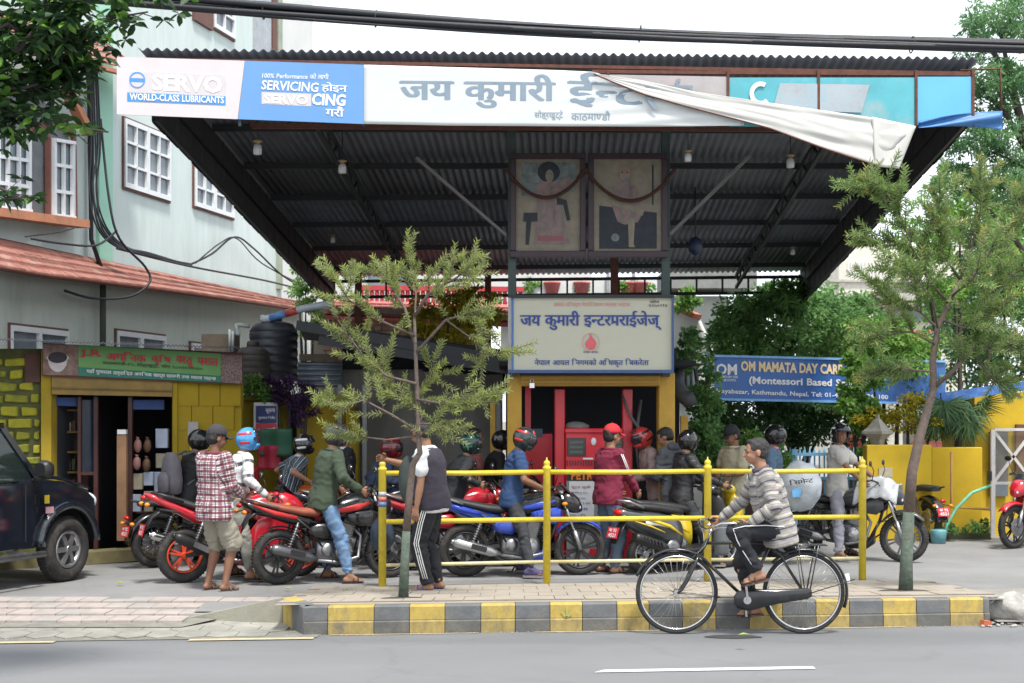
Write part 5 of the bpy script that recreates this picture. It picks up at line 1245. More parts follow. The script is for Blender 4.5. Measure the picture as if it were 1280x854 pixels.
def wpx(a0, b0, a1, b1, a2, b2, a3, b3, rows, cols, par):
    q = MB(); C4 = [V((a0, b0, 0)), V((a1, b1, 0)), V((a2, b2, 0)), V((a3, b3, 0))]
    f = lambda u, v: (C4[0].lerp(C4[1], u)).lerp(C4[3].lerp(C4[2], u), v)
    def bar(u0, v0, u1, v1, w_): p, r = f(u0, v0), f(u1, v1); q.bar(L_(p.x, p.y, .2), L_(r.x, r.y, .2), w_, .05)
    for u in (0.03, .97): bar(u, 0, u, 1, .10)
    for v in (0.02, .98): bar(0, v, 1, v, .10)
    for i in range(1, rows): bar(0, i/rows, 1, i/rows, .05)
    for i in range(1, cols): bar(i/cols, 0, i/cols, 1, .05)
    o = q.build('casement', WINF, par, w=True)
    q = MB(); q.poly([L_(p.x, p.y, .17) for p in C4], .01, V((-.97, .25, 0)).normalized()); q.build('pane', PANE, o, w=True)
wpx(52, 272, 77, 275, 77, 178, 52, 174, 3, 2, house); wpx(-20, 262, 22, 267, 22, 170, -20, 163, 3, 3, house)
q = MB(); q.bar(L_(-60, 262, .25), L_(86, 281, .25), .22, .12); q.build('sill', mat('terracotta_band', (.45, .19, .10), .8, var=.12, dirt=.4), house, w=True)
q = MB(); q.bar(L_(60, 112, .3), L_(88, 168, .3), .16, .12); q.build('gable_edge', MATS['terracotta_band'], house, w=True)
def gab(u, v): return L_(-40+180*u, 60+42*u*.9-45*(1-v)+(18 if u > .8 else 0)*(u-.8)*5, .2+.5*v)
for r in range(5):
    for c in range(20):
        q = MB(); q.add([gab(c/20, r/5)+V((0, 0, 0)), gab((c+.95)/20, r/5), gab((c+.95)/20, (r+1.1)/5)+V((0, -.03, .03)), gab(c/20, (r+1.1)/5)+V((0, -.03, .03))], [(0, 1, 2, 3)]); q.build('tile', TILE, house, w=True, solid=.02)
q = MB(); q.bar(L_(-40, 64, .72), L_(140, 104, .72), .1, .06); q.build('gable_edge', MATS['terracotta_band'], house, w=True)
q = MB(); q.tube([L_(92, 40, .25), L_(94, 170, .25), L_(96, 300, .25), L_(108, 345, .3)], .035, 8); q.build('downpipe', CABLE, house, w=True); q = MB(); q.tube([L_(107, 345, .3), L_(107, 460, .3)], .05, 8); q.build('downpipe', mat('mossy_pipe', (.05, .06, .045), .9), house, w=True)
# service cables on the house
CN = iter(('first strand of the loop left of the green pilaster', 'second strand of that cable loop', 'third strand of that cable loop', 'fourth strand of that cable loop', 'fifth strand of that cable loop', 'loose loop hooking below the tiled eave', 'long strand rising to the arched window', 'upper cable of the arch', 'lower cable of the arch', 'strand along the eave top', 'thin strand under the arched window'))
def cab(pts, r=.016, lab=None, grp='cables on the mint house'):
    lab = 'black cable on mint house, '+next(CN)
    P_ = [L_(a, b, c) for a, b, c in pts]; out = []
    for i in range(len(P_)-1):
        p0 = P_[max(i-1, 0)]; p1 = P_[i]; p2 = P_[i+1]; p3 = P_[min(i+2, len(P_)-1)]
        for k in range(6):
            t_ = k/6; out.append(.5*((2*p1)+(p2-p0)*t_+(2*p0-5*p1+4*p2-p3)*t_*t_+(3*p1-p0-3*p2+p3)*t_**3))
    out.append(P_[-1]); q = MB(); q.tube(out, r, 6); return solo('service_cable', q, CABLE, lab, 'cable', group=grp)
for k in range(5): cab([(90+2*k, 60, .3), (88+k*3, 180, .35), (86+(k*5) % 11, 240, .35), (92+3*k, 285, .4), (110+3*k, 310, .5), (150, 322-k, .55), (210, 331+k*.7, .45)], .014+.003*(k % 2))
cab([(104, 150, .3), (100, 250, .5), (106, 300, .6), (128, 335, .75), (130, 355, .8), (112, 372, .7), (80, 374, .5), (58, 364, .3)], .02)
cab([(0, 300, .5), (40, 306, .5), (80, 308, .55), (110, 290, .5)], .018); cab([(210, 331, .45), (240, 318, .4), (275, 297, .3), (300, 312, .3), (330, 345, .4), (362, 366, .5)], .018); cab([(215, 330, .45), (250, 305, .4), (278, 299, .3), (310, 330, .3), (360, 362, .5)], .013); cab([(110, 312, .5), (200, 334, .55), (300, 352, .55), (366, 368, .55)], .018); cab([(0, 297, .4), (50, 290, .4), (85, 280, .3)], .012)
# ---------------------------------------------------------------- shop
def sY(px): return 1/(1/16.6+px/320*(1/18.4-1/16.6))
def S_(px, py, off=0): return at(px, py, sY(px)-off)
def sp(pts, th, m_, par, name, off=0, **k): q = MB(); q.poly([S_(a, b, off) for a, b in pts], th, V((0, 1, 0))); return q.build(name, m_, par, w=True, **k)
shop = thing('shop', 'small yellow shop with tin roof and open shutter at the left', 'shop', S_(150, 690))
sp([(-90, 436), (51, 436), (51, 705), (-90, 715)], .2, MORTAR, shop, 'wall', off=-.02)
for r in range(13):
    x = -30+(r % 2)*14
    while x < 50:
        w_ = random.uniform(20, 36); y = 446+r*15.5; x1_ = min(x+w_-2.5, 50)
        if x1_-x > 6 and y < 600 and not (x > 24 and 450 < y < 485):
            q = MB(); q.poly([S_(a, b, random.uniform(.008, .022)) for a, b in ((x+random.uniform(0, 2), y+random.uniform(0, 3)), (x1_-random.uniform(0, 2), y+random.uniform(0, 3)), (x1_-random.uniform(0, 2.5), y+random.uniform(10, 13)), (x+random.uniform(0, 2), y+random.uniform(9.5, 13)))], .06, V((0, 1, 0))); q.build('stone', random.choice(YSTONE), shop, w=True, bevel=.012)
        x += w_
sp([(31, 442), (50, 442), (50, 478), (31, 478)], .05, mat('grimy_brown', (.09, .045, .035), .9), shop, 'vent_panel', off=.03)
sp([(51.3, 438), (64, 438), (64, 690), (51.3, 690)], .25, YWALL2, shop, 'pillar', off=.05); sp([(216, 478), (221.5, 478), (221.5, 690), (216, 690)], .25, YWALL2, shop, 'pillar', off=.05)
for r in range(7):
    for c in range(3):
        xa = 222.5+c*26.5-(9 if r % 2 else 0); xb = xa+26; xa = max(xa, 222.5); xb = min(xb, 301)
        if xb-xa > 4: sp([(xa, 478+r*30), (xb-.4, 478+r*30), (xb-.4, 507.5+r*30), (xa, 507.5+r*30)], .2, YWALL2, shop, 'plastered_block', off=random.uniform(0, .004))
sp([(215, 470), (301.5, 470), (301.5, 690), (215, 690)], .1, YWALL2, shop, 'wall', off=-.06)
sp([(64.5, 470), (215.5, 476), (215.5, 496), (64.5, 493)], .3, mat('shutter_ochre', (.25, .16, .035), .6, dirt=.4), shop, 'shutter_box', off=.08); sp([(64.5, 484), (215.5, 488), (215.5, 490), (64.5, 486)], .02, mat('ochre_deep', (.16, .1, .025), .7), shop, 'shutter_rib', off=.1)  # narrow rib in a deeper ochre than the box
sp([(-30, 700), (232, 683), (232, 697), (-30, 716)], .5, mat('step_ochre', (.2, .17, .08), .9, dirt=.6), shop, 'step', off=.3)
# room behind the opening
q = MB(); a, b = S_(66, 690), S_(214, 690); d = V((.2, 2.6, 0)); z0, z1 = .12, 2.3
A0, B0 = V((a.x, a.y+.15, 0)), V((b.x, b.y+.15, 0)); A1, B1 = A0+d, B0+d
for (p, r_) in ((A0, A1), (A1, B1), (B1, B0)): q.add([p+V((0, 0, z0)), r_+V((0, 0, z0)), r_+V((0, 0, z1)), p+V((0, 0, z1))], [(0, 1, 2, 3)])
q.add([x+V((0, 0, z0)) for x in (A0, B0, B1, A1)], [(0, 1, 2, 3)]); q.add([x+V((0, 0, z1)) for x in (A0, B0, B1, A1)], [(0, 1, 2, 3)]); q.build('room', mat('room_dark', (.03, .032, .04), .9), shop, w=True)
for (x0_, x1_) in ((97, 101), (117, 122), (160, 165), (101, 117)):
    if x0_ == 101: sp([(101.3, 500), (116.7, 500), (116.7, 590), (101.3, 590)], .02, mat('tinted_glass', (.02, .03, .05), .15), shop, 'door_pane', off=-.12)
    else: sp([(x0_, 496), (x1_, 496), (x1_, 690), (x0_, 690)], .06, DWOOD, shop, 'door_frame', off=-.05)
sp([(101.3, 590), (116.7, 590), (116.7, 594), (101.3, 594)], .06, DWOOD, shop, 'door_rail', off=-.05)
sp([(66, 497), (96, 497), (96, 508), (66, 507)], .03, mat('blue_cloth', (.03, .06, .18), .7), shop, 'valance', off=-.1); sp([(166, 500), (205, 500), (205, 512), (166, 512)], .03, MATS['blue_cloth'], shop, 'valance', off=-.1)
# shelves and stock
def good(nm, lab, cat, m_, px, py, w_, h_, off, kind='box', grp='goods in the shop'):
    p = S_(px, py, off); t = MB(); W_ = w_*p.y/F; H_ = h_*p.y/F
    if kind == 'bottle': t.lathe((0, 0, 0), [(W_*.5, 0), (W_*.5, H_*.6), (W_*.2, H_*.78), (W_*.2, H_*.95), (W_*.24, H_)], seg=14)
    elif kind == 'bag':
        t.ell((0, 0, H_*.45), (W_*.5, W_*.35, H_*.45), 14, 9); t.lathe((0, 0, H_*.86), [(W_*.12, 0), (W_*.08, H_*.05), (W_*.25, H_*.14)], seg=10); t.v = [tuple(V(v)*(1+.12*noise.noise(V(v)*30))) for v in t.v]
    else: t.box((0, 0, H_/2), (W_, W_*.6, H_))
    o = solo(nm, t, m_, lab, cat, group=grp, bevel=.006 if kind == 'box' else 0); o.location = p; return o
q = MB(); rk = thing('shelf_rack', 'wooden wall shelves stocked with jars and packets inside the shop door', 'shelves', S_(80, 600, -.6))
for y in (513, 540, 565, 590, 612, 640): q = MB(); q.bar(S_(66, y, -.55), S_(96, y, -.55), .35, .025); q.build('shelf', mat('shelf_yellow', (.22, .15, .03), .7), rk, w=True)
for x in (66, 96): q = MB(); q.bar(S_(x, 505, -.55), S_(x, 680, -.55), .03, .3); q.build('upright', DWOOD, rk, w=True)
for k, x in enumerate((68, 74, 79.5)): good('bottle', 'white plastic bottle on the shop shelf, %s of three' % ('leftmost', 'middle one', 'rightmost')[k], 'bottle', WHT, x, 563, 4.5, 11, -.42, 'bottle', 'white bottles on the shop shelf')
cl = [mat('pack_%s' % n, c, .5) for n, c in (('brown', (.12, .06, .03)), ('green', (.06, .12, .06)), ('red', (.25, .04, .03)), ('cream', (.35, .3, .22)), ('grey', (.2, .2, .22)))]
for y in (539, 588, 611, 637):
    for k in range(5):
        ci = random.randrange(5); good('packet', 'small %s packet, %s from left on the %s wooden shelf inside the shop' % (('brown', 'green', 'red', 'cream', 'grey')[ci], ('first', 'second', 'third', 'fourth', 'fifth')[k], {539: 'top', 588: 'second', 611: 'third', 637: 'lowest'}[y]), 'packet', cl[ci], 70+k*5.5, y, random.uniform(4, 5), random.uniform(8, 16), -.45, grp='packets on the shop shelves')
for k, (x, y) in enumerate(((172, 566), (184, 566), (171, 588), (183, 590))): good('hanging_bag', 'bag of pulses hanging in the shop front, %s one' % ('upper left', 'upper right', 'lower left', 'lower right')[k], 'bag', cl[0] if k % 2 else mat('pulse_pink', (.3, .14, .12), .5), x, y, 10, 19, -.05, 'bag', 'bags of pulses hanging in the shop')
for k, (x, y, w_, h_) in enumerate(((203, 560, 15, 24), (202, 585, 13, 18), (186, 607, 12, 17), (173, 612, 11, 20), (171, 640, 11, 22), (186, 640, 11, 26), (200, 615, 13, 25))): good('packet', 'pale packet in the display beside the shop doorway, %s' % ('top right one', 'one under the topmost', 'middle one', 'middle left one', 'bottom left one', 'bottom middle one', 'lower right one')[k], 'packet', cl[3] if k % 2 else mat('pack_white_blue', (.4, .45, .55), .5), x, y, w_, h_, -.1, grp='packets in the doorway display')
q = MB(); q.bar(S_(167, 640, -.1), S_(212, 640, -.1), .3, .02); solo('display_shelf', q, DWOOD, 'low wooden display shelf beside the shop doorway', 'shelf')
q = MB(); q.box(S_(153, 610, .0), (.12, .08, 1.35)); solo('cardboard_tube_box', q, mat('cardboard', (.27, .15, .08), .8), 'tall narrow cardboard box standing in the shop doorway', 'box'); q = MB(); q.box(S_(153, 540, .0), (.11, .08, .06)); solo('paper_stack', q, WHT, 'small stack of white paper on top of the tall cardboard box', 'paper')
# shop sign
sg = thing('shop_sign', 'green shop banner with red Devanagari name over the yellow shop', 'sign', S_(178, 470, .2))
def ss(pts, m_, nm, off=.14, th=.01): q = MB(); q.poly([S_(a, b, off) for a, b in pts], th, V((0, 1, 0))); return q.build(nm, m_, sg, w=True)
ss([(53, 429), (303, 441), (303, 481), (53, 470)], mat('sign_backing', (.12, .05, .04), .7), 'backing', .12, .03)
ss([(98, 431), (276, 442.3), (276, 470), (98, 459)], mat('banner_green', (.08, .24, .05), .5, col2=(.14, .33, .1), scale=1), 'banner_upper'); ss([(98, 459.3), (276, 470.3), (276, 478), (98, 470)], mat('banner_dark_green', (.02, .17, .11), .5), 'banner_lower')
ss([(53.5, 430), (97.6, 431.5), (97.6, 469.5), (53.5, 469)], mat('print_brown', (.14, .07, .05), .6, var=.5, scale=10, col2=(.3, .2, .17)), 'banner_photo'); ss([(276.4, 443), (302.5, 444.5), (302.5, 480), (276.4, 478)], mat('print_speckle', (.05, .03, .03), .6, var=.6, scale=45, col2=(.32, .22, .2)), 'banner_photo')
ss([(72+15*math.cos(a)*(1 if math.sin(a) < 0 else .8), 450+(9 if math.sin(a) < 0 else 15)*math.sin(a)) for a in np.linspace(0, 2*math.pi, 25)[:-1]], mat('print_cup', (.55, .5, .5), .6), 'printed_cup', .146, .002); ss([(72+12*math.cos(a), 447+7*math.sin(a)) for a in np.linspace(0, 2*math.pi, 21)[:-1]], mat('print_beans', (.03, .02, .03), .6, var=.5, scale=60), 'printed_beans', .15, .002)
def sw(s, x0_, y0_, x1_, y1_, hp_, m_, b=.02, off=.15): letters(s, S_(x0_, y0_, off), S_(x1_, y1_, off), S_(x0_, y0_-hp_, off), m_, sg, bold=b, off=.004)
sw('J.R', 100, 447, 127, 449, 11, TXTR, .035); sw('अग^ानिक', 133, 450, 183, 453, 12, TXTR, .035); sw('कृषि', 189, 455, 214, 457, 13, TXTR, .035); sw('वस^तु', 220, 457, 241, 459, 12.5, TXTR, .035); sw('पसल', 247, 456, 273, 458, 9.5, TXTR, .035)
sw('काठमाण^डौ-१५, सोह्रखुट्टे, फोन ९८५१०२४५६०', 128, 456.5, 253, 464, 6, TXTK, .01); sw('यहाँ गुणस^तर उत्पादित अगा^निक खाद्य सामग^री तथा मसला पाइन^छ', 108, 467.5, 270, 477, 7, TXTW, .015)
def tin(u, v): px = -90+415*u; return at(px, 425+(437-425)*(px/320), 1)*0+S_(px, 427+(9*(px-60)/260), .55-1.6*v)+V((0, 0, .01*v+.012*math.cos(u*2*math.pi*95)))
q = MB(); q.grid(tin, 95*6, 2); q.build('tin_roof', mat('tin_dark', (.06, .065, .08), .6, .3, dirt=.4, dcol=(.1, .05, .03)), shop, w=True, solid=.005)
q = MB(); q.box(S_(240, 536, .03), (.16, .006, .18)); q.v = q.v; solo('paper_notice', q, mat('notice_paper', (.42, .4, .4), .8), 'small pale paper notice pasted on the yellow shop wall', 'notice'); q = MB(); q.box(S_(250, 556, .06), (.26, .1, .16)); solo('wall_box', q, mat('box_yellow', (.6, .45, .02), .5), 'yellow metal box fixed on the shop wall by the plaid man', 'box', bevel=.01)
# ---------------------------------------------------------------- yard wall right of the shop, tanks, tin, plants
yw = thing('yard_wall', 'dark yellow yard wall with a doorway right of the shop', 'wall', at(360, 660, 19.6))
for k, (x0_, x1_, yt, m_) in enumerate(((301.6, 357, 494, YWALL2), (371, 432, 500, YWALL2), (432.3, 448, 512, YWALL2))):
    q = MB(); a, b = at(x0_, yt, 19.4), at(x1_, yt+2, 19.6); q.poly([V((a.x, a.y, .1)), V((b.x, b.y, .1)), b, a], .2, V((0, 1, 0))); q.build('wall', m_, yw, w=True)
q = MB(); q.box(at(364, 575, 20.2), (.3, .1, 1.8)); q.build('door', DARK, yw, w=True); q = MB(); q.box(at(372, 497, 19.4), (1.7, .3, .08)); q.build('coping', mat('coping_mossy', (.15, .14, .03), .9), yw, w=True)
t = thing('wall_poster', 'navy and red poster board on the yellow wall behind the striped shirt rider', 'poster', at(332, 530, 19.1)); q = MB(); q.box(at(332, 528, 19.15), (.33, .03, .56)); q.build('board', WHT, t, w=True)
q = MB(); q.box(at(333, 518, 19.11), (.29, .01, .24)); q.build('panel', mat('poster_navy', (.03, .04, .16), .5), t, w=True); q = MB(); q.box(at(333, 541, 19.11), (.29, .01, .26)); q.build('panel', mat('poster_red', (.5, .04, .06), .5), t, w=True)
letters('सूचना', at(332, 517, 19.1), at(344, 517, 19.1), at(332, 511, 19.1), TXTW, t, off=.004); letters('धूम~रपान निषेध', at(323, 525, 19.1), at(344, 525, 19.1), at(323, 520, 19.1), TXTW, t, off=.004); letters('मनाही', at(334, 540, 19.1), at(344, 540, 19.1), at(334, 534, 19.1), TXTW, t, off=.004)
q = MB(); q.ring([[at(325+r_*math.cos(a), 541+r_*math.sin(a), 19.098+k) for (r_, k) in ((5, 0), (5, .002), (4, .002), (4, 0))] for a in np.linspace(0, 2*math.pi, 21)[:-1]], False, False, True); q.build('emblem', TXTW, t, w=True)
def tank(px, py, Y, r, hh, m_, lab):
    p = at(px, py, Y); t = thing('water_tank', lab, 'water tank', p); pr = [(r, 0)]
    n_ = 6
    for i in range(n_): z = hh*.8*i/n_; pr += [(r, z+.01), (r*1.0, z+hh*.8/n_*.75), (r*.975, z+hh*.8/n_*.8), (r*.975, z+hh*.8/n_*.95)]
    pr += [(r, hh*.8), (r*.8, hh*.92), (r*.35, hh*.97)]
    q = MB(); q.lathe((0, 0, 0), pr, seg=36); q.build('shell', m_, t); q = MB(); q.lathe((0, 0, hh*.96), [(r*.36, 0), (r*.36, .06), (r*.3, .09)], seg=24); q.build('lid', m_, t); return t
tank(342, 476, 21, .37, .95, mat('tank_black', (.03, .034, .045), .42, var=.1, scale=3, dirt=.3, dcol=(.1, .1, .1)), 'big ribbed black plastic water tank with white pipe behind the shop')
tank(316, 492, 20.3, .25, .72, mat('tank_brownish', (.05, .045, .04), .7, var=.3, scale=6, dirt=.7, dcol=(.12, .07, .04)), 'smaller dusty dark tank standing in front of the big black tank')
q = MB(); q.tube([at(326, 398, 20.8), at(333, 399, 20.8), at(378, 386, 20.6), at(415, 379, 20.4)], .055, 12); o = solo('white_pipe', q, mat('pvc_white', (.5, .55, .6), .4, dirt=.3), 'sloping white pipe running from the black tank up to the canopy', 'pipe'); q = MB(); q.tube([at(358, 392, 20.68), at(372, 388, 20.62)], .057, 12); q.build('red_sleeve', mat('pipe_red', (.55, .08, .06), .4), o); q = MB(); q.tube([at(338, 397.6, 20.75), at(358, 392, 20.68)], .0565, 12); q.build('blue_sleeve', mat('pipe_blue', (.1, .25, .55), .4), o)
q = MB(); q.tube([at(296, 405, 20.4), at(296, 418, 20.4), at(300, 418, 20.4)], .03, 8); q.tube([at(296, 406, 20.4), at(312, 408, 20.4)], .03, 8); q.tube([at(287, 412, 20.5), at(287, 440, 20.5)], .02, 8); q.tube([at(291, 414, 20.5), at(291, 440, 20.5)], .02, 8); solo('tank_pipework', q, mat('pvc_old', (.3, .34, .33), .6), 'thin old plastic pipes rising left of the water tanks', 'pipe')
q = MB(); q.box(at(276, 431, 20.7), (.5, .4, .3)); solo('tin_crate', q, mat('old_wood', (.09, .07, .05), .9, var=.3), 'old brown boards lying on the tin roof left of the tanks', 'boards')
t = thing('corrugated_screen', 'dull blue grey corrugated tin screen right of the black tank', 'screen', at(400, 482, 20))
q = MB(); q.grid(lambda u, v: at(372+56*u, 452+32*v, 20)+V((0, .02*math.cos(v*2*math.pi*5.0), 0)), 2, 40); q.build('sheet', mat('tin_blue_grey', (.16, .19, .22), .45, .4, dirt=.4, dcol=(.1, .1, .1)), t, w=True, solid=.006); q = MB(); q.box(at(398, 447, 20), (.55, .1, .1)); q.build('top_board', MATS['old_wood'], t, w=True)
# lean-to with grey tarpaulin behind the sapling
ln = thing('lean_to', 'black sloping lean-to roof with hanging grey tarpaulin behind the sapling', 'shelter', at(540, 660, 19.5))
q = MB()
for (a, b) in (((372, 407), (640, 452)), ((400, 425), (640, 462))): q.bar(at(*a, 19.2), at(*b, 18.6), .12, .14)
q.build('roof_beam', BEAM, ln, w=True); q = MB(); q.add([at(372, 402, 19.3), at(640, 446, 18.6), at(640, 440, 22.5), at(380, 424, 23)], [(0, 1, 2, 3)]); q.build('roof_sheet', DARK, ln, w=True, solid=.03)
q = MB(); q.add([at(428, 430, 20.6), at(632, 452, 20.6), at(632, 490, 20.6), at(520, 462, 20.6), at(428, 466, 20.6)], [(0, 1, 2, 3, 4)])
q.build('dark_underside', DARK, ln, w=True, solid=.02)  # near-black sheet paints in the shade under the lean-to roof
def tarp(u, v): x = 428+200*u; y = 462+150*v+(6 if u > .5 else 0)*(1-v); return at(x, y, 20.2)+V((0, .09*math.sin(u*23+v*3*math.sin(u*5))+.06*noise.noise(V((u*6, v*4, 2)))+.25*math.sin(v*3.1)*u, 0))
q = MB(); q.grid(tarp, 80, 30); q.build('tarpaulin', mat('tarpaulin_grey', (.15, .145, .13), .75, var=.12, scale=1.5, bump=.15, bscale=6, dirt=.4, dcol=(.09, .085, .08)), ln, w=True, solid=.006)
q = MB(); p = at(540, 640, 20.8); q.box((p.x, 20.9, .5), (2.6, .1, .9)); q.build('low_wall', mat('dark_block', (.09, .085, .08), .9), ln, w=True)
for px in (425, 456, 623): q = MB(); p = at(px, 600, 19.4); q.box((p.x, 19.4, 1.2), (.06, .06, 2.4)); q.build('post', mat('post_grey', (.18, .18, .18), .7), ln, w=True)
q = MB(); q.box(at(410, 505, 19.9), (.75, .3, .16)); q.build('shelf_board', OCH, ln, w=True)
# brick building with pink tiled roof and balustrade
bb = thing('brick_house', 'brick house with pink tiled roof and red balustrade behind the sapling', 'house', at(520, 500, 27))
q = MB(); q.box(at(500, 440, 25.3)+V((0, 0, -.7)), (3.3, .2, 3.0)); q.build('wall', mat('mortar_grey', (.3, .26, .22), .9), bb, w=True)
bm_ = [mat('brick_orange', (.36, .20, .15), .9, var=.2, bump=.3), mat('brick_pale', (.42, .28, .22), .9, var=.2, bump=.3)]
bmesh_cache = {}
for r in range(11):
    for c in range(22):
        x = 404+c*9.2+(4.6 if r % 2 else 0); y = 398+r*6.2
        if x > 588: continue
        key = (r+c) % 2
        if key not in bmesh_cache: q = MB(); q.box((0, 0, 0), (.128, .06, .078)); bmesh_cache[key] = q.mesh('brick', bm_[key])
        o = link('brick', bmesh_cache[key], bb); o.location = at(x+4.3, y, 25.17)-bb.location
q = MB(); q.add([at(405, 397, 25), at(655, 407, 25), at(655, 385, 27), at(405, 378, 27)], [(0, 1, 2, 3)]); q.build('roof_slab', TILEP, bb, w=True, solid=.08)
for r in range(4):
    for c in range(34):
        q = MB(); a = lambda u, v: at(405+250*u, (397+10*u)*(1-v)+(378+7*u)*v, 25+2*v)
        u0, u1, v0, v1 = c/34, (c+.9)/34, r/4, (r+.97)/4; q.add([a(u0, v0)+V((0, 0, .08)), a(u1, v0)+V((0, 0, .08)), a(u1, v1)+V((0, 0, .05)), a(u0, v1)+V((0, 0, .05))], [(0, 1, 2, 3)]); q.build('tile', TILEP, bb, w=True, solid=.02)
q = MB(); q.box(at(560, 372, 29.5)+V((0, 0, .1)), (6.2, .2, 1.3)); q.build('upper_wall', WWALL, bb, w=True)
q = MB(); q.bar(at(450, 360, 27.3), at(655, 362, 27.3), .12, .1); q.bar(at(450, 384, 27.3), at(655, 386, 27.3), .12, .1); q.build('balustrade_rail', mat('baluster_red', (.45, .05, .06), .7), bb, w=True)
for c in range(32): q = MB(); q.lathe(at(452+c*6.4, 385, 27.3), [(.03, 0), (.045, .1), (.03, .2), (.045, .3), (.03, .36)], seg=8); q.build('baluster', MATS['baluster_red'], bb, w=True)
q = MB(); q.box(at(486, 347, 29), (.9, .1, .5)); q.build('window', PANE, bb, w=True)
# low white terrace with flower pots, seen over the name board
tw = thing('terrace_house', 'white house terrace with flower pots seen between name board and canopy', 'house', at(740, 440, 30))
q = MB(); q.box(at(745, 395, 30), (4.2, .3, 1.6)); q.build('wall', WWALL, tw, w=True)
for i, x in enumerate((662, 684, 700, 726, 760, 792)): q = MB(); q.box(at(x, 364, 29.8), (.07, .1, .8)); q.build('railing_post', mat('rail_grey', (.3, .3, .32), .7), tw, w=True)
for x, w_, m_ in ((690, 12, 'r'), (727, 18, 'd'), (785, 26, 'r'), (800, 20, 'r')):
    q = MB(); p = at(x, 370, 29.4); q.lathe(p, [(.12, 0), (.17, .25), (.19, .26), (.19, .3)], seg=14); solo('flower_pot', q, TILEP, 'red flower pot on the white terrace %s' % {690: 'at its left end', 727: 'with dark bush, second from left', 785: 'with pale leafy plant behind the canopy post', 800: 'beside the right canopy post'}[x], 'flower pot')
# right hand white house
wh = thing('white_house', 'white rendered house with grilled window right of the name board', 'house', at(870, 560, 28))
q = MB(); a = at(836, 400, 28); q.box((at(872, 400, 28).x, 28.4, 2.2), (1.25, .8, 4.5)); q.build('wall', WWALL, wh, w=True)
q = MB(); q.box((at(866, 350, 28).x+.3, 28.2, 4.75), (1.9, 1.2, .35)); q.build('roof_slab', mat('grey_concrete', (.25, .25, .24), .9), wh, w=True)
q = MB(); q.box(at(858, 460, 27.98), (.52, .06, 1.15)); wo = q.build('window', PANE, wh, w=True)
for k in range(5): q = MB(); q.box(at(843.5+7*k, 460, 27.93), (.035, .04, 1.17)); q.build('grille_bar', BEAM, wo, w=True)
q = MB(); q.bar(at(836, 380, 27.7), at(872, 396, 27.3), .3, .1); q.build('balcony_edge', mat('terracotta_sill', (.45, .16, .1), .8), wh, w=True); q = MB(); q.poly([at(836, 384, 27.8), at(872, 399, 27.4), at(890, 440, 27.3), at(890, 470, 27.3), at(836, 430, 27.8)], .1); q.build('balcony_wall', WWALL, wh, w=True)
q = MB(); q.tube([at(846, 466, 17.6), at(846, 480, 17.5), at(852, 494, 17.4), at(861, 500, 17.3), at(868, 497, 17.3)], .1, 10); solo('rolled_awning', q, mat('awning_dark', (.04, .045, .05), .7), 'dark rolled awning drooping at the right booth column', 'awning')
# ---------------------------------------------------------------- day care board, picket fence, yellow boundary wall, kiosk, gate
t = thing('daycare_sign', 'long blue day care signboard with white and cream lettering among trees', 'sign', at(1000, 500, 21.5))
def D_(x, y, off=0): return at(x, y, 21.5+(x-893)*.003-off)
q = MB(); q.poly([D_(893, 445), (D_(1182, 452)), D_(1182, 505), D_(893, 499)], .06, V((0, 1, 0))); q.build('panel', BLUE, t, w=True)
BE = mat('sign_edge_light', (.18, .4, .7), .5)
for (a, b) in (((893, 445), (1182, 452)), ((893, 499), (1182, 505))): q = MB(); q.bar(D_(*a, .02), D_(*b, .02), .04, .035); q.build('frame', BE, t, w=True)
q = MB(); q.bar(D_(885, 440, .0), D_(885, 650, 0), .05, .05); q.build('post', BE, t, w=True)
def dw(s, x0_, y0_, x1_, y1_, hp_, m_, b=.02): letters(s, D_(x0_, y0_, .01), D_(x1_, y1_, .01), D_(x0_, y0_-hp_, .01), m_, t, bold=b, off=.006)
dw('OM', 895, 468.5, 921, 469, 14, TXTW, .03); dw('MAMATA DAY CARE', 899, 472.5, 922, 473, 3, TXTW); dw('HOME SCHOOL', 900, 476.5, 920, 477, 3, TXTW)
dw('OM MAMATA DAY CARE CENTRE', 926, 464, 1097, 470, 13, TXTO, .04); dw('(Montessori Based School)', 936, 482.5, 1085, 487, 12, TXTW, .03); dw('Nayabazar, Kathmandu, Nepal, Tel: 01-4350214, 4361100', 895, 493, 1110, 501, 7.5, TXTW, .02)
t = thing('picket_fence', 'light blue spiked metal picket fence behind the rider in the pale shirt', 'fence', at(1030, 610, 22)); PB_ = mat('picket_blue', (.22, .5, .72), .5, var=.08)
for k in range(24): q = MB(); x = 945+k*6.1; p = at(x, 600, 22); q.tube([(p.x, 22, .1), (p.x, 22, 1.32), (p.x, 22, 1.36), (p.x, 22, 1.46)], [.014, .014, .024, .001], 6); q.build('picket', PB_, t, w=True)
for y in (568, 598): q = MB(); q.bar(at(940, y, 21.97), at(1088, y, 21.97), .03, .05); q.build('rail', PB_, t, w=True)
for x in (992, 1083): q = MB(); q.box(V((at(x, 600, 22).x, 21.95, .75)), (.09, .09, 1.35)); q.build('post', PB_, t, w=True)
q = MB(); q.box(V((at(1010, 600, 22.6).x, 22.9, .45)), (2.9, .15, .9)); solo('plinth_wall', q, mat('grimy_plinth', (.2, .13, .1), .9, var=.3), 'low dirty brick plinth wall behind the blue picket fence', 'wall')
bw_ = thing('boundary_wall', 'bright yellow boundary wall running behind the parked motorcycles at the right', 'wall', at(1160, 668, 20.7))
q = MB(); a, b = at(1083, 560, 20.3), at(1164, 561, 20.3); q.box(((a.x+b.x)/2, 20.4, (a.z+.05)/2+.02), (b.x-a.x, .25, a.z)); q.build('wall', YWALL, bw_, w=True, bevel=.01)
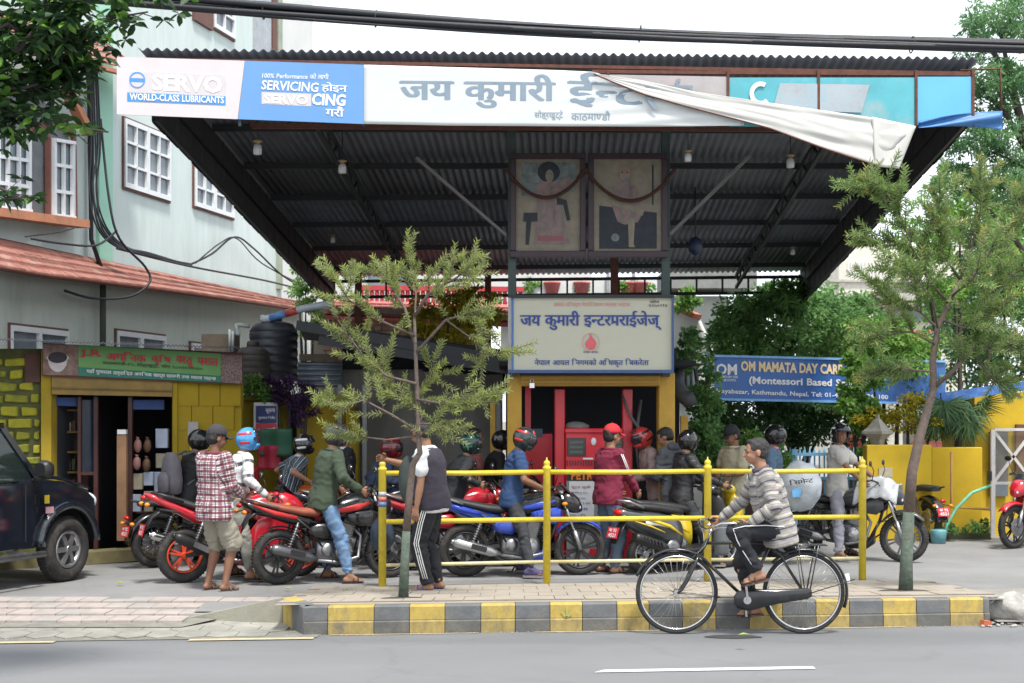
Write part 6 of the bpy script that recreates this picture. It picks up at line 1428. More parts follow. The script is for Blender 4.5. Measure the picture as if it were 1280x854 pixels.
a, b = at(1164.5, 563, 20.6), at(1228, 562, 20.6); q = MB(); q.box(((a.x+b.x)/2, 20.7, (a.z+.05)/2+.02), (b.x-a.x, .2, a.z)); q.build('wall', YWALL, bw_, w=True, bevel=.01)
q = MB(); q.box((at(1200, 600, 20.5).x, 20.5, .12), (.9, .12, .16)); q.build('mossy_kerb', mat('mossy_base', (.05, .06, .03), .95), bw_, w=True)
q = MB(); q.box(at(1107, 590.5, 20.26), (.2, .01, .14)); solo('plaque', q, mat('plaque_cream', (.5, .45, .32), .7), 'small cream plaque on the yellow boundary wall', 'plaque')
q = MB(); p = at(1097, 560, 20.45); q.lathe(p, [(.13, 0), (.14, .04), (.1, .05), (.11, .12), (.2, .2), (.24, .21), (.235, .25), (.16, .3), (.06, .42), (.03, .44), (.03, .5)], seg=4, smooth=False); q.build
solo('stone_lantern_cap', q, mat('stone_grey', (.27, .26, .22), .9, var=.2, dirt=.5), 'grey carved stone finial standing on the yellow wall', 'finial')
q = MB(); q.tube([at(1189, 565, 20.4), at(1189, 634, 20.4), at(1240, 637, 20.4)], .02, 8); solo('wall_conduit', q, mat('conduit_orange', (.5, .27, .1), .6), 'thin bent conduit on the yellow wall left of the gate', 'pipe')
q = MB(); hz = [at(1179, 672, 19.9), at(1184, 655, 19.9), at(1196, 635, 19.9), at(1215, 616, 19.9), at(1238, 607, 20)]; q.tube(hz, .024, 10); solo('garden_hose', q, mat('hose_green', (.18, .48, .3), .5), 'pale green hose arching from the gate to the ground', 'hose')
q = MB(); p = at(1173, 664, 19.8); q.lathe((p.x, p.y, .1), [(.1, 0), (.12, .18), (.11, .2), (.05, .21)], seg=16); solo('bucket', q, mat('bucket_blue', (.12, .3, .35), .5), 'small blue bucket on the ground by the hose end', 'bucket')
kk = thing('yellow_kiosk', 'yellow gatehouse with blue fascia at the right edge', 'building', at(1260, 668, 21))
q = MB(); a = at(1221, 490, 21); q.box((a.x+1.3, 21.9, a.z/2), (2.6, 1.6, a.z)); q.build('wall', YWALL, kk, w=True); q = MB(); q.bar(at(1176, 497, 20.9), at(1290, 481, 20.6), .3, .14); q.build('blue_fascia', mat('fascia_blue', (.06, .18, .5), .5, dirt=.5, dcol=(.4, .45, .55), dscale=8), kk, w=True)
q = MB(); q.box(at(1248, 580, 21.05), (.28, .06, 1.0)); q.build('window', PANE, kk, w=True); q = MB(); q.box(at(1275, 575, 21.05), (.14, .06, 1.1)); q.build('door', WINB, kk, w=True)
g_ = thing('metal_gate', 'white angle iron gate with crossed bracing at the right edge', 'gate', at(1240, 672, 20)); GW = mat('gate_white', (.62, .6, .57), .5, dirt=.4, dcol=(.35, .2, .12), dscale=6)
for (a, b) in (((1241, 537), (1241, 672)), ((1292, 537), (1292, 672))): q = MB(); q.bar(at(*a, 20), at(*b, 20), .06, .05, up=V((0, 1, 0))); q.build('stile', GW, g_, w=True)
for (a, b) in (((1243, 537), (1290, 537)), ((1243, 604), (1290, 604)), ((1243, 540), (1290, 602)), ((1243, 602), (1290, 540))): q = MB(); q.bar(at(*a, 20.03 if a[1] != b[1] else 20), at(*b, 20.03 if a[1] != b[1] else 20), .04, .035, up=V((0, 1, 0))); q.build('bar', GW, g_, w=True)
q = MB(); q.add([at(1243, 539, 20.06), at(1290, 539, 20.06), at(1290, 602, 20.06), at(1243, 602, 20.06)], [(0, 1, 2, 3)]); q.build('mesh_panel', mat('gate_mesh', (.2, .17, .1), .8, alpha=.45), g_, w=True)
q = MB(); p = at(1237, 595, 19.95); q.box(p, (.05, .06, .14)); q.build('lock', BLK, g_, w=True)
# far houses
fh = thing('cream_block', 'cream multi-storey house with balcony rails beyond the trees at right', 'house', at(1120, 500, 48))
q = MB(); q.box((at(1128, 400, 48).x, 49.5, 4), (4.4, 3, 8.0+.1)); q.build('wall', mat('cream_wall', (.58, .55, .47), .9), fh, w=True); q = MB(); q.box((at(1080, 400, 48).x-.3, 48.5, 3.7), (1.4, 2, 7.4)); q.build('wall', MATS['cream_wall'], fh, w=True)
for (y, h_) in ((372, .25), (382, .1), (352, .08)): q = MB(); q.box(at(1120, y, 47.7), (4.8, .6, h_)); q.build('ledge', mat('ledge_grey', (.4, .38, .34), .9), fh, w=True)
for k in range(18): q = MB(); q.box(at(1060+k*4.5, 340, 47.5), (.05, .05, .7)); q.build('baluster', WWALL, fh, w=True)
q = MB(); q.box(at(1120, 430, 47), (2.3, .4, .95)); q.build('terracotta_band', mat('orange_band', (.55, .17, .08), .8), fh, w=True)
for x in (1090, 1112, 1145): q = MB(); q.box(at(x, 392, 47.8), (.5, .1, .55)); q.build('window', PANE, fh, w=True)
q = MB(); q.box(at(1073, 326, 48.3), (.35, .3, .45)); q.build('rooftop_tank', mat('tank_red', (.6, .06, .1), .5), fh, w=True)
rh = thing('red_roof_shed', 'low pinkish red roofed shed beyond the yellow wall', 'shed', at(1190, 600, 25))
q = MB(); q.box((at(1190, 560, 25).x, 25, 1.1), (1.7, .4, 1.75)); q.build('wall', mat('shed_wall', (.5, .46, .42), .9), rh, w=True)
for k in range(9): q = MB(); q.add([at(1140+k*10.2, 563, 24.5), at(1149.5+k*10.2, 563, 24.5), at(1149.5+k*10.2, 532, 25.5), at(1140+k*10.2, 532, 25.5)], [(0, 1, 2, 3)]); q.build('roof_panel', mat('roof_pink', (.5, .12, .1), .7), rh, w=True, solid=.03)
q = MB(); q.add([at(1040, 566, 24), at(1082, 566, 24), at(1076, 535, 24.6), at(1060, 528, 24.6), at(1040, 556, 24.3)], [(0, 1, 2, 3, 4)]); solo('red_gable', q, mat('gable_red', (.25, .04, .03), .8), 'dark red roof gable seen just right of the helmeted rider in pale shirt', 'roof', solid=.1)
# ---------------------------------------------------------------- overhead cables
t = thing('cable_bundle', 'thick bundle of black overhead cables crossing the whole top of the view', 'cables', at(640, 34, 10))
for k in range(16):
    o1, o2 = random.uniform(-8, 8), random.uniform(-6, 6); pts = []
    for i in range(90):
        u = i/89; x = -400+2700*u; y = .0806*(x-190)-.000026*(x-190)**2-2+o1*(1-u)*.9+o2*u+2.5*math.sin(u*16+k)*(.5+.5*math.sin(k))
        pts.append(at(x, y+5, 10+.05*math.cos(k*1.7+u*7)))
    q = MB(); q.tube(pts, random.choice((.009, .016, .02, .026)), 7); q.build('cable', CABLE, t, w=True)
for x in (330, 470, 800, 1140): y = .0806*(x-190)-.000026*(x-190)**2; q = MB(); q.torus(at(x, y+3, 10), .06, .005, axis=(1, 0, -.1), seg=16, ms=6); q.build('tie', CABLE, t, w=True)
# ---------------------------------------------------------------- vegetation
def leaves(name, C, D, Nn, L, Wd, m, par, narrow=False, w=True, hue=None):
    """many small folded leaves: C base points, D directions, Nn normals (n x 3)"""
    C = np.asarray(C, float); D = np.asarray(D, float); Nn = np.asarray(Nn, float); n = len(C)
    D /= np.linalg.norm(D, axis=1)[:, None]+1e-9; S = np.cross(D, Nn); S /= np.linalg.norm(S, axis=1)[:, None]+1e-9; U = np.cross(S, D)
    L = np.broadcast_to(np.asarray(L, float), (n,))[:, None]; Wd = np.broadcast_to(np.asarray(Wd, float), (n,))[:, None]
    if narrow:
        vs = np.stack([C-S*Wd*.5, C+S*Wd*.5, C+D*L*.6+S*Wd*.45, C+D*L, C+D*L*.6-S*Wd*.45], 1); k = 5; fc = [(0, 1, 2, 3, 4)]
    else:
        vs = np.stack([C, C+D*L*.3+S*Wd*.42+U*Wd*.12, C+D*L*.65+S*Wd*.45+U*Wd*.1, C+D*L-U*Wd*.15, C+D*L*.65-S*Wd*.45+U*Wd*.1, C+D*L*.3-S*Wd*.42+U*Wd*.12], 1); k = 6; fc = [(0, 1, 2, 3), (0, 3, 4, 5)]
    V_ = vs.reshape(-1, 3)
    if par and w: o = np.array(ORG[par].translation); V_ = V_-o
    me = bpy.data.meshes.new(name); nf = n*len(fc); fl = len(fc[0])
    me.vertices.add(len(V_)); me.vertices.foreach_set('co', V_.ravel())
    idx = (np.arange(n)[:, None, None]*k+np.array(fc)[None]).reshape(-1)
    me.loops.add(len(idx)); me.loops.foreach_set('vertex_index', idx.astype(np.int32))
    me.polygons.add(nf); me.polygons.foreach_set('loop_start', (np.arange(nf)*fl).astype(np.int32)); me.polygons.foreach_set('loop_total', np.full(nf, fl, np.int32)); me.update(calc_edges=True)
    a = me.attributes.new('rnd', 'FLOAT', 'POINT'); r = hue if hue is not None else np.random.rand(n); a.data.foreach_set('value', np.repeat(r, k).astype(np.float32))
    me.materials.append(m); return link(name, me, par)
def cloud(blobs, n, up=.35, flat=0):
    """leaf positions gathered in uneven clumps inside overlapping volumes"""
    C = []; D = []; Nn = []; H_ = []
    vol = np.array([b[1][0]*b[1][1]*b[1][2] for b in blobs])**.75; vol /= vol.sum()
    for (c, r), f in zip(blobs, vol):
        m = int(n*f); nc = max(5, m//45); c = np.array(c); r = np.array(r)
        d = np.random.randn(nc, 3); d /= np.linalg.norm(d, axis=1)[:, None]; rad = np.random.rand(nc, 1)**.35
        cc = c+d*rad*r; cs = np.random.uniform(.16, .34, nc)*r.min()**.6*.9; chue = np.random.rand(nc)
        k = np.random.randint(0, nc, m); e = np.random.randn(m, 3); e /= np.linalg.norm(e, axis=1)[:, None]; rr = np.random.rand(m, 1)**.45
        p = cc[k]+e*rr*cs[k][:, None]*np.array([1, 1, .62]); C.append(p)
        dd = e+.6*np.random.randn(m, 3)+np.array([0, 0, -.25]); D.append(dd); nn = np.random.randn(m, 3)*.8+np.array([0, 0, 1.0]); Nn.append(nn); H_.append(np.clip(chue[k]*.6+.4*np.random.rand(m), 0, 1))
    return np.concatenate(C), np.concatenate(D), np.concatenate(Nn), np.concatenate(H_)
BARK = mat('bark_brown', (.12, .09, .075), .9, var=.3, scale=20, bump=.6, bscale=60); BARKG = mat('bark_painted_green', (.085, .115, .09), .9, var=.4, scale=14, bump=.7, dirt=.9, dcol=(.12, .10, .08), dscale=9)
BARKD = mat('bark_dark', (.05, .04, .035), .9, var=.3, scale=20, bump=.5)
G1 = leafmat('leaves_bottlebrush', [(.13, .16, .06), (.21, .26, .09), (.32, .38, .11), (.24, .27, .12), (.44, .52, .12)], .45)
G2 = leafmat('leaves_dark', [(.035, .085, .038), (.06, .13, .05), (.11, .21, .07), (.045, .10, .04)], .4); G3 = leafmat('leaves_mid', [(.06, .14, .05), (.13, .27, .09), (.24, .42, .14), (.09, .19, .07)], .55)
G1B = leafmat('leaves_street', [(.09, .15, .05), (.15, .24, .08), (.25, .36, .11), (.17, .24, .09), (.42, .40, .1)], .4)
G4 = leafmat('leaves_yellow', [(.1, .13, .02), (.3, .28, .02), (.5, .4, .02), (.2, .22, .03)], .3); G5 = leafmat('leaves_bright', [(.09, .2, .04), (.16, .32, .07), (.26, .46, .1), (.11, .22, .05)], .4)
GP = leafmat('leaves_purple', [(.02, .008, .03), (.05, .02, .07), (.09, .04, .12), (.03, .015, .04)], .2); G6 = leafmat('leaves_bluegreen', [(.06, .15, .07), (.11, .24, .10), (.2, .36, .14), (.08, .18, .08)], .4)
def bush(name, label, cat, blobs, n, L, m, group=None, narrow=False, stem=True, wr=.45):
    b = [((*at(px, py, Y),), (rx*Y/F, ry_, rz*Y/F)) for (px, py, Y, rx, ry_, rz) in blobs]
    c0 = b[0][0]; z0 = .05
    t = thing(name, label, cat, (c0[0], c0[1], z0), group=group)
    C, D, Nn, H_ = cloud(b, n); leaves('foliage', C, D, Nn, L*np.random.uniform(.6, 1.2, len(C)), L*wr, m, t, narrow, hue=H_)
    if stem:
        q = MB()
        for i, (c, r) in enumerate(b):
            p = V((c0[0]+.05*i, c0[1], z0)); e = V(c)+V((0, 0, r[2]*.5)); q.tube([p, p.lerp(V((e.x, e.y, p.z)), .2).lerp(e, .3), p.lerp(e, .65)+V((.1*math.sin(i*3), 0, 0)), e], [.06, .045, .03, .008], 7)
        q.build('trunk' if cat == 'tree' else 'stem', BARKD, t, w=True)
    return t
bush('broadleaf_tree', 'full dark green broadleaf tree rising right above the blue day care sign', 'tree', [(975, 410, 26, 78, 1.3, 58), (1045, 410, 26, 62, 1.2, 45), (925, 430, 25.5, 45, 1, 62), (990, 375, 26.5, 60, 1, 26)], 21000, .11, G3)
bush('dense_shrub', 'dense dark shrubbery filling the gap beneath the blue day care sign', 'shrub', [(960, 530, 23.5, 80, .6, 38), (1040, 530, 23.5, 70, .6, 35), (910, 530, 23, 40, .6, 50), (1000, 505, 23.4, 60, .6, 25)], 13000, .09, G2)
bush('evergreen_tree', 'dark evergreen tree behind the thin trunked tree at the right edge', 'tree', [(1225, 360, 30, 80, 1.5, 75), (1270, 300, 30, 70, 1.5, 70), (1200, 440, 29, 65, 1.2, 60), (1265, 430, 29, 55, 1.2, 60)], 15000, .13, G2)
bush('leafy_tree', 'bright leafed tree behind the yellow flowering shrub', 'tree', [(1105, 430, 22.6, 52, .7, 35), (1088, 462, 21.2, 30, .2, 40), (1130, 450, 22.5, 50, .6, 45)], 8500, .09, G5)
bush('flowering_shrub', 'shrub with masses of small yellow flowers above the yellow wall', 'shrub', [(1135, 515, 20.9, 42, .35, 24), (1095, 520, 20.9, 30, .3, 18), (1165, 535, 20.9, 22, .3, 18)], 3600, .055, G4, wr=.7)
bush('feathery_leaved_tree', 'bright feathery leaved tree standing right behind the taller street tree', 'tree', [(1200, 260, 23.5, 60, .7, 45), (1150, 310, 23.5, 45, .7, 35), (1255, 330, 23.5, 45, .7, 45), (1190, 370, 23.5, 50, .7, 30)], 9500, .1, G5, narrow=True, wr=.28)
bush('roadside_tree', 'rounded dark green tree beyond the yellow kiosk past the right edge', 'tree', [(1420, 400, 29, 80, 1.6, 80), (1510, 440, 29, 80, 1.6, 60)], 9000, .14, G3)
bush('roadside_tree', 'spreading green tree farther right beyond the kiosk', 'tree', [(1640, 400, 33, 90, 1.8, 90)], 7000, .15, G2)
bush('hanging_creeper', 'heart leaved creeper hanging down in front of the blue sign', 'creeper', [(1080, 470, 21.2, 26, .15, 42), (1078, 520, 21.1, 22, .15, 28), (1062, 500, 21.2, 16, .15, 30), (1085, 560, 20.8, 12, .12, 10)], 2600, .085, G5, wr=.85)
bush('creeper_column', 'green creeper covering the post and wall left of the day care sign', 'creeper', [(882, 500, 19.5, 20, .3, 60), (880, 560, 19.3, 28, .3, 40), (905, 580, 19.3, 26, .3, 25), (862, 440, 20, 14, .2, 30)], 6500, .07, G3, wr=.7)
bush('garden_bush', 'bright young bush low behind the man in the cream shirt', 'bush', [(930, 560, 21, 34, .3, 26), (965, 570, 21, 25, .3, 18)], 2400, .08, G5)
bush('yellow_leaved_tree', 'yellow tinged leafy tree showing through behind the street sapling', 'tree', [(560, 400, 23.4, 55, .6, 36), (600, 385, 23.6, 35, .5, 25), (540, 430, 23.2, 40, .5, 22)], 4200, .10, G4)
bush('wall_creeper', 'small green creeper climbing at the corner of the mint house', 'creeper', [(382, 375, 24, 22, .2, 24), (372, 350, 24.5, 10, .15, 20), (392, 410, 23.5, 14, .2, 22)], 1500, .07, G5)
bush('purple_plant', 'trailing purple leaved plant hanging over the yard wall', 'plant', [(362, 488, 19.2, 26, .2, 20), (385, 500, 19.1, 18, .15, 22), (345, 478, 19.2, 14, .2, 10), (375, 520, 19.1, 10, .1, 14)], 3000, .06, GP, wr=.35)
bush('wall_grass', 'green tuft of plants growing on the wall top by the shop sign', 'plant', [(318, 482, 19.3, 18, .15, 12), (330, 490, 19.2, 12, .15, 8)], 1000, .07, G5, stem=False)
bush('pot_plant', 'pale leafy potted plant on the white terrace behind the canopy post', 'plant', [(790, 358, 29.4, 26, .2, 8), (728, 358, 29.4, 12, .2, 6), (663, 357, 29.4, 8, .2, 8)], 900, .1, G5, stem=False)
bush('balcony_plant', 'pale leafed plant on the white house balcony right of the name board', 'plant', [(856, 376, 27, 16, .3, 13)], 700, .1, G5, stem=False)
bush('ground_weeds', 'low weeds growing at the foot of the yellow boundary wall', 'weeds', [(1200, 662, 20.2, 30, .12, 5), (1222, 658, 20.2, 16, .12, 8)], 700, .06, G3, stem=False)
# feathery tree top right: twigs with rows of leaflets
def twig_leaves(tw, n_per, L, W_, droop=.2, spread=.9, seedh=None):
    C = []; D = []; Nn = []; H_ = []
    for (p, d, ln) in tw:
        p = np.array(p); d = np.array(d)/np.linalg.norm(d); s = np.cross(d, [0, 0, 1]); s /= np.linalg.norm(s)+1e-6; u = np.cross(s, d); hh = random.random()
        for i in range(n_per):
            t_ = (i+.5)/n_per; a = i*2.4; o = s*math.cos(a)+u*math.sin(a); C.append(p+d*ln*t_); D.append(d*(.5+.5*t_)+o*spread+np.array([0, 0, -droop])); Nn.append(np.cross(d, o)+np.random.randn(3)*.3); H_.append(min(1, max(0, hh*.55+.35*t_+.15*random.random())))
    return C, D, Nn, np.array(H_)
bush('feathery_tree', 'tall feathery leaved tree at the top right corner behind the cables', 'tree', [(1246, 35, 19, 48, .8, 36), (1225, 105, 19, 40, .7, 26), (1268, 110, 19, 30, .7, 40), (1235, 180, 19, 48, .7, 34), (1268, 235, 19, 40, .8, 34), (1195, 225, 19, 34, .5, 24)], 15000, .085, G6, narrow=True, stem=False, wr=.24)
q = MB(); q.tube([at(1345, 690, 19), at(1325, 400, 19), at(1300, 240, 19), at(1268, 120, 19), at(1250, 40, 19)], [.16, .13, .09, .05, .02], 10)
for a_, b_ in (((1325, 380), (1200, 225)), ((1300, 240), (1240, 190)), ((1290, 200), (1225, 110)), ((1268, 120), (1220, 40))): q.tube([at(*a_, 19), at((a_[0]+b_[0])/2, (a_[1]+b_[1])/2-12, 19), at(*b_, 19)], [.05, .035, .012], 7)
ft = [o for o in COL.objects if o.name.startswith('feathery_tree')][0]; q.build('trunk', BARKD, ft, w=True)
t = thing('fan_palm', 'dark fan leaved palm hanging over the yellow wall left of the kiosk', 'palm', (at(1200, 600, 20.9).x, 20.95, .05))
C = []; D = []; Nn = []
for k in range(20):
    c = at(1195+random.uniform(-26, 30), 505+random.uniform(-8, 22), 20.8+random.uniform(-.2, .2)); a0 = random.uniform(3.6, 5.8)
    for j in range(22): a = a0+(j-11)*.11; C.append(tuple(c)); D.append((math.cos(a), random.uniform(-.3, .1), math.sin(a))); Nn.append((random.uniform(-.4, .4), -1, .5))
leaves('frond', C, D, Nn, np.random.uniform(.3, .5, len(C)), .022, G2, t, True); q = MB(); q.tube([(t.location.x, 20.95, .05), at(1198, 560, 20.95), at(1196, 510, 20.9)], [.08, .06, .05], 8); q.build('trunk', BARKD, t, w=True)
# the two street trees: trunk, forking limbs, shoots set all round with narrow leaves
def street_tree(label, tp, Y, limbs, shoots, m, bark2=None, split=0, n_per=44, L=.075, W_=.0115, r0=.045, dens=1, sq=1):
    limbs = [([(tp[0][0]+16+(a-tp[0][0]-16)*sq, b, c) for a, b, c in pts], r_, ns) for pts, r_, ns in limbs]; shoots = [(tp[0][0]+16+(s[0]-tp[0][0]-16)*sq,)+s[1:] for s in shoots]
    P_ = [at(px, py, Y+dy) for (px, py, dy) in tp]; base = P_[0]
    t = thing('street_tree', label, 'tree', base); n_ = len(P_); rs = [r0*(1-.72*i/(n_-1)) for i in range(n_)]
    if split:
        q = MB(); q.tube([base-V((0, 0, .05))]+P_[1:split+1], [rs[0]*1.15]+rs[1:split+1], 12); q.build('trunk', bark2, t, w=True); q = MB(); q.tube(P_[split:], rs[split:], 12); q.build('trunk', BARK, t, w=True)
    else: q = MB(); q.tube([base-V((0, 0, .05))]+P_[1:], rs, 12); q.build('trunk', BARK, t, w=True)
    q = MB(); tw = []
    for (pts, r_, ns) in limbs:
        Lp = [at(a, b, Y+c) for (a, b, c) in pts]; k_ = len(Lp); q.tube(Lp, [r_*(1-.75*i/(k_-1)) for i in range(k_)], 7)
        for j in range(int(ns*dens)):
            u = random.uniform(.25, 1)*(k_-1); i = min(int(u), k_-2); p = Lp[i].lerp(Lp[i+1], u-i); d = (Lp[i+1]-Lp[i]).normalized()+V((random.gauss(0, .75), random.gauss(0, .75), random.gauss(.15, .55))); ln = random.uniform(.12, .34)
            e = p+d.normalized()*ln; q.tube([p, e], [.005, .003], 4); tw.append((tuple(p.lerp(e, .15)), tuple(d), ln))
            if random.random() < .5: d2 = d+V((random.gauss(0, .6), random.gauss(0, .6), random.gauss(0, .5))); q.tube([p.lerp(e, .5), p.lerp(e, .5)+d2.normalized()*ln*.6], [.003, .002], 4); tw.append((tuple(p.lerp(e, .5)), tuple(d2), ln*.6))
    for (x, y, dx, dy_, lpx) in shoots:
        p = at(x, y, Y+random.uniform(-.3, .3)); d = V((dx, random.uniform(-.3, .3), -dy_)); ln = lpx*Y/F; q.tube([p, p+d.normalized()*ln], [.007, .003], 5); tw.append((tuple(p), tuple(d), ln))
        tw.append((tuple(p+V((.02, 0, 0))), tuple(d), ln*.9))
    q.build('branch', BARK, t, w=True); C, D, Nn, H_ = twig_leaves(tw, n_per, L, W_, .0, 1.0); leaves('foliage', C, D, Nn, L*np.random.uniform(.6, 1.1, len(C)), W_, m, t, True, hue=H_); return t
street_tree('slim street sapling with feathery foliage in front of the railing, trunk painted green below', [(504, 750, 0), (506, 700, 0), (508, 664, 0), (512, 617, .02), (516, 581, .03), (525, 566, .0), (523, 545, 0), (521, 480, .05), (519, 430, 0), (518, 395, 0)], 12.8,
    [([(519, 430, 0), (505, 385, .1), (480, 350, .2), (455, 340, .2)], .02, 30), ([(518, 395, 0), (535, 370, -.1), (560, 355, -.1), (578, 345, -.2), (588, 338, -.2)], .02, 30), ([(521, 440, 0), (560, 400, .1), (600, 390, .2), (612, 440, .2), (605, 480, .2)], .016, 34),
     ([(522, 500, 0), (560, 505, -.2), (600, 505, -.2), (632, 490, -.2)], .014, 26), ([(521, 480, 0), (480, 470, .1), (445, 440, .2), (415, 400, .2)], .015, 28), ([(523, 540, 0), (490, 520, -.1), (450, 500, -.2), (420, 510, -.2), (400, 500, -.2)], .014, 24), ([(524, 545, 0), (480, 550, .1), (440, 545, .1), (415, 540, .1)], .012, 12),
     ([(522, 510, 0), (500, 500, .2), (480, 480, .3), (470, 450, .3)], .012, 26), ([(523, 530, 0), (545, 530, .1), (560, 545, .2)], .010, 14), ([(518, 400, 0), (520, 370, .2), (518, 350, .3), (510, 330, .3)], .012, 18), ([(519, 420, 0), (470, 400, -.2), (430, 375, -.3), (410, 350, -.3)], .014, 24), ([(560, 400, .1), (590, 420, 0), (620, 445, 0), (640, 440, 0)], .01, 16), ([(523, 535, 0), (528, 520, .1), (515, 500, .1), (530, 480, .15), (540, 460, .2)], .01, 26), ([(524, 548, 0), (534, 536, -.1), (548, 530, -.1)], .008, 12)],
    [(585, 345, .45, -1, 40), (535, 350, .75, -1, 40), (560, 350, 0, -1, 24), (488, 355, 0, -1, 26), (425, 350, -.2, -1, 18), (522, 362, -.4, -1, 24), (440, 345, -.4, -1, 20), (596, 350, .5, -1, 30), (632, 440, 1, -.1, 20)], G1, BARKG, 2, n_per=38, L=.062, W_=.0092, dens=.62, sq=.93)
street_tree('taller street tree with leaning forked trunk in front of the yellow wall at right', [(1132, 741, 0), (1133, 700, 0), (1136, 640, .0), (1140, 590, .0), (1150, 545, .05), (1160, 510, .1), (1167, 485, .1), (1166, 450, .1), (1172, 410, .15), (1186, 380, .2), (1200, 350, .2)], 13.4,
    [([(1167, 485, .1), (1190, 465, 0), (1215, 440, 0), (1228, 405, 0), (1236, 370, 0), (1250, 320, 0)], .026, 46), ([(1200, 350, .2), (1215, 310, .3), (1225, 270, .3), (1230, 230, .3)], .016, 46), ([(1186, 380, .2), (1160, 350, .1), (1140, 310, 0), (1125, 270, -.1), (1105, 235, -.1)], .016, 54), ([(1168, 430, .1), (1140, 415, 0), (1112, 415, -.1), (1090, 425, -.2)], .013, 34),
     ([(1166, 465, 0), (1135, 462, .2), (1110, 460, .3), (1088, 468, .3)], .012, 30), ([(1200, 350, .2), (1180, 320, 0), (1170, 280, 0), (1175, 240, 0)], .014, 46), ([(1236, 370, 0), (1262, 345, 0), (1290, 330, 0)], .014, 34), ([(1215, 440, 0), (1250, 430, 0), (1285, 440, 0)], .013, 36), ([(1172, 410, .15), (1150, 390, .3), (1120, 380, .4), (1090, 350, .5)], .012, 34),
     ([(1140, 310, 0), (1110, 300, 0), (1085, 305, 0)], .009, 20), ([(1125, 270, -.1), (1110, 250, 0), (1085, 238, 0), (1068, 235, 0)], .01, 22), ([(1250, 320, 0), (1265, 280, 0), (1280, 240, 0)], .012, 34), ([(1210, 430, .2), (1235, 470, .3), (1250, 480, .3)], .01, 22), ([(1180, 400, 0), (1205, 410, -.2), (1225, 400, -.2), (1245, 390, -.2)], .01, 30), ([(1190, 370, .2), (1215, 350, -.3), (1245, 300, -.3)], .012, 34), ([(1172, 410, .1), (1165, 370, -.2), (1140, 345, -.3), (1110, 335, -.3)], .011, 34)],
    [(1105, 255, -.4, -1, 50), (1100, 240, .4, -1, 55), (1080, 240, -.8, -.7, 25), (1130, 240, 0, -1, 35), (1175, 235, .2, -1, 35), (1225, 225, -.1, -1, 30)], G1B, BARKG, 2, n_per=36, L=.068, W_=.0105, r0=.066, dens=.8)
q = MB()
for p_, r_ in ((at(504, 752, 12.7), .2), (at(1132, 742, 13.3), .26)): disc(q, V((p_.x, p_.y, 0)), r_, r_*.6, .252-.14*(p_.y-kl(p_.x, .13))/2.42+.012, 20, .1)
struct('tree_pit', q, mat('soil', (.06, .045, .03), .95, bump=.6))
# overhanging branch with large leaves, top left
t = thing('overhanging_tree', 'glossy large leaved tree branch hanging into the top left corner', 'tree', at(-230, 700, 9.5))
q = MB(); Yb = 9.2; q.tube([at(-230, 760, 9.5), at(-225, 300, 9.5), at(-180, 90, 9.4), at(-120, -20, 9.3)], [.2, .17, .12, .06], 12); q.build('trunk', BARKD, t, w=True)
q = MB(); br = [[(-190, 120), (-60, 90), (20, 65), (80, 48), (125, 25), (185, 15)], [(-180, 60), (-20, 20), (80, 5), (160, -15), (215, -2)], [(-190, 150), (-40, 110), (30, 110), (70, 100), (95, 110)], [(-60, 90), (20, 130), (50, 140), (90, 158), (135, 165)],
      [(-190, 200), (-60, 230), (0, 235), (30, 250)], [(20, 65), (60, 20), (100, -10)], [(-20, 20), (50, 40), (95, 30), (135, 50)], [(-40, 110), (10, 150), (50, 140)], [(-60, 60), (10, 30), (50, 60), (95, 80)], [(0, 100), (50, 90), (105, 75)]]
C = []; D = []; Nn = []; Hh = []
for bi_, b in enumerate(br):
    P_ = [at(x, y, Yb+.25*math.sin(bi_*2.1+i)) for i, (x, y) in enumerate(b)]; q.tube(P_, [.02*(1-.7*i/(len(P_)-1)) for i in range(len(P_))], 6)
    for s_ in range(54 if bi_ not in (4, 3) else 20):
        u = random.uniform(.12, 1)*(len(P_)-1); i = min(int(u), len(P_)-2); p = P_[i].lerp(P_[i+1], u-i); d = V((random.gauss(.2, .8), random.gauss(0, .8), random.gauss(-.15, .6))); e = p+d.normalized()*random.uniform(.03, .22); q.tube([p, e], [.004, .002], 4); hue = random.random()
        for k in range(5):
            a = k*2.4+random.random(); dd = d.normalized()*.5+V((math.cos(a), math.sin(a), random.uniform(-.9, .5))); C.append(tuple(e)); D.append(tuple(dd)); Nn.append((random.gauss(0, .5), random.gauss(0, .5), 1)); Hh.append(min(1, hue*.8+.2*random.random()) if random.random() > .1 else 1)
q.build('branch', BARKD, t, w=True); GL = leafmat('leaves_glossy', [(.012, .035, .014), (.018, .05, .018), (.03, .075, .022), (.035, .09, .025), (.14, .3, .04)], .2)
leaves('foliage', C, D, Nn, np.random.uniform(.07, .125, len(C)), .05, GL, t, hue=np.array(Hh))
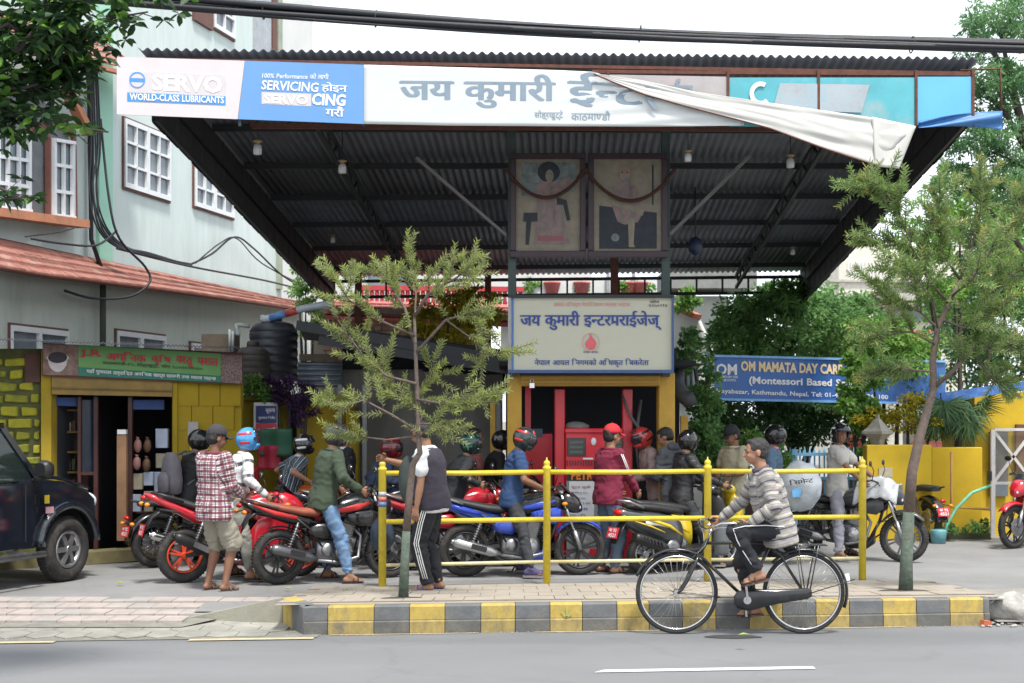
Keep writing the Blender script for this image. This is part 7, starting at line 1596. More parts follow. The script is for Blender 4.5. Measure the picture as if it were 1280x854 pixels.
# ---------------------------------------------------------------- bicycle and its rider
ENAM = mat('black_enamel', (.013, .014, .016), .28, var=.15, bump=.02, coat=.4, dirt=.3, dcol=(.1, .09, .07), dscale=9)
SPOKE = mat('spoke_steel', (.45, .45, .46), .3, .95, bump=0)
bk0 = (12.08, ); bl = V(((925.5-640)*12.08/F, 12.08, 0))
bi = thing('bicycle', 'black roadster bicycle ridden leftward along the road in front of the kerb', 'bicycle', bl, math.pi)
BR = .366; FXb, RXb = .565, -.562; BBx, BBz = -.046, .31
def bwheel(x, steer=0):
    hub = MB(); hub.cyl((x, -.05, BR), (x, .05, BR), .018, 12); hub.cyl((x, -.03, BR), (x, -.034, BR), .03, 12); hub.cyl((x, .03, BR), (x, .034, BR), .03, 12); o = hub.build('wheel', CHR, bi)
    for i in range(32):
        a = 2*math.pi*i/32; b = a+(.45 if i % 4 < 2 else -.45); s = 1 if i % 2 else -1
        q = MB(); q.tube([(x+.026*math.cos(b), s*.03, BR+.026*math.sin(b)), (x+.322*math.cos(a), s*.003, BR+.322*math.sin(a))], .0016, 4); q.build('spoke', SPOKE, o)
    q = MB(); q.torus((x, 0, BR), BR-.018, .018, seg=64, ms=10); q.build('tyre', RUB, o)
    q = MB(); q.torus((x, 0, BR), BR-.042, .011, seg=64, ms=8, sq=1.5); q.build('rim', CHR, o); return o
bwheel(FXb); bwheel(RXb)
def arc(cx, cz, r, a0, a1, n, y=0): return [V((cx+r*math.cos(a), y, cz+r*math.sin(a))) for a in np.linspace(a0, a1, n)]
HT = V((.29, 0, .835)); HB = V((.375, 0, .70)); BB_ = V((BBx, 0, BBz)); ST = V((-.275, 0, .82)); RA = V((RXb, 0, BR))
q = MB(); q.tube([HT, HB], .02, 12); q.tube([HT+V((.005, 0, -.03)), ST+V((0, 0, -.01))], .0145, 10); q.tube([HB+V((-.0, 0, .01)), BB_], .0155, 10); q.tube([BB_, ST], .0145, 10); q.cyl(BB_+V((0, -.035, 0)), BB_+V((0, .035, 0)), .024, 14)
for s in (-1, 1): q.tube([BB_+V((-.02, s*.02, 0)), BB_+V((-.12, s*.05, .01)), RA+V((0, s*.06, 0))], .009, 8); q.tube([ST+V((0, s*.015, -.02)), ST.lerp(RA, .3)+V((0, s*.045, 0)), RA+V((0, s*.06, 0))], .008, 8)
q.build('frame', ENAM, bi)
q = MB()
for s in (-1, 1): q.tube([HB+V((.0, s*.045, -.0)), HB+V((.045, s*.05, -.1)), HB+V((.1, s*.05, -.22)), V((FXb-.04, s*.05, BR+.03)), V((FXb, s*.05, BR))], [.015, .015, .013, .011, .010], 10)
q.box(HB+V((.0, 0, 0)), (.04, .12, .035)); q.build('fork', ENAM, bi)
q = MB(); q.tube([HT, HT+V((-.035, 0, .1))], .0125, 10); stem = HT+V((-.035, 0, .1)); st_ = R(18); RZ = Matrix.Rotation(st_, 3, 'Z')
hbp = [V((-.20, .27, .045)), V((-.08, .275, .065)), V((.02, .22, .06)), V((.06, .1, .01)), V((.05, 0, -.01)), V((.06, -.1, .01)), V((.02, -.22, .06)), V((-.08, -.275, .065)), V((-.20, -.27, .045))]
hbp = [stem+RZ @ p for p in hbp]; q.tube(hbp, .011, 10); ho = q.build('handlebar', CHR, bi)
for a, b in ((0, 1), (8, 7)): q = MB(); q.tube([hbp[a], hbp[a].lerp(hbp[b], .8)], .016, 10); q.build('grip', RUB, ho)
q = MB()
for s in (1, -1): q.tube([stem+RZ @ V((-.06, s*.25, .025)), stem+RZ @ V((.04, s*.19, .02)), stem+RZ @ V((.055, s*.06, -.03)), stem+V((.06, s*.02, -.15)), HB+V((.05, s*.02, -.02))], .004, 6)
q.build('brake_rod', CHR, ho); q = MB(); q.lathe(stem+V((.03, .05, .03)), [(.026, 0), (.028, .012), (.01, .024)], seg=14); q.build('bell', CHR, ho)
for (x, a0, a1, nm) in ((FXb, .55, 2.75, 'front_mudguard'), (RXb, .75, 3.5, 'rear_mudguard')):
    q = MB(); q.ring([[V((x+(BR+.022+dz)*math.cos(a), yy, BR+(BR+.022+dz)*math.sin(a))) for (yy, dz) in ((-.03, -.012), (-.02, .004), (0, .01), (.02, .004), (.03, -.012), (.018, 0), (0, .005), (-.018, 0))] for a in np.linspace(math.pi-a1 if x > 0 else a0, math.pi-a0 if x > 0 else a1, 26)], True, True); mg = q.build(nm, ENAM, bi)
    if x < 0:
        q = MB(); q.bar((x-(BR+.036)*math.cos(.35), 0, BR+(BR+.036)*math.sin(.35)+.03), (x-(BR+.036)*math.cos(.35)-.012, 0, BR+(BR+.036)*math.sin(.35)-.05), .05, .006, up=V((0, 1, 0))); q.build('white_patch', WHT, mg)
    else:
        for s in (-1, 1): q = MB(); q.tube([V((x, s*.055, BR)), V((x-(BR+.02)*math.cos(-.1), s*.03, BR+(BR+.02)*math.sin(-.1)))], .003, 5); q.build('mudguard_stay', ENAM, mg)
q = MB(); q.loft([(-.62, BR, .006, .03, 2.2, -.0), (-.58, BR, .028, .05, 2.4), (-.3, .335, .028, .065, 2.4), (-.06, .31, .028, .10, 2.2), (.04, .31, .022, .075, 2), (.07, .31, .006, .03, 2)], 16); q.v = [(x, y+.062, z) for x, y, z in q.v]; q.build('chain_case', ENAM, bi)
q = MB(); q.cyl(BB_+V((0, .092, 0)), BB_+V((0, .098, 0)), .035, 18); q.build('crank_cap', CHR, bi)
q = MB(); cu, cdn = V((.02, 0, .168)), V((-.02, 0, -.168))
q.bar(BB_+V((0, .11, 0)), BB_+V((0, .12, 0))+cu, .018, .012, up=V((0, 1, 0))); q.bar(BB_+V((0, -.06, 0)), BB_+V((0, -.07, 0))+cdn, .018, .012, up=V((0, 1, 0))); cr = q.build('crank', CHR, bi)
for s, c in ((1, cu), (-1, cdn)): q = MB(); p = BB_+c+V((0, s*(.165 if s > 0 else .12), 0)); q.box(p, (.085, .085, .022)); q.build('pedal', RUB, bi, bevel=.004)
q = MB(); q.tube([ST, ST+V((-.005, 0, .07))], .0125, 10); q.build('seat_post', CHR, bi); sc_ = ST+V((-.01, 0, .1)); q = MB(); q.loft([(sc_.x-.15, sc_.z+.01, .075, .02), (sc_.x-.1, sc_.z+.015, .1, .03), (sc_.x, sc_.z+.01, .07, .028), (sc_.x+.08, sc_.z, .03, .022), (sc_.x+.14, sc_.z-.01, .015, .012)], 16); q.build('saddle', mat('saddle_leather', (.03, .02, .015), .5), bi)
q = MB()
for s in (-1, 0, 1): q.tube([(-.33, s*.06, .79), (-.76, s*.06, .79)], .006, 6)
for x in (-.35, -.5, -.64, -.75): q.tube([(x, -.065, .79), (x, .065, .79)], .005, 6)
for s in (-1, 1): q.tube([(-.68, s*.065, .79), (-.60, s*.06, BR)], .006, 6); q.tube([(-.5, s*.065, .79), (RXb, s*.06, BR)], .005, 6)
q.build('rack', ENAM, bi); q = MB(); q.tube([(-.59, .08, BR), (-1.0, .06, .49)], .005, 6); q.build('mudguard_stay', ENAM, bi)
KST = attr_mat('knit_grey_stripes', (.26, .245, .235), [('along', .085, .0, .14, (.085, .075, .095), 1), ('along', .085, .30, .22, (.44, .41, .34), .8), ('along', .085, .62, .12, (.40, .38, .35), .5)], .95)
TRK = attr_mat('track_black_piped', (.016, .017, .022), [('around', 100, .0-.0, .00008, (.6, .6, .6), 1)], .8)
cyc, J = person('middle-aged man in grey striped jersey and black trousers riding the bicycle', bl, math.pi, 1.72, pz=.955, px=-.33, lean=17, belly=.045,
    hands=[tuple(hbp[0].lerp(hbp[1], .45)+V((-.075, 0, .015))), tuple(hbp[8].lerp(hbp[7], .45)+V((-.07, 0, .015)))], feet=[(BBx-.085, .165, .57), (BBx-.1, -.12, .235)],
    knee=((1, .25, .4), (1, -.2, .4)), elbow=((-.5, .5, -.75), (-.5, -.5, -.75)), head=(3, 2), top=dict(m=KST, hem=-.16, fold=.012, g=.02, name='jersey'),
    bottom=dict(m=mat('track_black', (.014, .015, .019), .8, var=.2, bump=.2), end=.86, cuff=.016), shoe='sandal', shoem=mat('sandal_brown', (.1, .06, .045), .7), hair=mat('hair_dark_grey', (.022, .02, .02), .6, var=.5, scale=90, bump=.5, bscale=260), vox=.0095, curl=.62, toe=((1, .05, -.22), (1, -.05, -.1)), skin=mat('skin_tan', (.34, .175, .105), .55, var=.08, scale=20, bump=.1, bscale=300))
# piping on the trouser seam, as a raised cord
q = MB(); 
hipL = J['P']+V((0, .088*J['k'], -.02)); kn, an_ = J['kn'][0], J['an'][0]
q.tube([hipL+V((-.02, .11, .03)), hipL.lerp(kn, .35)+V((0, .104, .05)), hipL.lerp(kn, .8)+V((0, .085, .05)), kn+V((.02, .078, .03)), kn.lerp(an_, .2)+V((.03, .075, 0)), kn.lerp(an_, .5)+V((.035, .067, 0)), kn.lerp(an_, .8)+V((.03, .06, 0))], .0045, 6); q.build('piping', WHT, cyc)
# ---------------------------------------------------------------- queue of two-wheelers, back to front
def bikeloc(rx, ry, fx_, fy_, z=ZF, r=(-.665, .665)):
    a, b = gnd(rx, ry, z), gnd(fx_, fy_, z); d = (b-a); return (a+b)/2, math.atan2(d.y, d.x)
RD = paint('paint_red', (.50, .015, .03)); BLU = paint('paint_blue', (.01, .05, .42)); BKR = BLKP
RIMR = mat('rim_red', (.55, .06, .02), .4); DSILV = mat('silver_paint', (.3, .31, .33), .35, .6, coat=.4)
bikes = {}
def ride(key, label, rx, ry, fx_, fy_, **k):
    loc, a = bikeloc(rx, ry, fx_, fy_); bikes[key] = (moto(label, loc, a, **k), loc, a); return loc, a
def rider(label, key, seat=-.22, h=1.66, lean=14, foot=-.02, **k):
    _, loc, a = bikes[key]; hz = k.pop('hz', 1.03)
    fl = k.pop('feet', [(foot, .3, .085), (foot+.02, -.3, .085)]); hd = k.pop('hands', [(.17, .33, hz), (.17, -.33, hz)])
    return person(label, loc, a, h, pz=k.pop('pz', .90), px=seat, lean=lean, hands=hd, feet=fl, knee=((1, .55, .3), (1, -.55, .3)), elbow=((-.6, .6, -.5), (-.6, -.6, -.5)), curl=k.pop('curl', .6), **k)
def hm(name, c, trim=None, **k): return dict(shell=mat('helmet_'+name, c, .2, var=.1, bump=0, coat=.6, **({} )), trim=trim, **k)
TR = mat('trim_red', (.55, .03, .03), .3); TW = mat('trim_white', (.7, .7, .7), .35); TBL = mat('trim_blue', (.05, .25, .6), .3); TG = mat('trim_green', (.02, .12, .09), .3)
JEANS = mat('denim_blue', (.13, .22, .36), .9, var=.3, scale=7, bump=.4, bscale=250); JEAND = mat('denim_dark', (.05, .07, .11), .9, var=.25, scale=7, bump=.4, bscale=250); CHAR = mat('denim_charcoal', (.04, .042, .048), .9, var=.25, scale=9, bump=.3, bscale=250)
KHA = mat('khaki_cotton', (.27, .25, .2), .92, var=.1, scale=8, bump=.3, bscale=200)
# 1 black cruiser at the shop
ride('enf', 'black cruiser motorcycle with round tail lamp nearest the shop doorway', 187, 710, 320, 700, col=BLKP, style='dark', wire=True, muffler=CHR)
rider('rider in black shirt and black helmet with grey backpack, nearest the shop doorway', 'enf', top=dict(m=mat('tee_black', (.015, .015, .017), .9)), bottom=dict(m=CHAR), hel=hm('black', (.012, .012, .013)), pz=.88, lean=12, shoe='shoe', skin=SKIN_D)
_, loc, a = bikes['enf']; t = thing('backpack', 'grey backpack worn by the black shirted rider near the shop doorway', 'backpack', loc, a)
BPK = mat('nylon_grey', (.13, .12, .135), .8, var=.15, scale=14, bump=.3)
q = MB(); q.ring([[V((-.44-.03*(z-1.1)+(.0)+.095*math.copysign(abs(math.cos(w))**.7, math.cos(w))*s_, .16*math.copysign(abs(math.sin(w))**.7, math.sin(w))*s_, z)) for w in np.linspace(0, 2*math.pi, 21)[:-1]] for (z, s_) in ((.88, .6), (.91, .95), (1.05, 1.08), (1.2, 1.0), (1.32, .85), (1.4, .45))]); q.build('bag', BPK, t)
q = MB(); q.ring([[V((-.55+.05*math.cos(w)*s_, .12*math.sin(w)*s_, z)) for w in np.linspace(0, 2*math.pi, 17)[:-1]] for (z, s_) in ((.9, .5), (.93, 1), (1.1, 1.05), (1.16, .5))]); q.build('pocket', BPK, t)
for s in (-1, 1): q = MB(); q.tube([(-.35, s*.09, 1.36), (-.2, s*.11, 1.41), (-.08, s*.13, 1.3), (-.1, s*.15, 1.15), (-.3, s*.14, 1.0)], .016, 8); q.build('strap', STRAP, t)
# 2 red sport bike
ride('r15', 'red sport motorcycle with orange red wheel rims behind the plaid shirted man', 222, 729, 381, 720, col=RD, style='sport', rim=RIMR, muffler=BLK, headcol=RD)
JW = attr_mat('jersey_white_print', (.62, .62, .63), [('along', .19, .3, .2, (.03, .03, .04), .9), ('around', .16, .1, .3, (.55, .55, .56), .5)], .8)
rider('rider in white racing jersey and blue helmet on the red sport bike', 'r15', seat=-.12, lean=16, hz=.96, top=dict(m=JW, name='jersey'), bottom=dict(m=mat('cargo_grey', (.22, .215, .19), .92, var=.1), end=.86), hel=hm('blue_print', (.06, .28, .6), TR, visor_up=True), foot=-.02, pz=.92)
_, loc, a = bikes['r15']; q = MB(); q.ell((0, 0, 0), (.075, .055, .05), 12, 8)
# 3 black and red commuter with green sweater rider
ride('pul', 'black commuter motorcycle with red accents and brown seat under the green sweater rider', 346, 731, 489, 722, col=BLKP, accent=mat('accent_red', (.5, .03, .03), .3), seatm=mat('seat_brown', (.28, .08, .045), .55, var=.2), rim=BLK, muffler=mat('muffler_satin', (.16, .16, .17), .35, .8))
rider('rider in dark green sweater, light blue jeans and matt black helmet', 'pul', seat=-.14, lean=12, h=1.74, top=dict(m=mat('sweater_green', (.045, .065, .04), .95, var=.12, scale=20, bump=.4, bscale=120), name='sweater', g=.022), bottom=dict(m=JEANS, end=.84), hel=hm('matt_black', (.03, .03, .033)), foot=.02, pz=.93, toe=((1, .1, 0), (1, -.2, 0)), shoem=mat('flipflop_dark', (.05, .03, .03), .8))
q = MB(); q.ell((0, 0, 0), (.13, .12, .2), 16, 11); q.v = [tuple(V(p)*(1+.1*noise.noise(V(p)*9))) for p in q.v]; q.tube([(0, 0, .18), (-.03, 0, .3), (.04, .05, .42)], .02, 8); o = solo('plastic_bag', q, mat('bag_navy', (.02, .035, .06), .45, var=.3, scale=10, bump=.4), 'dark blue plastic bag hanging from the black commuter bike behind the first railing post', 'bag'); o.location = at(478, 668, 14.6)
# 4..6 bikes further back
ride('str', 'orange trimmed motorcycle under the striped shirt rider', 300, 706, 418, 700, col=mat('paint_orange', (.55, .12, .02), .3), accent=BLKP)
STR = attr_mat('shirt_black_stripes', (.035, .045, .06), [('around', .052, 0, .16, (.4, .45, .5), 1), ('around', .052, .45, .1, (.2, .23, .26), .8)], .9)
rider('rider in short sleeved dark striped shirt with raised visor helmet', 'str', seat=-.02, lean=22, h=1.62, top=dict(m=STR), sleeve='short', bottom=dict(m=CHAR), hel=hm('black_white', (.015, .015, .016), TW, visor_up=True), pz=.86, shoe='shoe')
ride('nav', 'dark motorcycle hidden behind the green sweater rider', 412, 709, 540, 704, col=paint('paint_dark_blue', (.02, .03, .06)))
rider('rider in navy jacket with red and black helmet left of the first railing post', 'nav', seat=-.12, lean=24, top=dict(m=mat('jacket_navy', (.02, .032, .065), .85)), bottom=dict(m=CHAR), hel=hm('dark_red', (.16, .008, .015), mat('trim_black', (.02, .02, .02), .3)), pz=.84, shoe='shoe', h=1.6)
ride('redb', 'red motorcycle with brown seat partly hidden behind the man in the vest', 502, 713, 640, 708, col=RD, seatm=mat('seat_brown2', (.1, .05, .04), .55))
rider('rider in dark clothes with dark green helmet right behind the man in the vest', 'redb', seat=-.05, lean=20, top=dict(m=mat('jacket_black', (.018, .02, .024), .85)), bottom=dict(m=CHAR), hel=hm('dark_green', (.01, .035, .03), TG), pz=.86, shoe='shoe')
ride('bk2', 'black motorcycle standing in the shade of the canopy behind the blue one', 560, 700, 690, 697, col=BLKP)
rider('rider in black with plain black helmet close behind the navy polo rider', 'bk2', seat=-.18, lean=18, top=dict(m=mat('jacket_black2', (.014, .014, .016), .8)), bottom=dict(m=CHAR), hel=hm('black_plain', (.014, .014, .016)), pz=.88, shoe='shoe')
person('man in dark suit with pale collar standing among the queue behind the green rider', gnd(432, 697), R(200), 1.62, top=dict(m=mat('suit_black', (.012, .013, .016), .8), name='jacket', cm=mat('collar_white', (.6, .6, .6), .8)), bottom=dict(m=CHAR), shoe='shoe', skin=SKIN_D)
# 7 blue commuter with navy polo rider
ride('blu', 'bright blue and black commuter motorcycle behind the middle of the railing', 583, 721, 723, 719, col=BLU, tankc=BLKP, accent=BLU, rim=BLK, muffler=mat('muffler_bright', (.5, .5, .5), .28, .9), headcol=BLKP)
rider('rider in navy polo shirt and dark grey jeans on the bright blue motorcycle', 'blu', seat=-.13, lean=10, h=1.68, top=dict(m=mat('polo_navy', (.02, .05, .13), .92, var=.12, scale=14)), sleeve='short', bottom=dict(m=CHAR, end=.9), hel=hm('green_red', (.02, .03, .032), TR), skin=SKIN_D, head=(22, -5), hands=[(.2, .17, 1.0), (.2, -.2, 1.02)], foot=.03, shoe='shoe', shoem=mat('trainer_purple', (.07, .06, .14), .7, var=.4, scale=30), pz=.92)
person('man in tan short sleeves behind the navy polo rider, arm hanging', gnd(592, 702), R(10), 1.62, top=dict(m=mat('tee_brown', (.16, .05, .05), .9)), sleeve='short', bottom=dict(m=CHAR), hel=None, shoe='shoe', hands=[(.22, .2, .95), (.1, -.26, .9)])
# scooters
loc, a = bikeloc(795, 718, 915, 709); sc1 = scooter('dark grey scooter with yellow flashes on its side panel beside the petrol dispenser', loc, a, mat('scooter_grey', (.07, .075, .08), .3, .3, coat=.5, bump=.02), BLK)
loc2, a2 = bikeloc(812, 712, 932, 708); sc2 = scooter('yellow scooter with its front showing behind the cyclist', loc2, a2, paint('paint_yellow', (.62, .45, .02)), MATS['paint_yellow'])
person('rider in black leather jacket and black helmet on the yellow scooter', loc2+V((0, .1, 0)), a2, 1.64, pz=.88, px=-.2, lean=6, top=dict(m=mat('leather_black', (.02, .02, .022), .45)), bottom=dict(m=CHAR), hands=[(.2, .3, 1.02), (.2, -.3, 1.02)], feet=[(.1, .22, .09), (.12, -.22, .09)], hel=hm('gloss_black', (.01, .01, .012), visor_up=True), shoe='shoe', knee=((1, .4, .3), (1, -.4, .3)), head=(8, 40))
q = MB(); p = at(902, 662, 15.3); q.lathe((p.x, p.y, .38), [(.07, 0), (.085, .03), (.085, .38), (.06, .42), (.02, .45)], seg=20); solo('gas_canister', q, mat('canister_grey', (.12, .13, .14), .4), 'dark grey cylinder standing on the yellow scooter footboard', 'canister')
# right side bike with white sack
loc, a = bikeloc(1003, 697, 1127, 703); bikes['rt'] = (moto('black motorcycle ridden by the bearded man, draped with clear plastic, right of the railing', loc, a, col=mat('paint_dark_grey', (.03, .032, .035), .35, coat=.4), muffler=STEEL, rim=mat('rim_grey', (.12, .12, .12), .5)), loc, a)
rider('rider in pale checked shirt and black helmet right of the white sack', 'rt', seat=-.18, lean=2, h=1.68, top=dict(m=mat('shirt_pale', (.42, .40, .37), .92, var=.08, scale=30)), sleeve='short', bottom=dict(m=mat('jeans_pale_grey', (.27, .27, .31), .92, var=.15), end=.9), hel=hm('black_open', (.012, .012, .014), TW, face=False, visor_up=True), skin=SKIN_D, pz=.94, foot=-.1, head=(4, -35), hands=[(.22, .33, 1.04), (.2, -.32, 1.04)])
q = MB(); q.ell((0, 0, 0), (.27, .24, .31), 28, 20)
q.v = [tuple(V(p)*(1+.10*noise.noise(V(p)*7)+.05*noise.noise(V(p)*19)+.04*math.sin(9*math.atan2(p[2], p[0]))*(abs(p[1])/.24)**1)) for p in q.v]
Rz = Matrix.Rotation(a, 3, 'Z'); o = solo('stuffed_sack', q, mat('woven_sack', (.36, .39, .42), .7, var=.2, scale=5, bump=.8, bscale=14), 'bulging white woven sack with blue print tied on the motorcycle seat', 'sack'); o.location = at(1000, 608, 16.75); ORG[o] = Matrix.Translation(o.location)
letters('सिमेन^ट', at(987, 607, 16.48), at(1017, 603, 16.48), at(986, 600, 16.48), TXTK, o, off=.0, bold=.03); q = MB(); q.poly([at(x, y, 16.49) for x, y in ((991, 622), (1000, 621), (1002, 612), (998, 609), (990, 613))], .004, V((0, 1, 0))); q.build('printed_patch', mat('print_light_blue', (.12, .35, .6), .6), o, w=True)
q = MB(); q.grid(lambda u, v: V((-.2+.55*u, -.26+.5*v, .1*math.sin(u*3)+.07*noise.noise(V((u*5, v*5, 1)))-.25*(abs(v-.5)*2)**2)), 24, 20); o2 = solo('plastic_sheet', q, mat('clear_plastic', (.55, .57, .58), .25, alpha=.55, bump=.5, bscale=12), 'crumpled clear plastic sheet over the tank of the right hand motorcycle', 'plastic sheet', solid=.003); o2.location = loc+Rz @ V((.28, 0, .98)); o2.rotation_euler = (0, 0, a)
# far bikes
a_, b_ = gnd(1163, 677), gnd(1150, 660); d = b_-a_; moto('black motorcycle seen from behind with red plate by the yellow wall', a_+V((-.2, .66, 0)), R(106), col=BLKP, wire=True, style='dark')
g0 = gnd(1268, 686); moto('red and black motorcycle parked at the right edge near the gate', g0+V((.55, .35, 0)), R(212), col=RD, accent=BLKP, rim=BLK)
# ---------------------------------------------------------------- people on foot
PLD = attr_mat('flannel_plaid', (.55, .52, .52), [('along', .062, 0, .42, (.16, .02, .045), .85), ('around', .062, 0, .4, (.16, .02, .045), .7), ('along', .062, .65, .1, (.05, .01, .02), .9), ('around', .062, .65, .1, (.05, .01, .02), .8)], .95)
person('man in maroon and white plaid shirt, khaki shorts and backward dark cap, seen from behind', gnd(268, 739), R(52), 1.72, top=dict(m=PLD, hem=-.17, g=.03, fold=.014), bottom=dict(m=KHA, g=.02, fold=.014, name='shorts'), legs='short', capm=mat('cap_charcoal', (.04, .037, .042), .9, dirt=.3), shoem=mat('sandal_grey', (.13, .13, .13), .8), hands=[(.28, .16, 1.02), (.26, -.12, 1.0)], feet=[(.02, .13, .085), (.06, -.10, .085)], pz=.92, head=(6, -20), skin=SKIN_D)
vp = gnd(541, 738, .158)
ADI = mat('trackpants_black', (.013, .014, .018), .85, var=.2, bump=.2)
vm_, J = person('man in grey vest, white shirt and black track trousers leaning on the railing', vp, R(168), 1.72, pz=.93, lean=8, belly=.03, top=dict(m=mat('tee_white', (.62, .64, .66), .9, var=.05)), sleeve='short', vest=mat('vest_plum_grey', (.04, .034, .05), .85, var=.1), bottom=dict(m=ADI, g=.02), shoem=mat('slipper_blue', (.03, .08, .35), .7), hands=[(.10, .26, .84), (.50, -.02, 1.33)], feet=[(.03, .1, .085), (-.04, -.1, .085)], head=(20, 0), elbow=((-.8, .3, -.4), (-.4, -.8, -.5)))
for k in range(3):
    q = MB(); hp_ = J['P']+V((.0, .088, -.02)); k0, a0 = J['kn'][0], J['an'][0]; dx = (k-1)*.022
    q.tube([hp_+V((dx+.02, .113, -.03)), hp_.lerp(k0, .5)+V((dx+.01, .108, 0)), k0+V((dx-.005, .092, 0)), k0.lerp(a0, .5)+V((dx-.005, .083, 0)), a0+V((dx-.0, .072, .05))], .0055, 6); q.build('side_stripe', WHT, vm_)
q = MB(); q.ell((0, 0, 0), (.11, .12, .25), 20, 14); q.v = [tuple(V(p)*(1+.1*noise.noise(V(p)*8))) for p in q.v]; o = solo('sling_bag', q, mat('bag_dark_green', (.04, .055, .05), .7, var=.2, bump=.3), 'slack dark green bag slung at the front of the man in the vest', 'bag'); o.location = vp+V((-.26, .2, 1.12))
cap_red = mat('cap_red', (.5, .02, .03), .8)
pm_, J = person('fuel attendant in maroon sweater with white sleeve stripes and red cap at the dispenser', gnd(760, 716), R(30), 1.7, lean=4, belly=.02, top=dict(m=mat('sweater_maroon', (.16, .012, .035), .92, var=.1), name='sweater', g=.024), bottom=dict(m=mat('trousers_slate', (.11, .15, .21), .9, var=.12), g=.02), capm=cap_red, hands=[(.2, .16, .98), (.34, -.1, .96)], shoe='sandal')
for k in range(2): q = MB(); s0, e0, w0 = J['sh'][1], J['el'][1], J['wr'][1]; dx = (k-.5)*.022; q.tube([s0+V((dx, -.075, .0)), s0.lerp(e0, .5)+V((dx, -.068, 0)), e0+V((dx, -.062, 0))], .006, 6); q.build('sleeve_stripe', WHT, pm_)
q = MB(); q.tube([at(836, 625, 15.6)+V((-.08, 0, 0)), at(836, 625, 15.6)], .01, 6)
gj = gnd(843, 706); GJM = mat('jacket_grey', (.085, .09, .10), .85, var=.1, scale=8)
person('man in grey hooded jacket holding out papers beside the booth column', gj, R(150), 1.68, lean=8, top=dict(m=GJM, g=.035, fold=.016, hem=-.15, name='jacket'), hood=True, bottom=dict(m=CHAR), hands=[(.34, .1, 1.12), (.10, -.25, .92)], head=(25, 15), shoe='shoe')
person('rider in red and black helmet bending towards the dispenser', gnd(822, 702), R(190), 1.66, lean=16, top=dict(m=mat('shirt_dusty', (.28, .2, .19), .9)), bottom=dict(m=JEAND), hel=hm('red_black', (.5, .04, .04), mat('trim_black', (.02, .02, .02), .3)), head=(20, 0), hands=[(.35, .12, 1.05), (.33, -.1, 1.05)], shoe='shoe')
cm_, J = person('attendant in cream shirt and black cap reading a white paper behind the yellow scooter', gnd(918, 700), R(215), 1.68, top=dict(m=mat('shirt_cream', (.42, .38, .27), .9, var=.06)), bottom=dict(m=mat('trousers_cream', (.4, .35, .24), .9)), capm=mat('cap_black', (.015, .015, .018), .85), hands=[(.3, .1, 1.1), (.28, -.14, 1.1)], head=(18, -10), skin=SKIN_D, sleeve='short')
q = MB(); q.grid(lambda u, v: V((-.1+.2*u, -.07+.14*v, .02*math.sin(u*4))), 6, 4); o = solo('paper', q, WHT, 'white paper held by the attendant in the cream shirt', 'paper', solid=.002); o.location = gnd(918, 700)+V((-.24, -.14, 1.12)); o.rotation_euler = (.7, .1, .6)
person('rider with black helmet and pink scarf standing just behind the cyclist', gnd(966, 698), R(-20), 1.64, top=dict(m=mat('jacket_blue_grey', (.1, .16, .24), .85), cm=mat('scarf_pink', (.7, .25, .3), .9)), bottom=dict(m=CHAR), hel=hm('black_peak', (.012, .012, .013)), shoe='shoe')
q = MB(); q.ell((0, 0, 0), (.012, .03, .02), 8, 6); q = None
# red and green bins by the yard wall
for (x, y, w_, h_, m_, lab) in ((345, 553, 40, 34, mat('sheet_green', (.02, .09, .05), .6), 'dark green folded awning panel behind the striped shirt rider'), (336, 572, 28, 30, mat('sheet_red', (.32, .02, .04), .6), 'dark red banner cloth below the poster by the yard wall'), (312, 603, 22, 40, mat('chair_red', (.4, .015, .03), .5), 'red plastic chair back showing behind the white jersey rider')):
    p = at(x, y, 18.6); q = MB(); W_ = w_*18.6/F/2; H_ = h_*18.6/F/2
    q.grid(lambda u, v: V(((u*2-1)*W_, .04*math.sin(u*7)+.02*math.sin(v*5), (v*2-1)*H_)), 12, 8); o = solo('folded_awning' if 'chair' not in lab else 'plastic_chair', q, m_, lab, 'awning' if 'awning' in lab else 'banner' if 'banner' in lab else 'chair', solid=.02); o.location = p
# ---------------------------------------------------------------- the jeep
wp = gnd(84, 727); ca = R(69); RM = Matrix.Rotation(ca, 3, 'Z'); CP = wp-RM @ V((1.36, -.86, 0)); CP.z = ZF
jp = thing('jeep', 'dark blue black off-road jeep entering from the left edge', 'car', CP, ca)
JP = mat('jeep_paint', (.008, .011, .018), .12, var=.1, bump=.0, coat=1, dirt=.12, dcol=(.06, .06, .055), dscale=4)
def side(y, s):
    out = [(-2.15, .55), (-2.15, 1.12), (-1.2, 1.14), (.55, 1.12), (.75, 1.16), (1.3, 1.12), (1.7, 1.0), (1.84, .9), (1.86, .55), (1.86, .5)]
    out += [(1.36+.46*math.cos(t_), .38+.46*math.sin(t_)) for t_ in np.linspace(.3, math.pi-.3, 14)]
    out += [(.86, .42), (-.85, .42)]+[(-1.32+.46*math.cos(t_), .38+.46*math.sin(t_)) for t_ in np.linspace(.3, math.pi-.3, 14)]+[(-1.9, .5)]
    return [V((x, y, z)) for x, z in out]
for s in (-1, 1):
    q = MB(); q.poly(side(s*.86, s), .05, V((0, -s, 0))); q.build('body_side', JP, jp, bevel=.012)
q = MB(); q.loft([(-2.15, .8, .84, .3, 8), (-2.1, .8, .85, .33, 8), (.8, .8, .85, .33, 8), (.9, .84, .8, .3, 8)], 28); q.build('body', JP, jp)
q = MB(); q.grid(lambda u, v: V((.94+.88*u, (-.84+1.68*v)*(1-.05*u), 1.17-.16*u*u+.05*(1-(2*v-1)**4))), 14, 14); q.build('bonnet', JP, jp, solid=.03)
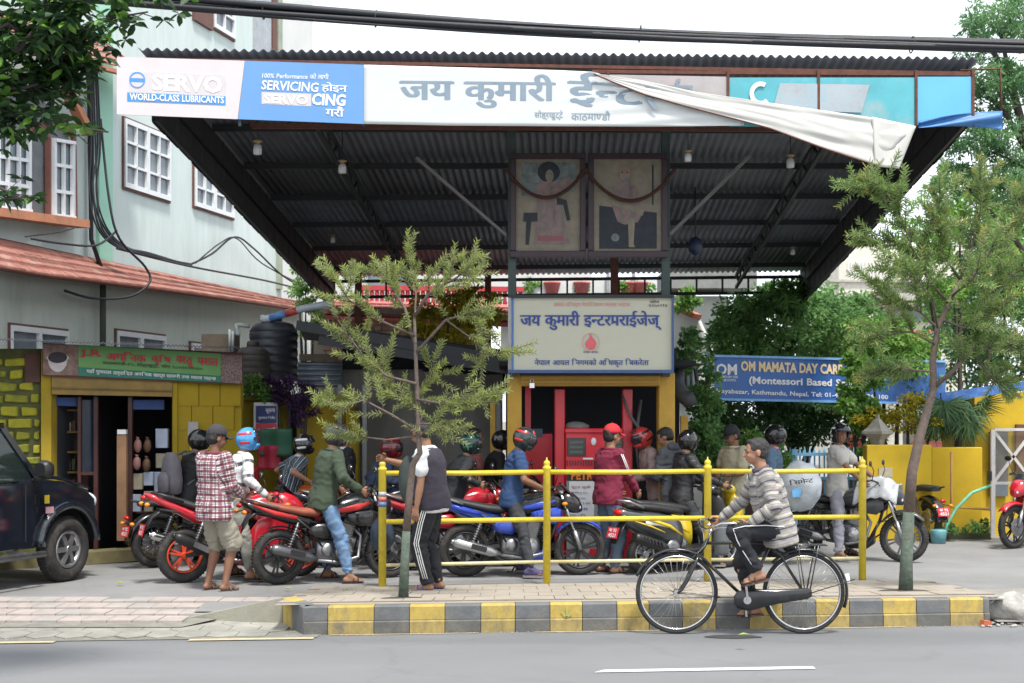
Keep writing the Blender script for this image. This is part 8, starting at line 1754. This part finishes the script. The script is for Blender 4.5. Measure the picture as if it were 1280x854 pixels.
q = MB(); q.loft([(1.8, .72, .78, .26, 6), (1.9, .68, .78, .24, 6), (1.95, .6, .7, .1, 5)], 24); q.build('front_bumper', BLK, jp)
q = MB(); 
for z in (.78, .85, .92): q.box((2.03, 0, z), (.04, .9, .03))
q.build('grille', CHR, jp)
for s in (-1, 1): q = MB(); q.ell((1.99, s*.62, .86), (.06, .14, .1), 14, 8); q.build('headlight', LENS, jp)
# flared arches
for x in (1.36, -1.32):
    for s in (-1, 1):
        q = MB(); q.ring([[V((x+(r_)*math.cos(t_), s*yy, .38+r_*math.sin(t_))) for (r_, yy) in ((.44, .80), (.44, .93), (.50, .93), (.53, .86))] for t_ in np.linspace(.1, math.pi-.1, 20)], True, True); q.build('wheel_arch', JP, jp)
        q = MB(); c = V((x, s*.80, .36)); 
        q.torus(c, .28, .09, seg=44, ms=12, sq=1.25)
        for i in range(44): t_ = 2*math.pi*i/44; u = V((math.cos(t_), 0, math.sin(t_))); q.bar(c+u*.366+V((0, -.055, 0)), c+u*.366+V((0, .055, 0)), .024, .007, up=u)
        q.lathe(c, [(.2, -.09), (.2, .05)], axis=(0, s, 0), seg=30); wo = q.build('wheel', RUB, jp)
        q = MB(); q.lathe(c, [(.215, .03), (.21, .085), (.19, .09), (.17, .06), (.16, .03)], axis=(0, s, 0), seg=36)
        for i in range(6): t_ = 2*math.pi*i/6; u = V((math.cos(t_), 0, math.sin(t_))); q.bar(c+V((0, s*.075, 0))+u*.03, c+V((0, s*.06, 0))+u*.19, .055, .03, up=V((0, 1, 0)))
        q.cyl(c+V((0, s*.05, 0)), c+V((0, s*.1, 0)), .045, 16); q.build('rim', ALU, wo)
# cabin: pillars, roof, glass
for s in (-1, 1):
    q = MB(); q.bar((.95, s*.8, 1.13), (.48, s*.70, 1.74), .07, .06); q.bar((-.62, s*.82, 1.1), (-.66, s*.71, 1.76), .09, .05); q.bar((-1.5, s*.82, 1.1), (-1.5, s*.71, 1.76), .1, .05); q.bar((-2.1, s*.82, 1.1), (-2.02, s*.71, 1.72), .1, .06); q.bar((.5, s*.70, 1.74), (-2.05, s*.70, 1.76), .08, .06); q.build('pillar', JP, jp)
    q = MB(); q.poly([V((.88, s*.8, 1.14)), V((.47, s*.71, 1.71)), V((-.6, s*.71, 1.73)), V((-.6, s*.82, 1.14))], .006); q.poly([V((-.68, s*.82, 1.14)), V((-.68, s*.71, 1.73)), V((-1.45, s*.71, 1.73)), V((-1.45, s*.82, 1.14))], .006); q.build('side_window', glass('car_glass', (.02, .03, .03), .03, .6), jp)
    q = MB(); q.box((.1, s*.888, .98), (.18, .025, .035)); q.box((-.8, s*.888, .98), (.18, .025, .035)); q.build('door_handle', CHR, jp, bevel=.006)
    q = MB(); q.bar((.66, s*.888, .5), (.66, s*.888, 1.1), .006, .01, up=V((0, 1, 0))); q.bar((-.64, s*.888, .46), (-.64, s*.888, 1.1), .006, .01, up=V((0, 1, 0))); q.build('door_gap', BEAM, jp)
    q = MB(); q.tube([(.8, s*.86, 1.15), (.83, s*.95, 1.2)], .02, 8); q.loft([(.72, 1.27, .07, .07, 3, s*1.02), (.8, 1.27, .1, .1, 3, s*1.02), (.86, 1.26, .08, .08, 3, s*1.02)], 14); mo = q.build('side_mirror', BLK, jp)
    q = MB(); q.tube([(.85, s*.98, .36), (-.9, s*.98, .36)], .035, 10); q.bar((.6, s*.7, .4), (.6, s*.96, .37), .04, .04); q.bar((-.6, s*.7, .4), (-.6, s*.96, .37), .04, .04); q.build('side_step', STEEL, jp)
q = MB(); q.grid(lambda u, v: V((.5-2.58*u, (-.74+1.48*v), 1.77+.05*(1-(2*v-1)**4)-.03*(2*u-1)**4)), 14, 12); q.build('roof', JP, jp, solid=.04)
q = MB(); q.poly([V((.97, -.76, 1.15)), V((.97, .76, 1.15)), V((.52, .68, 1.73)), V((.52, -.68, 1.73))], .006); q.build('windscreen', MATS['car_glass'], jp)
q = MB(); q.loft([(-.5, .9, .22, .3, 4, -.38), (-.35, .9, .24, .32, 4, -.38)], 12); q.loft([(-.62, 1.2, .2, .35, 4, -.38), (-.5, 1.15, .22, .38, 4, -.38)], 12); q.build('driver_seat', BLK, jp)
q = MB(); q.box((.95, -.925, .94), (.07, .008, .09)); q.build('side_badge', mat('badge_yellow', (.6, .45, .03), .5), jp)
q = MB(); q.box((1.0, -.92, .82), (.12, .008, .07)); q.build('side_badge', mat('badge_red_white', (.55, .3, .33), .5), jp)
person('driver in pale shirt seated in the dark jeep at the left edge', CP+RM @ V((0, -.38, .0)), ca, 1.66, pz=1.0, px=-.2, lean=-8, top=dict(m=MATS['tee_white']), bottom=dict(m=CHAR), hands=[(.22, .16, 1.22), (.22, -.16, 1.22)], feet=[(.6, .12, .62), (.6, -.12, .62)], knee=((.3, 0, 1), (.3, 0, 1)), shoe='shoe')
# fallen leaves
q = MB()
for (x, y) in ((150, 730), (447, 754), (360, 737), (690, 742), (930, 795)): p = gnd(x, y, .12); s_ = .05; q.add([p+V((-s_, 0, .01)), p+V((0, -s_*.5, .02)), p+V((s_, 0, .012)), p+V((0, s_*.5, .025))], [(0, 1, 2, 3)])
solo('fallen_leaves', q, mat('fallen_leaf', (.25, .35, .05), .8), 'few yellow green leaves fallen on the forecourt and pavement', 'leaves')['kind'] = 'stuff'
